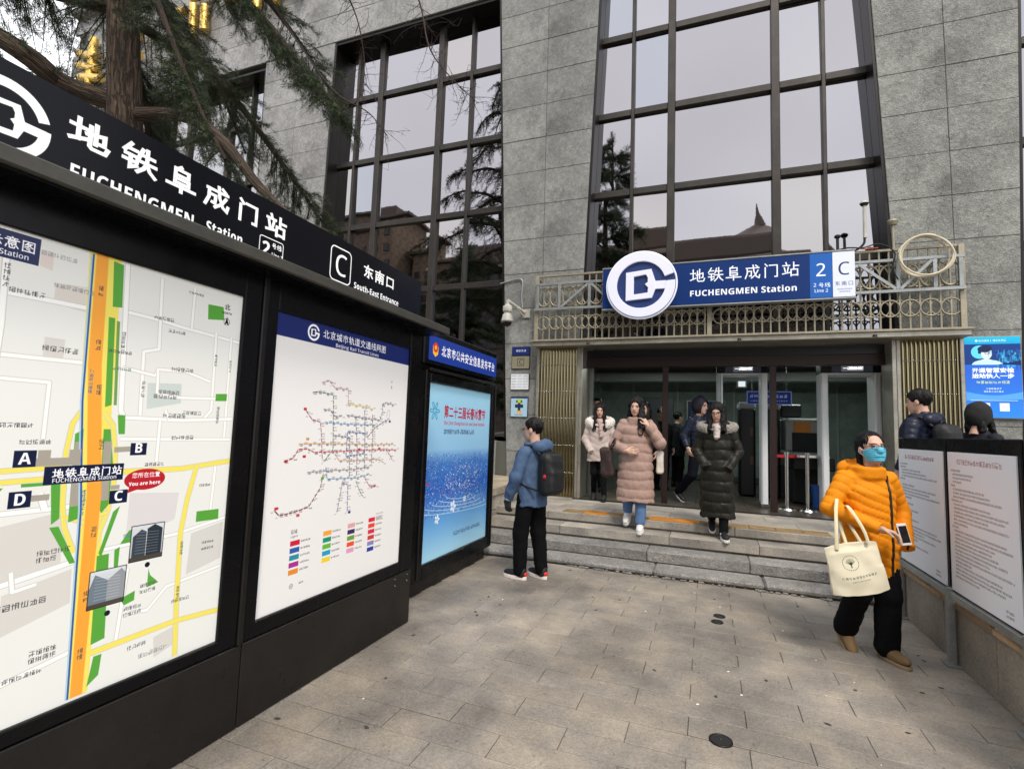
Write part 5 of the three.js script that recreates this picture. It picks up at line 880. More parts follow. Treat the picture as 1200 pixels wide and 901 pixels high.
const puffy = (color, rough = 0.5) => new THREE.MeshPhysicalMaterial({ color, roughness: rough, specularIntensity: 0.45, bumpMap: T.weave, bumpScale: 0.0004 });
const SKIN = [0.56, 0.36, 0.26];

function headField() {
  const skull = ell([0, 0.032, -0.012], [0.074, 0.09, 0.094]), face = ell([0, -0.03, 0.024], [0.06, 0.086, 0.068]), chin = ell([0, -0.092, 0.054], [0.026, 0.022, 0.026]), nose = cap([0, 0.012, 0.085], [0, -0.024, 0.102], 0.008, 0.0125), lips = ell([0, -0.056, 0.084], [0.023, 0.009, 0.011]);
  const earL = ell([0.076, -0.004, -0.008], [0.01, 0.031, 0.019]), earR = ell([-0.076, -0.004, -0.008], [0.01, 0.031, 0.019]), sockL = ell([0.031, 0.007, 0.1], [0.02, 0.011, 0.014]), sockR = ell([-0.031, 0.007, 0.1], [0.02, 0.011, 0.014]), brow = cap([-0.034, 0.028, 0.079], [0.034, 0.028, 0.079], 0.009), neck = cap([0, -0.06, -0.02], [0, -0.2, -0.035], 0.05, 0.055);
  return (x, y, z) => { let d = smin(skull(x, y, z), face(x, y, z), 0.03); d = smin(d, chin(x, y, z), 0.02); d = smin(d, brow(x, y, z), 0.015); d = Math.max(d, -smin(sockL(x, y, z), sockR(x, y, z), 0.004)); d = smin(d, nose(x, y, z), 0.01); d = smin(d, lips(x, y, z), 0.006); d = smin(d, Math.min(earL(x, y, z), earR(x, y, z)), 0.006); return smin(d, neck(x, y, z), 0.025); };
}
const HEAD = headField();
const headColor = (lip) => (x, y, z) => {
  const ax = Math.abs(x) - 0.031;
  if (z > 0.06) {
    const e = (ax / 0.0155) ** 2 + ((y - 0.006) / 0.0065) ** 2;
    if (e < 1) return Math.abs(ax) < 0.007 ? [0.015, 0.012, 0.01] : [0.5, 0.46, 0.43];
    if (e < 1.9 && y > 0.006) return [0.05, 0.035, 0.03];
    if (Math.abs(ax) < 0.019 && Math.abs(y - 0.03 + Math.abs(ax) * 0.15) < 0.0045) return [0.06, 0.045, 0.04];
    if ((x / 0.024) ** 2 + ((y + 0.056) / 0.0095) ** 2 < 1) return lip;
  }
  const c = smooth(Math.hypot(Math.abs(x) - 0.042, y + 0.025), 0.035, 0.0) * 0.05; return [SKIN[0] + c * 0.6, SKIN[1] - c * 0.3, SKIN[2] - c * 0.2];
};
const headGeos = new Map();
const headGeo = (cell, lip) => { const k = cell + '' + lip; if (!headGeos.has(k)) headGeos.set(k, nets(HEAD, [-0.11, -0.21, -0.14], [0.11, 0.15, 0.14], cell, headColor(lip))); return headGeos.get(k).clone(); };
// hand in its own frame: y along the fingers, x towards the thumb, z out of the palm
function handGeo(curl, cell, mirror, tint = SKIN, grow = 0) {
  const L = [rbox([0, 0.045, 0], [0.039, 0.048, 0.0145], 0.013), cap([0, -0.05, 0], [0, 0.01, 0], 0.026, 0.027)], fing = [];
  [[0.029, 0.066], [0.0095, 0.076], [-0.0105, 0.07], [-0.029, 0.054]].forEach(([x, len], i) => {
    let p = [x, 0.082, 0], a = curl * (0.55 + 0.08 * i);
    [0.44, 0.31, 0.25].forEach((s, k) => { const q = [p[0] + x * 0.12 * s, p[1] + Math.cos(a) * len * s * 1.25, p[2] + Math.sin(a) * len * s * 1.25]; fing.push(cap(p, q, 0.0092 - k * 0.0009 + grow, 0.0083 - k * 0.0009 + grow)); p = q; a += curl * 0.62; });
  });
  fing.push(cap([0.03, 0.02, 0.004], [0.056, 0.052, 0.014 + curl * 0.012], 0.0125 + grow, 0.0105 + grow), cap([0.056, 0.052, 0.014 + curl * 0.012], [0.062 - curl * 0.02, 0.085, 0.022 + curl * 0.024], 0.0102 + grow, 0.0082 + grow));
  const palm = uni(L, 0.015), f = (x, y, z) => { let d = palm(x, y, z) - grow; for (const g of fing) d = smin(d, g(x, y, z), 0.005); return d; };
  const g = nets((x, y, z) => f(mirror ? -x : x, y, z), [-0.095, -0.06, -0.06], [0.095, 0.2, 0.12], cell, () => tint);
  return g;
}
function frame(origin, y, z) { const Y = V(...y).normalize(), X = Y.clone().cross(V(...z)).normalize(), Z = X.clone().cross(Y); return new THREE.Matrix4().makeBasis(X, Y, Z).setPosition(...origin); }
const sub = (a, b) => [a[0] - b[0], a[1] - b[1], a[2] - b[2]], mix = (a, b, t) => [lerp(a[0], b[0], t), lerp(a[1], b[1], t), lerp(a[2], b[2], t)];

function person(o) {
  const t = thing('person', o.label, 'person', o.at, o.turn, o.group), k = o.H / 1.68, S = (p) => p.map((v) => v * k), fine = o.fine ?? 0.0045, cc = o.cell ?? 0.013;
  const J = { hipL: [0.09, 0.88, 0], hipR: [-0.09, 0.88, 0], kneeL: [0.095, 0.48, 0.02], kneeR: [-0.095, 0.48, 0.02], ankL: [0.09, 0.08, -0.02], ankR: [-0.09, 0.08, -0.02], shL: [0.165, 1.33, -0.015], shR: [-0.165, 1.33, -0.015], elL: [0.25, 1.08, -0.04], elR: [-0.25, 1.08, -0.04], wrL: [0.24, 0.85, 0.06], wrR: [-0.24, 0.85, 0.06], neck: [0, 1.385, -0.02], head: [0, 1.575, 0.02], ...o.pose };
  for (const n of Object.keys(J)) J[n] = S(J[n]);
  const hm = new THREE.Matrix4().makeRotationFromEuler(new THREE.Euler(o.look?.[1] ?? 0, o.look?.[0] ?? 0, o.look?.[2] ?? 0, 'YXZ')); const hk = k * (o.headScale ?? 1.06); hm.scale(V(hk, hk, hk)); hm.setPosition(...J.head);
  // body: trunk and limbs, then head and hands from finer grids, merged into one mesh
  const B = [cap([0, 0.92 * k, 0], [0, 1.3 * k, -0.01], 0.1 * k, 0.095 * k), cap(J.shL, J.shR, 0.05), cap(J.neck, sub(J.head, [0, 0.07 * k, 0.02]), 0.05 * k)];
  for (const s of ['L', 'R']) B.push(cap(J['sh' + s], J['el' + s], 0.04, 0.034), cap(J['el' + s], J['wr' + s], 0.034, 0.025), cap(J['hip' + s], J['knee' + s], 0.065, 0.045), cap(J['knee' + s], J['ank' + s], 0.045, 0.035));
  const bf = uni(B, 0.03), gs = [nets(bf, [-0.55, -0.1, -0.55], [0.55, 1.55 * k, 0.55], 0.024, () => SKIN)];
  gs.push(headGeo(fine, o.lip ?? [0.42, 0.17, 0.14]).applyMatrix4(hm));
  for (const s of ['L', 'R']) {
    const h = o['hand' + s]; if (h === null) continue;
    const d = h?.dir ?? sub(J['wr' + s], J['el' + s]), n = h?.palm ?? [s === 'L' ? -1 : 1, 0, 0.15], m = frame(J['wr' + s], d, n), X = new THREE.Vector3().setFromMatrixColumn(m, 0);
    const thumb = V(...(h?.thumb ?? [0, 0.2, 1])); const g = handGeo(h?.curl ?? 0.45, fine * 0.9, X.dot(thumb) < 0, h?.glove ?? SKIN, h?.glove ? 0.003 : 0); g.applyMatrix4(m.multiply(new THREE.Matrix4().makeScale(0.95 * k, 0.95 * k, 0.95 * k))); gs.push(g);
  }
  part('body', gs, std(0xffffff, 0.55, 0, { vertexColors: true }), t);
  // trousers
  const L = o.legs, legs = [];
  for (const s of ['L', 'R']) { const a = J['ank' + s]; legs.push(uni([cap(J['hip' + s], J['knee' + s], L.r[0], L.r[1]), cap(J['knee' + s], mix(J['knee' + s], a, L.len ?? 0.97), L.r[1], L.r[2])], 0.03)); }
  const pel = ell([0, 0.9 * k, 0], [0.165, 0.15, 0.12]), lf = (x, y, z) => { const d0 = smin(smin(legs[0](x, y, z), legs[1](x, y, z), 0.012), pel(x, y, z), 0.04); if (d0 > 0.05 || d0 < -0.05) return d0; const n = perlin.noise(x * 14, y * 9, z * 14) * 0.007 + perlin.noise(x * 5, y * 22, z * 5 + 3) * 0.005 * (L.fold ?? 0.7); return d0 + n; };
  part('trousers', nets(lf, [-0.4, -0.12, -0.5], [0.4, 1.06 * k, 0.5], cc, null), cloth(L.color, { rough: 0.85 }), t);
  if (L.cuff) for (const s of ['L', 'R']) part('sock', bar(V(...mix(J['knee' + s], J['ank' + s], 0.7)), V(...J['ank' + s]), 0.045 * k, 12), cloth(L.cuff), t);
  // shoes
  const sh = o.shoes;
  for (const s of ['L', 'R']) {
    const [yaw, pitch] = sh[s] ?? [0, 0], g = group('shoe', t); g.position.set(...J['ank' + s]); g.rotation.set(pitch, yaw, 0, 'YXZ');
    const H0 = -0.08 * k, up = uni([ell([0, H0 + 0.048, 0.12], [0.044, 0.038, 0.085]), cap([0, H0 + 0.05, 0.06], [0, H0 + 0.06, -0.035], 0.042, 0.041), cap([0, H0 + 0.06, -0.02], [0, H0 + (sh.high ?? 0.1), -0.03], 0.041, 0.042)], 0.035), uf = (x, y, z) => Math.max(up(x, y, z), H0 + 0.018 - y);
    part('upper', nets(uf, [-0.07, H0, -0.1], [0.07, H0 + (sh.high ?? 0.1) + 0.06, 0.23], 0.007), std(sh.color, 0.65, 0, { bumpMap: T.weave, bumpScale: 0.0008 }), g);
    const pts = []; for (let i = 0; i < 28; i++) { const a = (i / 28) * Math.PI * 2, z = Math.cos(a) * 0.142 + 0.062, w = 0.047 * (1 - 0.16 * smooth(0.09 - z, 0, 0.1)) ; pts.push(new THREE.Vector2(Math.sign(Math.sin(a)) * Math.pow(Math.abs(Math.sin(a)), 0.7) * w, z)); }
    part('sole', new THREE.ExtrudeGeometry(new THREE.Shape(pts), { depth: sh.sole ?? 0.022, bevelEnabled: true, bevelSize: 0.003, bevelThickness: 0.003, bevelSegments: 1 }).rotateX(Math.PI / 2).translate(0, H0 + (sh.sole ?? 0.022) + 0.003, 0), std(sh.soleColor, 0.6), g).rotation.set(0, 0, 0);
    if (sh.heel) part('heel_patch', nets(ell([0, H0 + 0.06, -0.075], [0.03, 0.024, 0.012]), [-0.05, H0 + 0.02, -0.1], [0.05, H0 + 0.1, -0.05], 0.006), std(sh.heel, 0.6), g);
    if (sh.stripe) part('side_stripe', [bar(V(0.042, H0 + 0.04, 0.1), V(0.04, H0 + 0.07, 0.03), 0.007, 6), bar(V(-0.042, H0 + 0.04, 0.1), V(-0.04, H0 + 0.07, 0.03), 0.007, 6)], std(sh.stripe, 0.6), g);
  }
  // coat
  const C = o.coat, slim = C.slim ?? 0.88, P = C.profile.map(([y, a, b, z]) => [y * k, a * slim * (y > 1.36 ? 0.82 : 1), b * slim * (y > 1.36 ? 0.92 : 1), z ?? 0]), hem = P[0][0], Q = C.quilt, sr = (C.sleeve ?? [0.078, 0.066, 0.055]).map((v) => v * (slim - 0.02));
  const ridge = (u) => Q.amp * (Math.pow(Math.abs(Math.sin((Math.PI * u) / Q.s)), 0.45) - 0.65);
  const arms = ['L', 'R'].map((s) => { const a = J['sh' + s], b = J['el' + s], c = mix(J['el' + s], J['wr' + s], C.cuffAt ?? (o['hand' + s] === null ? 1.2 : 0.96)), f1 = cap(a, b, sr[0], sr[1]), f2 = cap(b, c, sr[1], sr[2]), l1 = Math.hypot(...sub(b, a)), l2 = Math.hypot(...sub(c, b)), d1 = sub(b, a).map((v) => v / l1), d2 = sub(c, b).map((v) => v / l2); return (x, y, z) => { const u = f1(x, y, z), v = f2(x, y, z); let d = smin(u, v, 0.03); if (d > 0.06) return d; const w = u < v ? (x - a[0]) * d1[0] + (y - a[1]) * d1[1] + (z - a[2]) * d1[2] : l1 + (x - b[0]) * d2[0] + (y - b[1]) * d2[1] + (z - b[2]) * d2[2]; if (Q) d -= ridge(w) * 0.8; const e = (x - c[0]) * d2[0] + (y - c[1]) * d2[1] + (z - c[2]) * d2[2]; return Math.max(d, e - 0.005); }; });
  const torso = (x, y, z) => { let i = 0; while (i < P.length - 2 && y > P[i + 1][0]) i++; const f = clamp((y - P[i][0]) / (P[i + 1][0] - P[i][0]), 0, 1), e = f * f * (3 - 2 * f), a = lerp(P[i][1], P[i + 1][1], e), b = lerp(P[i][2], P[i + 1][2], e), zo = lerp(P[i][3], P[i + 1][3], e); return (Math.sqrt((x / a) ** 2 + ((z - zo) / b) ** 2) - 1) * Math.min(a, b); };
  const top = P[P.length - 1][0], extra = (C.extra ?? []).map((f) => f(J, k)), hole = cap(sub(J.neck, [0, 0.04, 0]), [J.head[0], J.head[1], J.head[2] - 0.01], 0.06, 0.08);
  const cf = (x, y, z) => {
    const T0 = torso(x, y, z); if (T0 > 0.14 && Math.min(arms[0](x, y, z), arms[1](x, y, z)) > 0.12 && y < J.neck[1] - 0.15) return 0.12; const hemWave = hem + (C.hemWave ?? 0.008) * Math.sin(x * 18 + z * 11); let d = T0;
    if (Q && d < 0.08) { const u = y + (Q.chev ?? 0) * Math.abs(x) + (Q.slope ?? 0) * x + perlin.noise(x * 4, y * 3, z * 4) * 0.024 - (Q.y0 ?? 0), near = 1 - Math.abs(Math.sin((Math.PI * u) / Q.s)), th = Math.atan2(x, z); d -= ridge(u) * (1 + 0.55 * perlin.noise(x * 6 + 9, u * 9, z * 6)) + near * near * 0.0035 * Math.sin(th * 30 + 7 * perlin.noise(x * 4, u * 12, z * 4)); }
    d = Math.max(d, hemWave - y, y - top, -Math.max(T0 + 0.03, y - hem - 0.1));
    d = smin(d, Math.min(arms[0](x, y, z), arms[1](x, y, z)), C.blend ?? 0.022);
    for (const e of extra) d = smin(d, e(x, y, z), 0.02);
    if (d > 0.05) return d;
    d += perlin.noise(x * 11, y * 7, z * 11) * (C.wrinkle ?? 0.006) + perlin.noise(x * 25, y * 18 + 4, z * 25) * (C.wrinkle ?? 0.006) * 0.5;
    return Math.max(d, -hole(x, y, z));
  };
  const coat = part('coat', nets(cf, [-0.56, hem - 0.05, -0.45], [0.56, 1.62 * k, 0.5], cc, null), C.mat, t);
  const front = (x, y) => { let z = 0.5; while (z > -0.2 && cf(x, y, z) > 0) z -= 0.004; return z; };
  if (C.zip) { const pts = []; for (let i = 0; i <= 24; i++) { const y = lerp(hem + 0.02, C.zip.top * k, i / 24), x = C.zip.x + (C.zip.lean ?? 0) * (i / 24); pts.push(V(x, y, front(x, y) + 0.004)); } part('zip', tube(pts, C.zip.r ?? 0.008, 6, 50), std(C.zip.color, 0.5), coat); }
  if (C.pocket) for (const [x0, y0, x1, y1] of C.pocket) { const pts = []; for (let i = 0; i <= 8; i++) { const x = lerp(x0, x1, i / 8), y = lerp(y0, y1, i / 8) * k; pts.push(V(x, y, front(x, y) + 0.002)); } part('pocket_edge', tube(pts, 0.007, 6, 16), std(C.pocketColor ?? 0x15120f, 0.6), coat); }
  if (C.cuff) for (const s of ['L', 'R']) { const a = mix(J['el' + s], J['wr' + s], 0.93), b = mix(J['el' + s], J['wr' + s], 1.0); part('cuff', bar(V(...a), V(...b), sr[2] * 0.86, 14), std(C.cuff, 0.7), coat); }
  if (o.fur) { const F = o.fur(J, k), ff = (x, y, z) => Math.abs(F(x, y, z)) > 0.04 ? F(x, y, z) : F(x, y, z) + perlin.noise(x * 70, y * 70, z * 70) * 0.012 + perlin.noise(x * 160, y * 160, z * 160) * 0.008; part('fur_trim', nets(ff, [-0.3, J.neck[1] - 0.25, -0.28], [0.3, J.neck[1] + 0.2, 0.28], 0.0065), std(o.furColor, 0.95), coat); }
  if (o.scarf) { const F = o.scarf.f(J, k), ff = (x, y, z) => Math.max(F(x, y, z) + perlin.noise(x * 22, y * 30, z * 22) * 0.012, -hole(x, y, z) - 0.02); part('scarf', nets(ff, [-0.2, J.neck[1] - 0.36, -0.2], [0.2, J.neck[1] + 0.14, 0.3], 0.009), cloth(o.scarf.color, { rough: 0.95 }), t); }
  // hair, spectacles, mask in the frame of the head
  const hairMat = new THREE.MeshPhysicalMaterial({ color: o.hair?.color ?? 0x0a0807, roughness: 0.5, specularIntensity: 0.45 }), hg = group('head_wear', t); hg.matrixAutoUpdate = false; hg.matrix.copy(hm); hg.matrix.decompose(hg.position, hg.quaternion, hg.scale); hg.matrixAutoUpdate = true;
  if (o.hair) {
    const h = o.hair, capF = ell([0, 0.04, -0.018], h.cap ?? [0.086, 0.096, 0.102]), oc = h.open?.[0] ?? [0, -0.045, 0.1], openF = ell([oc[0], oc[1] + 0.022, oc[2] + 0.008], h.open?.[1] ?? [0.068, 0.1, 0.085]), lk = (h.locks ?? []).map((q) => cap(...q));
    const hf = (x, y, z) => { let d = capF(x, y, z); if (!h.long) d = Math.max(d, (h.nape ?? -0.07) - y); for (const l of lk) d = smin(d, l(x, y, z), 0.025); if (d > 0.03) return d; d += 0.0034 * Math.sin(Math.atan2(x, z + 0.02) * 46 + perlin.noise(x * 20, y * 12, z * 20) * 6) + perlin.noise(x * 30, y * 18, z * 30) * 0.01; return Math.max(d, -openF(x, y, z)); };
    part('hair', nets(hf, [-0.16, h.long ?? -0.14, -0.16], [0.16, 0.16, 0.16], fine * 1.25), hairMat, hg);
  }
  if (o.hood) { const f0 = ell([0, 0.02, -0.03], [0.112, 0.15, 0.135]), cut = ell([0, -0.03, 0.12], [0.078, 0.125, 0.11]), inn = ell([0, 0.02, -0.02], [0.095, 0.13, 0.115]), ff = (x, y, z) => Math.max(f0(x, y, z) + perlin.noise(x * 12, y * 12, z * 12) * 0.008, -cut(x, y, z), -inn(x, y, z)); part('hood', nets(ff, [-0.16, -0.2, -0.22], [0.16, 0.2, 0.16], 0.008), o.hood, hg); }
  if (o.mask) { const ff = (x, y, z) => Math.max(Math.abs(HEAD(x, y, z) - 0.0075) - 0.0035, y - 0.004 + Math.abs(x) * 0.18, -0.102 - y, Math.abs(x) - 0.078, 0.01 - z + Math.abs(y + 0.05) * 0.45) + 0.0012 * Math.sin(y * 420); part('face_mask', nets(ff, [-0.1, -0.12, -0.02], [0.1, 0.03, 0.13], 0.0036), std(o.mask, 0.85), hg); part('mask_loop', [tube([[0.072, -0.02, 0.035], [0.083, 0.004, 0.0], [0.082, -0.02, -0.02], [0.07, -0.05, 0.02]], 0.0022, 5, 20), tube([[-0.072, -0.02, 0.035], [-0.083, 0.004, 0.0], [-0.082, -0.02, -0.02], [-0.07, -0.05, 0.02]], 0.0022, 5, 20)], std(0xe6e9ea, 0.8), hg); }
  if (o.glasses) { const rim = (s) => { const p = []; for (let i = 0; i < 20; i++) { const a = (i / 20) * Math.PI * 2; p.push([s * 0.034 + 0.026 * Math.sign(Math.cos(a)) * Math.pow(Math.abs(Math.cos(a)), 0.7), 0.004 + 0.019 * Math.sign(Math.sin(a)) * Math.pow(Math.abs(Math.sin(a)), 0.8), 0.107 - Math.abs(Math.cos(a)) * 0.002]); } return tube(p, 0.0026, 5, 48, true); }; part('spectacles', [rim(1), rim(-1), bar(V(-0.009, 0.008, 0.108), V(0.009, 0.008, 0.108), 0.0024, 5), bar(V(0.059, 0.01, 0.105), V(0.08, 0.012, -0.005), 0.0024, 5), bar(V(-0.059, 0.01, 0.105), V(-0.08, 0.012, -0.005), 0.0024, 5)], std(o.glasses, 0.35, 0.3), hg); }
  return { t, J, k, cf, front };
}
// shared garment shapes
const collar = (r = 0.034, lift = 0.0, w = 0.088) => (J, k) => { const [nx, ny, nz] = J.neck; return (x, y, z) => { const a = len2((x - nx) / w, (z - nz - 0.012) / (w * 1.02)), q = (a - 1) * w; return len2(q, Math.max(Math.abs(y - ny - lift) - r * 0.6, 0)) - r * 0.62; }; };
const hoodDown = (w = 0.15, h = 0.1, d = 0.085, dz = -0.125, dy = 0.0) => (J) => { const c = J.neck, o = ell([c[0], c[1] + dy, c[2] + dz], [w, h, d]), i = ell([c[0], c[1] + dy + 0.07, c[2] + dz + 0.03], [w * 0.7, h * 0.7, d * 0.75]); return (x, y, z) => Math.max(o(x, y, z), -i(x, y, z)); };
const furRing = (w = 0.19, drop = 0.05, r = 0.05) => (J) => { const c = J.neck; return (x, y, z) => { const a = Math.atan2(x, z), yy = y - (c[1] + 0.03 - drop * (0.5 + 0.5 * Math.cos(a)) * 1.6), q = len2(x / w, (z - c[2] + 0.02) / (w * 0.86)); return len2((q - 1) * w * 0.9, yy * 0.8) - r * (Math.cos(a) > 0.75 ? 0.2 : 1); }; };
const LONGHAIR = (l) => [[[0.066, 0.02, 0.02], [0.088, -l, 0.13], 0.032, 0.034], [[-0.066, 0.02, 0.02], [-0.088, -l, 0.13], 0.032, 0.034], [[0.05, -0.02, -0.06], [0.06, -l * 0.8, -0.05], 0.045, 0.035], [[-0.05, -0.02, -0.06], [-0.06, -l * 0.8, -0.05], 0.045, 0.035]];

// --- woman in the orange coat, walking towards the street
const orangeAt = [1.16, 0, -4.76], orangeTurn = 0.3;
const orange = person({ label: 'person in an orange quilted coat, pale blue face mask and black trousers', at: orangeAt, turn: orangeTurn, H: 1.65, cell: 0.0072, fine: 0.0034,
  pose: { elR: [-0.3, 1.1, 0.02], wrR: [-0.07, 0.99, 0.27], elL: [0.29, 1.08, -0.07], wrL: [0.21, 0.88, 0.11], kneeL: [0.085, 0.48, 0.08], ankL: [0.075, 0.08, 0.06], kneeR: [-0.1, 0.47, 0.03], ankR: [-0.11, 0.14, -0.15], head: [0.015, 1.572, 0.035], hipL: [0.085, 0.88, 0.01], hipR: [-0.085, 0.88, -0.01] },
  look: [-0.02, -0.14, 0.03], handR: { dir: [0.75, -0.25, 0.6], palm: [0.25, -0.75, 0.55], curl: 0.75, thumb: [0.2, 0.9, 0.3] }, handL: null,
  legs: { r: [0.1, 0.086, 0.082], color: 0x0e0e10, fold: 0.7 }, shoes: { color: 0x7d623f, soleColor: 0x9a8664, high: 0.12, sole: 0.018, L: [0.15, 0], R: [0.0, 0.75] },
  coat: { mat: puffy(0xe28a0a, 0.68), profile: [[0.61, 0.225, 0.175, 0.0], [0.85, 0.225, 0.175, 0.01], [1.05, 0.205, 0.155, 0.01], [1.22, 0.21, 0.15, 0.0], [1.34, 0.19, 0.12, -0.01], [1.43, 0.11, 0.09, -0.015], [1.47, 0.085, 0.08, -0.015]], sleeve: [0.082, 0.072, 0.05], quilt: { s: 0.064, amp: 0.0095, slope: 0.4 }, wrinkle: 0.006, extra: [collar(0.042, 0.0, 0.1), hoodDown(0.15, 0.085, 0.085, -0.11, 0.02)], zip: { x: 0.075, top: 1.37, lean: 0.02, color: 0x14110e, r: 0.0095 }, pocket: [[0.135, 0.98, 0.19, 0.83]] },
  hair: { cap: [0.084, 0.094, 0.1], open: [[0, -0.012, 0.116], [0.08, 0.118, 0.094]], locks: [[[0, -0.02, -0.08], [0, -0.12, -0.075], 0.055, 0.04], [[-0.062, 0.0, -0.045], [-0.066, -0.11, -0.05], 0.025, 0.022], [[0.062, 0.0, -0.045], [0.066, -0.1, -0.05], 0.025, 0.022]], long: -0.2 }, glasses: 0x3a1d1d, mask: 0x59b7d4,
  scarf: { color: 0x0c0c0e, f: (J) => collar(0.04, -0.01, 0.066)(J, 1) } });
{
  const c = orange.t.localToWorld.bind(orange.t); orange.t.updateMatrixWorld();
  const t = thing('tote_bag', 'cream cotton tote bag with a round black print on the forearm of the orange coat', 'bag', orangeAt, orangeTurn);
  const tex = canvasTex(640, 640, (x) => { x.fillStyle = '#e3dcc2'; x.fillRect(0, 0, 640, 640); x.strokeStyle = '#26321f'; x.lineWidth = 7; x.beginPath(); x.arc(250, 235, 92, 0, 7); x.setLineDash([14, 8]); x.stroke(); x.setLineDash([]); x.lineWidth = 5; for (let i = 0; i < 9; i++) { const a = -Math.PI / 2 + (i - 4) * 0.32; x.beginPath(); x.moveTo(250, 262); x.lineTo(250 + Math.cos(a) * 56, 235 + Math.sin(a) * 52); x.stroke(); } x.lineWidth = 12; x.beginPath(); x.moveTo(250, 230); x.lineTo(250, 296); x.stroke(); for (let i = 0; i < 11; i++) tinyPrint(x, 1, 110 + i * 38, 408 - i * 2, 30, '#33382c'); for (let i = 0; i < 10; i++) tinyPrint(x, 1, 210 + i * 22, 462 - i, 16, '#4a4f44'); });
  const g = new THREE.BoxGeometry(0.4, 0.4, 0.1, 22, 22, 6), p = g.attributes.position, uv = g.attributes.uv;
  for (let i = 0; i < p.count; i++) { let x = p.getX(i), y = p.getY(i), z = p.getZ(i); const e = Math.sqrt(Math.max(0, 1 - (x / 0.205) ** 2)) * (0.55 + 0.6 * smooth(0.2 - y, 0, 0.3)); uv.setXY(i, x / 0.4 + 0.5, y / 0.4 + 0.5); z = z * e * (y > 0.15 ? 0.5 : 1) + 0.012 * perlin.noise(x * 9, y * 9, z > 0 ? 1 : 5); x *= 1 + 0.06 * smooth(-y, -0.1, 0.2); y += -0.02 * (x / 0.2) ** 2 * (y > 0 ? 1 : -0.6) + 0.006 * perlin.noise(x * 14, y * 5, 3); p.setXYZ(i, x, y, z); }
  g.computeVertexNormals();
  const bag = part('bag_body', g.scale(0.88, 0.88, 1).rotateZ(0.2).rotateY(-0.1).translate(-0.27, 0.7, 0.29), std(0xffffff, 0.9, 0, { map: tex, bumpMap: T.weave, bumpScale: 0.001 }), t);
  const strap = std(0xd6cda8, 0.9);
  part('strap', limb([[-0.4, 0.82, 0.3, 0.013], [-0.385, 0.95, 0.27, 0.013], [-0.33, 1.1, 0.17, 0.013], [-0.285, 1.15, 0.1, 0.013], [-0.25, 1.09, 0.03, 0.013], [-0.26, 0.95, 0.1, 0.013], [-0.3, 0.83, 0.25, 0.013]], 6, 6), strap, bag);
  part('strap', limb([[-0.2, 0.88, 0.33, 0.012], [-0.21, 0.95, 0.31, 0.012], [-0.23, 1.04, 0.25, 0.012], [-0.235, 1.115, 0.14, 0.012], [-0.21, 1.05, 0.06, 0.012], [-0.2, 0.86, 0.25, 0.012]], 6, 6), strap, bag);
  const f = thing('phone', 'white phone with a dark screen held in the hand of the orange coat', 'phone', orangeAt, orangeTurn), m = new THREE.Matrix4().makeRotationFromEuler(new THREE.Euler(-0.25, 0.15, 0.12)).setPosition(0.045, 0.955, 0.325);
  part('phone_body', bx(0.075, 0.15, 0.009, 0, 0, 0, 0.003).applyMatrix4(m), std(0xd8d8d6, 0.3), f); part('phone_screen', bx(0.062, 0.116, 0.001, 0, 0.0, 0.0052).applyMatrix4(m), M.blackGlass, f);
}
// --- man in the blue jacket looking away
const manAt = [-1.8, 0, -5.42], manTurn = -1.95;
person({ label: 'person in a blue hooded jacket and black trousers standing before the steps', at: manAt, turn: manTurn, H: 1.7, cell: 0.01, fine: 0.004, look: [0.35, 0.05, 0],
  pose: { elL: [0.25, 1.07, 0.02], wrL: [0.23, 0.84, 0.14], elR: [-0.24, 1.08, 0.02], wrR: [-0.2, 0.86, 0.16], ankL: [0.1, 0.08, 0.05], ankR: [-0.1, 0.08, -0.08], kneeL: [0.1, 0.48, 0.06], kneeR: [-0.1, 0.48, -0.02] },
  handL: { glove: [0.02, 0.02, 0.022], curl: 0.5, dir: [-0.1, -1, 0.1] }, handR: { glove: [0.02, 0.02, 0.022], curl: 0.5, dir: [0.1, -1, 0.1] },
  legs: { r: [0.098, 0.085, 0.07], color: 0x0b0b0d, fold: 0.7 }, shoes: { color: 0x141417, soleColor: 0xe6ddd4, sole: 0.032, heel: 0xd8322a, high: 0.1, L: [0.15, 0], R: [-0.15, 0] },
  coat: { mat: cloth(0x4a5f7c, { rough: 0.72 }), profile: [[0.77, 0.215, 0.165, 0], [0.95, 0.215, 0.16, 0], [1.15, 0.215, 0.155, -0.005], [1.3, 0.205, 0.135, -0.01], [1.39, 0.15, 0.1, -0.015], [1.46, 0.085, 0.08, -0.02]], sleeve: [0.085, 0.075, 0.062], wrinkle: 0.011, cuff: 0xb8c0c8, extra: [collar(0.036, 0.015, 0.088), hoodDown(0.14, 0.09, 0.085, -0.115, 0.02)] },
  hair: { cap: [0.083, 0.093, 0.1], open: [[0, -0.05, 0.075], [0.1, 0.105, 0.085]], nape: -0.055 }, glasses: 0x15151a });
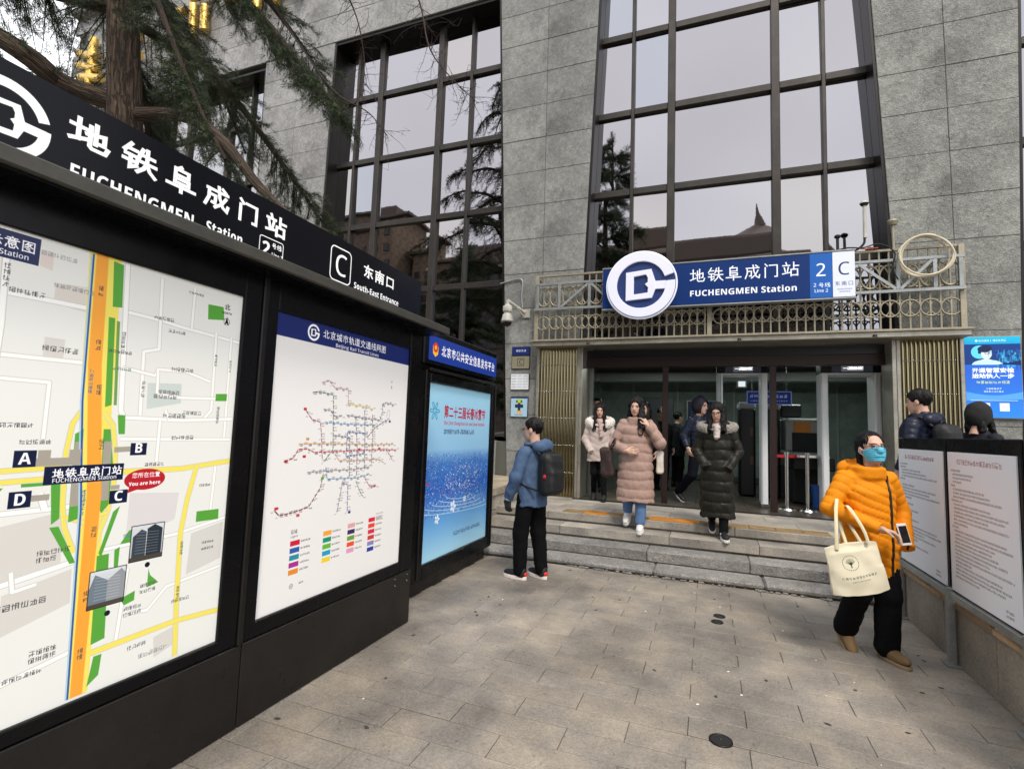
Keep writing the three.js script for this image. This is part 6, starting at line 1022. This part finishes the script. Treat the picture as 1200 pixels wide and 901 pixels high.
function backpack(label, at, turn, H, o = {}) {
  const k = H / 1.68, t = thing('backpack', label, 'bag', at, turn), m = std(o.color ?? 0x0d0d10, 0.6, 0, { bumpMap: T.weave, bumpScale: 0.0008 }), z0 = -0.25, y0 = 1.12 * k;
  const f = uni([rbox([0, y0, z0], [0.15, 0.23, 0.085], 0.07), rbox([0, y0 - 0.07, z0 - 0.07], [0.12, 0.13, 0.05], 0.045), rbox([0, y0 + 0.1, z0 - 0.06], [0.11, 0.06, 0.035], 0.03)], 0.03);
  const b = part('pack_body', nets((x, y, z) => f(x, y, z) + perlin.noise(x * 12, y * 12, z * 12) * 0.006 + 0.004 * smooth(Math.abs(z - z0 - 0.01), 0.006, 0), [-0.2, y0 - 0.28, z0 - 0.17], [0.2, y0 + 0.28, z0 + 0.12], 0.009), m, t);
  for (const s of [-1, 1]) part('strap', limb([[s * 0.1, y0 + 0.2, z0 + 0.07, 0.014], [s * 0.11, 1.41 * k, -0.06, 0.018], [s * 0.115, 1.34 * k, 0.105, 0.018], [s * 0.13, 1.2 * k, 0.135, 0.018], [s * 0.185, 1.02 * k, 0.02, 0.012], [s * 0.15, y0 - 0.17, z0 + 0.06, 0.012]], 6, 6), m, t);
  part('top_handle', tube([[-0.04, y0 + 0.22, z0 + 0.03], [-0.03, y0 + 0.255, z0 + 0.03], [0.03, y0 + 0.255, z0 + 0.03], [0.04, y0 + 0.22, z0 + 0.03]], 0.008, 6), m, b);
  if (o.badge) part('badge', new THREE.SphereGeometry(0.022, 12, 8).scale(1, 1, 0.4).rotateY(Math.PI / 2).translate(0.142, y0 - 0.02, z0 - 0.03), std(o.badge, 0.5), b);
  part('zip', tube([[0.135, y0 - 0.12, z0 - 0.01], [0.15, y0 + 0.05, z0 - 0.01], [0.11, y0 + 0.2, z0 - 0.01], [0, y0 + 0.235, z0 - 0.01], [-0.11, y0 + 0.2, z0 - 0.01], [-0.15, y0 + 0.05, z0 - 0.01], [-0.135, y0 - 0.12, z0 - 0.01]], 0.005, 5, 50), std(0x2a2a2e, 0.4, 0.4), b);
}
backpack('black backpack with a red badge on the back of the blue jacket', manAt, manTurn, 1.7, { badge: 0xc0242c });
// --- woman in the long dusty pink coat coming down the steps
const pinkAt = [-0.9, 0.4, -7.06], pinkTurn = 0.02;
person({ label: 'person in a long dusty pink quilted coat and jeans, hand raised to the hair', at: pinkAt, turn: pinkTurn, H: 1.66, cell: 0.0105, fine: 0.004, look: [-0.12, 0.12, -0.06],
  pose: { elR: [-0.29, 1.04, 0.0], wrR: [-0.09, 0.98, 0.22], elL: [0.32, 1.09, 0.06], wrL: [0.16, 1.33, 0.15], kneeL: [0.08, 0.44, 0.04], ankL: [0.075, 0.015, 0.06], kneeR: [-0.095, 0.5, 0.0], ankR: [-0.11, 0.15, -0.12], head: [0, 1.57, 0.03] },
  handR: { dir: [1, 0.0, 0.15], palm: [-0.2, -0.1, -1], curl: 0.5, thumb: [0, 1, 0] }, handL: { dir: [-0.5, 0.85, -0.05], palm: [-0.6, -0.2, -0.4], curl: 0.7, thumb: [-0.5, 0.3, 0.8] },
  legs: { r: [0.09, 0.078, 0.066], color: 0x5a769c, len: 0.9, cuff: 0x1a1a1f }, shoes: { color: 0xd8d6d2, soleColor: 0xe4e2de, high: 0.1, sole: 0.03, L: [0.05, 0.1], R: [-0.1, 0.6] },
  coat: { mat: puffy(0xa1867a, 0.6), profile: [[0.31, 0.275, 0.2, 0.01], [0.6, 0.262, 0.19, 0.01], [0.9, 0.245, 0.175, 0.01], [1.1, 0.225, 0.165, 0.005], [1.27, 0.215, 0.15, 0], [1.37, 0.17, 0.12, -0.01], [1.45, 0.105, 0.095, -0.012], [1.49, 0.09, 0.085, -0.01]], sleeve: [0.092, 0.084, 0.058], quilt: { s: 0.118, amp: 0.014 }, wrinkle: 0.009, extra: [collar(0.045, -0.005, 0.092)] },
  hair: { cap: [0.094, 0.1, 0.106], open: [[0.0, -0.046, 0.104], [0.058, 0.104, 0.088]], locks: [[[0.066, 0.02, 0.01], [0.09, -0.13, 0.07], 0.035, 0.045], [[0.09, -0.13, 0.07], [0.11, -0.3, 0.15], 0.05, 0.036], [[-0.068, 0.02, 0.0], [-0.072, -0.12, 0.0], 0.036, 0.036], [[-0.05, 0, -0.06], [-0.05, -0.16, -0.05], 0.045, 0.04], [[0.04, 0, -0.06], [0.05, -0.2, -0.04], 0.05, 0.045]], long: -0.36, color: 0x0b0807 } });
{
  const t = thing('shoulder_bag', 'dark brown soft bag hanging beside the dusty pink coat', 'bag', pinkAt, pinkTurn), m = std(0x2e1d18, 0.6, 0, { bumpMap: T.weave, bumpScale: 0.001 });
  part('bag_body', nets((x, y, z) => rbox([-0.37, 0.8, 0.08], [0.09, 0.2, 0.06], 0.05)(x + (y - 0.8) * 0.12, y, z) + perlin.noise(x * 12, y * 8, z * 12) * 0.014, [-0.53, 0.52, -0.03], [-0.2, 1.06, 0.2], 0.01), m, t);
  part('strap', limb([[-0.33, 0.97, 0.06, 0.014], [-0.29, 1.08, 0.08, 0.014], [-0.255, 1.12, 0.12, 0.014], [-0.26, 1.06, 0.16, 0.014], [-0.34, 0.96, 0.12, 0.014]], 6, 5), m, t);
  const w = thing('paper_bag', 'small white bag hanging behind the dusty pink coat', 'bag', pinkAt, pinkTurn), wm = std(0xd2ccbe, 0.8);
  part('bag_body', nets((x, y, z) => rbox([0.31, 0.83, -0.04], [0.045, 0.15, 0.08], 0.03)(x, y, z) + perlin.noise(x * 16, y * 9, z * 16) * 0.01, [0.22, 0.62, -0.16], [0.42, 1.04, 0.1], 0.01), wm, w); part('strap', limb([[0.31, 0.96, -0.08, 0.008], [0.32, 1.1, -0.03, 0.008], [0.3, 1.22, 0.0, 0.008]], 5, 5), wm, w);
}
// --- woman in the long olive coat
person({ label: 'person in a long olive black quilted coat and spectacles on the steps', at: [0.11, 0.4, -7.08], turn: -0.05, H: 1.6, cell: 0.0105, fine: 0.004, look: [-0.1, 0.22, 0.02],
  pose: { elR: [-0.265, 1.06, -0.02], wrR: [-0.15, 0.88, 0.115], elL: [0.265, 1.06, -0.03], wrL: [0.155, 0.87, 0.1], kneeL: [0.075, 0.46, 0.03], ankL: [0.085, 0.02, 0.1], kneeR: [-0.075, 0.46, 0.0], ankR: [-0.07, 0.16, -0.14], head: [0, 1.57, 0.035] }, handL: null, handR: null,
  legs: { r: [0.085, 0.068, 0.05], color: 0x101012 }, shoes: { color: 0x131315, soleColor: 0xdededb, sole: 0.026, stripe: 0xd8d8d4, L: [0.2, 0.05], R: [0.1, 0.6] },
  coat: { slim: 0.76, mat: puffy(0x1f1e17, 0.45), profile: [[0.2, 0.27, 0.19, 0.01], [0.5, 0.262, 0.19, 0.01], [0.85, 0.25, 0.18, 0.01], [1.08, 0.235, 0.17, 0.005], [1.27, 0.215, 0.15, 0], [1.37, 0.17, 0.115, -0.01], [1.45, 0.1, 0.09, -0.012]], sleeve: [0.092, 0.082, 0.07], quilt: { s: 0.128, amp: 0.015 }, wrinkle: 0.009, extra: [hoodDown(0.16, 0.12, 0.1, -0.1, 0.0)] },
  fur: furRing(0.2, 0.045, 0.045), furColor: 0x8a857e, scarf: { color: 0xb9aea8, f: (J) => { const a = collar(0.04, -0.005, 0.078)(J, 1), b = cap([0.01, J.neck[1] - 0.02, 0.11], [0.0, J.neck[1] - 0.13, 0.14], 0.045, 0.035); return (x, y, z) => smin(a(x, y, z), b(x, y, z), 0.03); } },
  hair: { cap: [0.095, 0.1, 0.107], open: [[0.0, -0.048, 0.104], [0.06, 0.098, 0.088]], locks: LONGHAIR(0.2), long: -0.28, color: 0x090707 }, glasses: 0x2a2424 });
// --- woman in the pale coat with the fur collar
person({ label: 'person in a pale grey quilted coat with a white fur collar and long hair', at: [-1.72, LAND, -8.72], turn: 0.12, H: 1.6, cell: 0.012, fine: 0.0045, look: [0.05, 0.15, 0],
  pose: { elR: [-0.255, 1.06, 0.0], wrR: [-0.15, 0.88, 0.12], elL: [0.255, 1.06, 0.0], wrL: [0.15, 0.88, 0.12], kneeL: [0.08, 0.48, 0.08], ankL: [0.1, 0.1, 0.08], kneeR: [-0.08, 0.48, 0.02], ankR: [-0.1, 0.12, -0.2] }, handL: null, handR: null,
  legs: { r: [0.075, 0.06, 0.045], color: 0x0d0d10 }, shoes: { color: 0x111113, soleColor: 0x0c0c0d, high: 0.2, sole: 0.03, L: [0, 0.1], R: [0, 0.5] },
  coat: { mat: puffy(0xb7a9a2, 0.55), profile: [[0.68, 0.225, 0.165, 0], [0.9, 0.215, 0.16, 0.005], [1.08, 0.195, 0.145, 0.005], [1.24, 0.2, 0.14, 0], [1.36, 0.165, 0.11, -0.01], [1.45, 0.1, 0.085, -0.012]], sleeve: [0.078, 0.068, 0.058], quilt: { s: 0.1, amp: 0.01, chev: -0.55 }, wrinkle: 0.006 },
  fur: furRing(0.185, 0.06, 0.06), furColor: 0xd8d2cb, scarf: { color: 0xb39c94, f: (J) => { const a = collar(0.04, -0.005, 0.08)(J, 1), b = cap([0.02, J.neck[1] - 0.02, 0.11], [0.04, J.neck[1] - 0.25, 0.16], 0.042, 0.034); return (x, y, z) => smin(a(x, y, z), b(x, y, z), 0.03); } },
  hair: { cap: [0.094, 0.1, 0.106], open: [[0.0, -0.046, 0.104], [0.058, 0.1, 0.088]], locks: LONGHAIR(0.3), long: -0.36, color: 0x0f0907 } });
// --- man in the navy padded jacket with the hood up
person({ label: 'person in a navy padded jacket with the hood up, striding through the doorway', at: [-0.12, LAND, -9.25], turn: 0.75, H: 1.74, cell: 0.013, fine: 0.005, look: [0.2, 0.1, 0],
  pose: { elR: [-0.27, 1.08, -0.08], wrR: [-0.27, 0.9, 0.02], elL: [0.26, 1.07, 0.05], wrL: [0.24, 0.88, 0.2], kneeL: [0.09, 0.47, 0.14], ankL: [0.09, 0.08, 0.18], kneeR: [-0.09, 0.47, -0.08], ankR: [-0.09, 0.16, -0.4] },
  legs: { r: [0.095, 0.08, 0.066], color: 0x12141d }, shoes: { color: 0x131316, soleColor: 0xb8b8b4, L: [0, 0], R: [0, 0.6] },
  coat: { mat: puffy(0x1b2233, 0.4), profile: [[0.78, 0.2, 0.15, 0], [0.95, 0.205, 0.155, 0], [1.18, 0.21, 0.155, 0], [1.3, 0.2, 0.135, -0.01], [1.39, 0.15, 0.1, -0.015], [1.46, 0.09, 0.085, -0.02]], sleeve: [0.086, 0.074, 0.06], quilt: { s: 0.062, amp: 0.007 }, wrinkle: 0.006 }, hood: std(0x1c1a28, 0.7), hair: { cap: [0.082, 0.092, 0.098], open: [[0, -0.05, 0.08], [0.1, 0.1, 0.085]] } });
// --- people in the dim hall
const plainCoat = (c, hem = 0.7) => ({ mat: puffy(c, 0.7), profile: [[hem, 0.21, 0.16, 0], [1.0, 0.21, 0.155, 0], [1.25, 0.21, 0.145, 0], [1.37, 0.17, 0.115, -0.01], [1.46, 0.09, 0.085, -0.02]], wrinkle: 0.008 });
const plainLegs = { r: [0.095, 0.08, 0.065], color: 0x0e0e11 }, plainShoes = { color: 0x121214, soleColor: 0x1c1c1e };
for (const [label, at, turn, H, c, hair, extra] of [
  ['person in black with a white face mask behind the pale coat', [-2.0, LAND, -9.9], 0.2, 1.76, 0x101114, { cap: [0.083, 0.094, 0.1], open: [[0, -0.05, 0.08], [0.1, 0.102, 0.085]], nape: -0.05 }, { mask: 0xcfd6d8 }],
  ['person with dark hair half hidden behind the dusty pink coat', [-1.02, LAND, -9.2], -0.25, 1.66, 0x1a1718, { cap: [0.088, 0.098, 0.102], open: [[0.02, -0.05, 0.1], [0.058, 0.094, 0.085]], locks: LONGHAIR(0.16), long: -0.24 }, {}],
  ['person in dark clothes in the hall behind the raised arm', [-0.92, LAND, -11.3], 0.4, 1.68, 0x141519, { cap: [0.085, 0.095, 0.1] }, {}],
  ['person in dark clothes beside the brown door post', [-0.62, LAND, -11.9], 2.2, 1.62, 0x15161a, { cap: [0.085, 0.095, 0.1] }, {}]]) person({ label, at, turn, H, cell: 0.018, fine: 0.0065, coat: plainCoat(c), legs: plainLegs, shoes: plainShoes, hair, ...extra });
// --- two people behind the notice boards
const navyAt = [2.18, 0.42, -6.85], navyTurn = -2.45;
person({ label: 'person with short black hair in a navy padded jacket behind the notice boards', at: navyAt, turn: navyTurn, H: 1.74, cell: 0.012, fine: 0.0045, look: [0.3, 0.1, 0], legs: plainLegs, shoes: plainShoes,
  coat: { mat: puffy(0x1a2030, 0.32), profile: [[0.72, 0.22, 0.17, 0], [1.0, 0.225, 0.165, 0], [1.2, 0.23, 0.165, 0], [1.31, 0.215, 0.14, -0.01], [1.4, 0.15, 0.11, -0.015], [1.47, 0.095, 0.09, -0.02]], sleeve: [0.098, 0.086, 0.066], quilt: { s: 0.068, amp: 0.009 }, wrinkle: 0.006, extra: [collar(0.045, 0.01, 0.095), hoodDown(0.14, 0.09, 0.075, -0.11, 0.0)] }, hair: { cap: [0.086, 0.098, 0.103], open: [[0, -0.05, 0.09], [0.1, 0.1, 0.085]], nape: -0.06 } });
backpack('black backpack with a silver tag on the navy jacket behind the notice boards', navyAt, navyTurn, 1.74, { color: 0x101013 });
person({ label: 'person in a black hood and dark coat behind the notice boards', at: [2.72, 0.42, -6.95], turn: 2.2, H: 1.58, cell: 0.014, fine: 0.006, look: [0.1, 0.25, 0], legs: plainLegs, shoes: plainShoes, coat: plainCoat(0x1a1c26, 0.6), hood: std(0x111113, 0.85), hair: { cap: [0.085, 0.095, 0.1], open: [[0, -0.05, 0.1], [0.06, 0.095, 0.085]], locks: LONGHAIR(0.2), long: -0.26 } });

// ---------------------------------------------------------------- trees and the far side of the street
const barkMat = std(0x857a70, 0.95, 0, { map: T.bark, bumpMap: T.barkBump, bumpScale: 0.03 });
const needleMat = [0x2f4020, 0x26361c, 0x3c4a26].map((c) => new THREE.MeshPhysicalMaterial({ color: c, roughness: 0.8, transmission: 0.25, thickness: 0, side: THREE.DoubleSide }));
function tuft(n, len, spread) { // a short twig end set with needles
  const pos = [];
  for (let i = 0; i < n; i++) {
    const b = rr(0, 0.13), a = rr(0, Math.PI * 2), e = rr(0.35, 1.25), d = V(Math.cos(a) * Math.sin(e), Math.cos(e) * 0.9, Math.sin(a) * Math.sin(e)), s = V(-Math.sin(a), 0.2, Math.cos(a)).multiplyScalar(0.0022), o = V(rr(-1, 1) * spread, b, rr(-1, 1) * spread), l = len * rr(0.7, 1.15);
    pos.push(o.x - s.x, o.y - s.y, o.z - s.z, o.x + s.x, o.y + s.y, o.z + s.z, o.x + d.x * l, o.y + d.y * l, o.z + d.z * l);
  }
  const g = new THREE.BufferGeometry(); g.setAttribute('position', new THREE.Float32BufferAttribute(pos, 3)); g.computeVertexNormals(); return plain(g);
}
const TUFTS = [tuft(34, 0.05, 0.012), tuft(40, 0.042, 0.02), tuft(28, 0.058, 0.01)];
// foliage: tufts set along drooping side twigs of a limb
function spray(list, pts, density, droop, size, keep) {
  const c = new THREE.CatmullRomCurve3(pts.map((p) => V(p[0], p[1], p[2]))), L = c.getLength(), n = Math.round(L * density);
  const twigs = [];
  for (let i = 0; i < n; i++) {
    const t = Math.pow(rnd(), 0.75) * 0.98 + 0.02, p = c.getPoint(t), T0 = c.getTangent(t), side = T0.clone().cross(V(0, 1, 0)).normalize().multiplyScalar(rnd() < 0.5 ? 1 : -1), dir = side.multiplyScalar(rr(0.5, 1)).addScaledVector(T0, rr(0.1, 0.8)).add(V(0, rr(-droop, 0.12), 0)).normalize(), len = rr(0.25, 0.75) * size * (1.15 - t * 0.5);
    let q = p.clone(), d = dir.clone(); const m = Math.max(3, Math.round(len / 0.045)); const tp = [p.clone()];
    for (let k = 0; k < m; k++) { q = q.clone().addScaledVector(d, len / m); d.y -= droop * 0.07; d.x += rr(-1, 1) * 0.08; d.z += rr(-1, 1) * 0.08; d.normalize(); tp.push(q); if (!keep || keep(q)) list.push([q.clone(), d.clone(), rr(0.75, 1.25)]); }
    twigs.push(tp);
  }
  return twigs;
}
function foliage(list, parent, scale = 1) {
  TUFTS.forEach((g, k) => {
    const mine = list.filter((_, i) => i % 3 === k), m = new THREE.InstancedMesh(g, needleMat[k], mine.length), q = new THREE.Quaternion(), M4 = new THREE.Matrix4(), col = new THREE.Color();
    mine.forEach(([p, d, s], i) => { const e = d.clone().add(V(rr(-1, 1), rr(-0.6, 0.8), rr(-1, 1)).multiplyScalar(0.7)).normalize(); q.setFromUnitVectors(V(0, 1, 0), e); m.setMatrixAt(i, M4.compose(p, q, V(s, s, s).multiplyScalar(scale))); const v = rr(0.75, 1.25); m.setColorAt(i, col.setRGB(v, v * rr(0.95, 1.05), v)); });
    m.name = 'crown'; m.userData.kind = 'stuff'; m.castShadow = m.receiveShadow = true; parent.add(m);
  });
}
const thin = (tw, r) => tw.map((p) => { const q = p.filter((_, i) => i % 3 === 0 || i === p.length - 1); return q.length > 1 ? limb(q.map((v, i) => [v.x, v.y, v.z, lerp(r, r * 0.35, i / (q.length - 1))]), 4, 1) : null; }).filter(Boolean);
{ // the cedar behind the map cabinet
  const t = thing('cedar_tree', 'dark green cedar tree with a rough brown trunk behind the map cabinet', 'tree'), Z = -3.3;
  part('trunk', limb([[-5.1, -0.1, -3.15, 0.27], [-5.35, 2.5, Z, 0.18], [-5.72, 4.7, Z, 0.155], [-5.95, 6.1, Z, 0.147], [-6.2, 8.5, -3.4, 0.15], [-6.3, 11, -3.4, 0.11], [-6.3, 13.5, -3.4, 0.05]], 18, 10), barkMat, t);
  const L = [ // limbs that show, [x, y, z, radius]
    [[-5.75, 4.85, Z, 0.1], [-6.3, 5.02, -3.0, 0.105], [-6.3, 5.1, -2.75, 0.1], [-6.9, 5.5, -2.4, 0.085], [-7.6, 6.0, -2.2, 0.06]],
    [[-5.5, 4.7, Z, 0.07], [-4.75, 4.52, Z, 0.062], [-4.3, 4.2, -3.35, 0.055], [-3.85, 3.72, -3.4, 0.045], [-3.5, 3.42, -3.45, 0.035], [-3.15, 3.28, -3.55, 0.02]],
    [[-5.85, 6.3, Z, 0.05], [-5.35, 5.95, -3.2, 0.035], [-4.9, 5.2, -3.2, 0.025], [-4.55, 4.55, -3.25, 0.018], [-4.2, 4.0, -3.3, 0.015]],
    [[-6.0, 7.0, Z, 0.08], [-5.4, 6.75, -3.7, 0.06], [-4.7, 6.1, -4.0, 0.045], [-4.1, 5.4, -4.05, 0.03], [-3.6, 4.85, -4.1, 0.014]],
    [[-6.0, 6.0, Z, 0.08], [-6.6, 6.05, -2.9, 0.06], [-7.3, 6.3, -2.7, 0.04], [-8.2, 6.4, -2.5, 0.02]],
    [[-5.9, 5.6, Z, 0.07], [-6.5, 5.55, -3.9, 0.055], [-7.4, 5.5, -4.6, 0.035], [-8.2, 5.3, -5.2, 0.015]],
    [[-5.9, 5.9, Z, 0.06], [-5.6, 5.7, -4.2, 0.045], [-5.3, 5.0, -5.0, 0.03], [-5.1, 4.4, -5.6, 0.012]],
    [[-6.0, 6.6, Z, 0.07], [-6.4, 6.7, -4.2, 0.05], [-6.8, 6.4, -5.2, 0.03], [-7.2, 6.0, -6.0, 0.012]],
  ];
  for (let i = 0; i < 26; i++) { const y = 7.2 + i * 0.24, a = i * 2.4, l = lerp(3.4, 0.5, i / 26), b = [-6.2 - (i < 8 ? 0 : 0.1), y, -3.35]; L.push([[...b, 0.06], [b[0] + Math.cos(a) * l * 0.4, y + 0.15, b[2] + Math.sin(a) * l * 0.4, 0.045], [b[0] + Math.cos(a) * l * 0.75, y - 0.15, b[2] + Math.sin(a) * l * 0.75, 0.03], [b[0] + Math.cos(a) * l, y - 0.6, b[2] + Math.sin(a) * l, 0.01]]); }
  const list = [], tw = [], D = [11, 11, 40, 40, 40, 46, 30, 30], S0 = [0.8, 0.6, 0.85, 0.8, 1.1, 1.1, 1, 1];
  L.forEach((p, i) => { part('limb', limb(p, 8, 5), barkMat, t); const from = i === 1 ? p.slice(2) : i === 0 ? p.slice(1) : p; tw.push(...spray(list, from, D[i] ?? 22, 0.75, S0[i] ?? 1.2)); });
  part('twigs', thin(tw, 0.007), barkMat, t);
  foliage(list, t);
}
function simpleCedar(label, x, z, H, R, s) { // trees across the forecourt, seen mirrored in the windows
  seed = s; const t = thing('cedar_tree', label, 'tree', [x, 0, z], 0, 'cedar trees across the forecourt');
  part('trunk', limb([[0, 0, 0, 0.28], [0.1, H * 0.5, 0, 0.2], [0, H, 0, 0.03]], 10, 6), barkMat, t);
  const list = [], tw = []; for (let i = 0; i < 34; i++) { const y = H * lerp(0.22, 0.99, i / 34), a = i * 2.4, l = R * Math.pow(1 - i / 36, 0.8) * rr(0.75, 1.1), p = [[0, y, 0, 0.06], [Math.cos(a) * l * 0.5, y + 0.25, Math.sin(a) * l * 0.5, 0.04], [Math.cos(a) * l, y - 0.1, Math.sin(a) * l, 0.012]]; part('limb', limb(p, 5, 3), barkMat, t); tw.push(...spray(list, p, 26, 0.25, 1.3)); }
  part('twigs', thin(tw, 0.01), barkMat, t); foliage(list, t, 2.2);
}
simpleCedar('tall cedar tree across the forecourt, closest to the street kerb', -4.6, 5.2, 15.6, 3.6, 77);
simpleCedar('cedar tree across the forecourt with a broad crown', -12.5, 6, 11.5, 4.2, 99);
{ // bare tree: thin leafless twigs in front of the upper windows
  seed = 4242; const t = thing('bare_tree', 'leafless tree with thin hanging twigs before the tall windows', 'tree'), m = std(0x3a2e28, 0.9), twigs = [];
  const main = [[-4.4, 0, -0.9, 0.13], [-4.5, 3, -0.95, 0.11], [-4.6, 6, -1.1, 0.085], [-4.8, 8.2, -2.2, 0.06]]; part('trunk', limb(main, 10, 6), barkMat, t);
  const limbs = [[[-4.7, 7.2, -1.6, 0.04], [-5.6, 8.1, -3.6, 0.028], [-5.8, 7.55, -5, 0.017], [-5.19, 6.7, -5, 0.013], [-4.48, 5.82, -5, 0.01], [-3.95, 5.45, -5, 0.007], [-3.7, 5.15, -5.02, 0.004]], [[-4.8, 8.2, -2.2, 0.045], [-4.2, 8.4, -3.8, 0.03], [-3.39, 6.95, -5, 0.012], [-3.11, 6.07, -5, 0.009], [-2.75, 5.6, -5.05, 0.006], [-2.5, 5.35, -5.1, 0.003]], [[-4.8, 8.2, -2.2, 0.04], [-5.4, 8.6, -4.2, 0.022], [-4.6, 7.4, -5.2, 0.012], [-4.35, 6.6, -5.3, 0.006], [-4.3, 6.0, -5.3, 0.003]]];
  for (const p of limbs) {
    part('limb', limb(p, 6, 6), m, t);
    const c = new THREE.CatmullRomCurve3(p.map((q) => V(q[0], q[1], q[2])));
    for (let i = 0; i < 40; i++) { const u = rr(0.38, 1), a = c.getPoint(u), d = V(rr(-1, 1), rr(-1.4, 0.5), rr(-0.5, 0.5)).normalize(), l = rr(0.15, 0.5); let q = a.clone(); const pts = [a.clone()]; for (let k = 0; k < 4; k++) { q = q.clone().addScaledVector(d, l / 4); d.add(V(rr(-1, 1), rr(-0.8, 0.6), rr(-1, 1)).multiplyScalar(0.35)).normalize(); pts.push(q); if (rnd() < 0.8) { const e = V(rr(-1, 1), rr(-1, 0.6), rr(-1, 1)).normalize(), ll = rr(0.04, 0.14); twigs.push(limb([[q.x, q.y, q.z, 0.0022], [q.x + e.x * ll, q.y + e.y * ll, q.z + e.z * ll, 0.0012]], 3, 1)); } } twigs.push(limb(pts.map((v, k) => [v.x, v.y, v.z, lerp(0.004, 0.0016, k / 4)]), 4, 1)); }
  }
  part('twigs', twigs, m, t);
}
{ // buildings across the street, mirrored in the windows
  const far = (name, label, at) => thing(name, label, 'building', at);
  const h = far('hall_with_spire', 'long building with a sweeping tiled roof and a spired pavilion across the street', [0, 0, 62]), wall = std(0x6a625c, 0.85, 0, { map: T.concrete }), roof = std(0x5a5048, 0.8), dark = std(0x1d1b1c, 0.3);
  part('wall', bx(60, 27.5, 14, -14, 13.75, 7), wall, h); part('eave', bx(63, 0.7, 17, -14, 28.4, 7, 0.1), std(0x8a8078, 0.8), h);
  const rs = new THREE.Shape([[-45.5, 28.75], [16.5, 28.75], [14.5, 31.2], [-43, 31.2]].map((p) => new THREE.Vector2(...p))); part('roof', new THREE.ExtrudeGeometry(rs, { depth: 14, bevelEnabled: true, bevelSize: 0.6, bevelThickness: 0.8, bevelSegments: 2 }).translate(0, 0.6, 0), roof, h);
  const p = part('pavilion_roof', plain(new THREE.ConeGeometry(6.4, 3.6, 4, 1).rotateY(Math.PI / 4)).translate(8.3, 33.6, 4), roof, h); part('spire', [cyl(0.5, 0.9, 1.6, 10).translate(8.3, 35.6, 4), cyl(0.06, 0.4, 2.6, 8).translate(8.3, 37.6, 4)], roof, p);
  for (let i = 0; i < 26; i++) part('window', bx(1.5, 2.6, 0.3, -42 + i * 2.2, 26.2, -0.05, 0.05), dark, h);
  for (let r = 0; r < 6; r++) for (let i = 0; i < 26; i++) part('window', bx(1.5, 2.2, 0.3, -42 + i * 2.2, 22 - r * 3.6, -0.05, 0.05), dark, h);
  const blocks = [['apartment_block', 'tall beige apartment block with a hipped roof lantern across the street', [-60, 0, 66], 15, 40, 12, 3.0], ['apartment_block', 'lower beige apartment block beside the tall one across the street', [-45, 0, 70], 13, 33, 10, 2.6], ['apartment_block', 'grey office slab far down the street', [-92, 0, 60], 20, 30, 12, 3]];
  for (const [n, label, at, w, H, d, step] of blocks) {
    const b = far(n, label, at), m = std(0x9c8a7c, 0.85, 0, { map: T.concrete }); part('wall', bx(w, H, d, 0, H / 2, 0, 0.1), m, b); part('roof', [bx(w + 1.6, 0.6, d + 1.6, 0, H + 0.3, 0, 0.1), plain(new THREE.ConeGeometry(w * 0.62, 3, 4).rotateY(Math.PI / 4)).translate(0, H + 2.1, 0)], roof, b); part('roof_lantern', bx(w * 0.25, 2.4, d * 0.3, 0, H + 3.6, 0, 0.2), roof, b);
    for (let y = 3; y < H - 2; y += step) for (let x = -w / 2 + 1.3; x < w / 2 - 0.8; x += 2.5) part('window', bx(1.1, 1.4, 0.3, x, y, -d / 2 - 0.05, 0.04), dark, b);
  }
  // street with its far kerb
  const rd = part('road', metric(new THREE.PlaneGeometry(260, 26).rotateX(-Math.PI / 2)), std(0x4c4b4a, 0.9, 0, { map: T.concrete }), null); rd.position.set(-20, 0.004, 34); tag(rd, 'asphalt street across the forecourt', 'road', null, 'structure');
}
renderer.render(scene, camera);
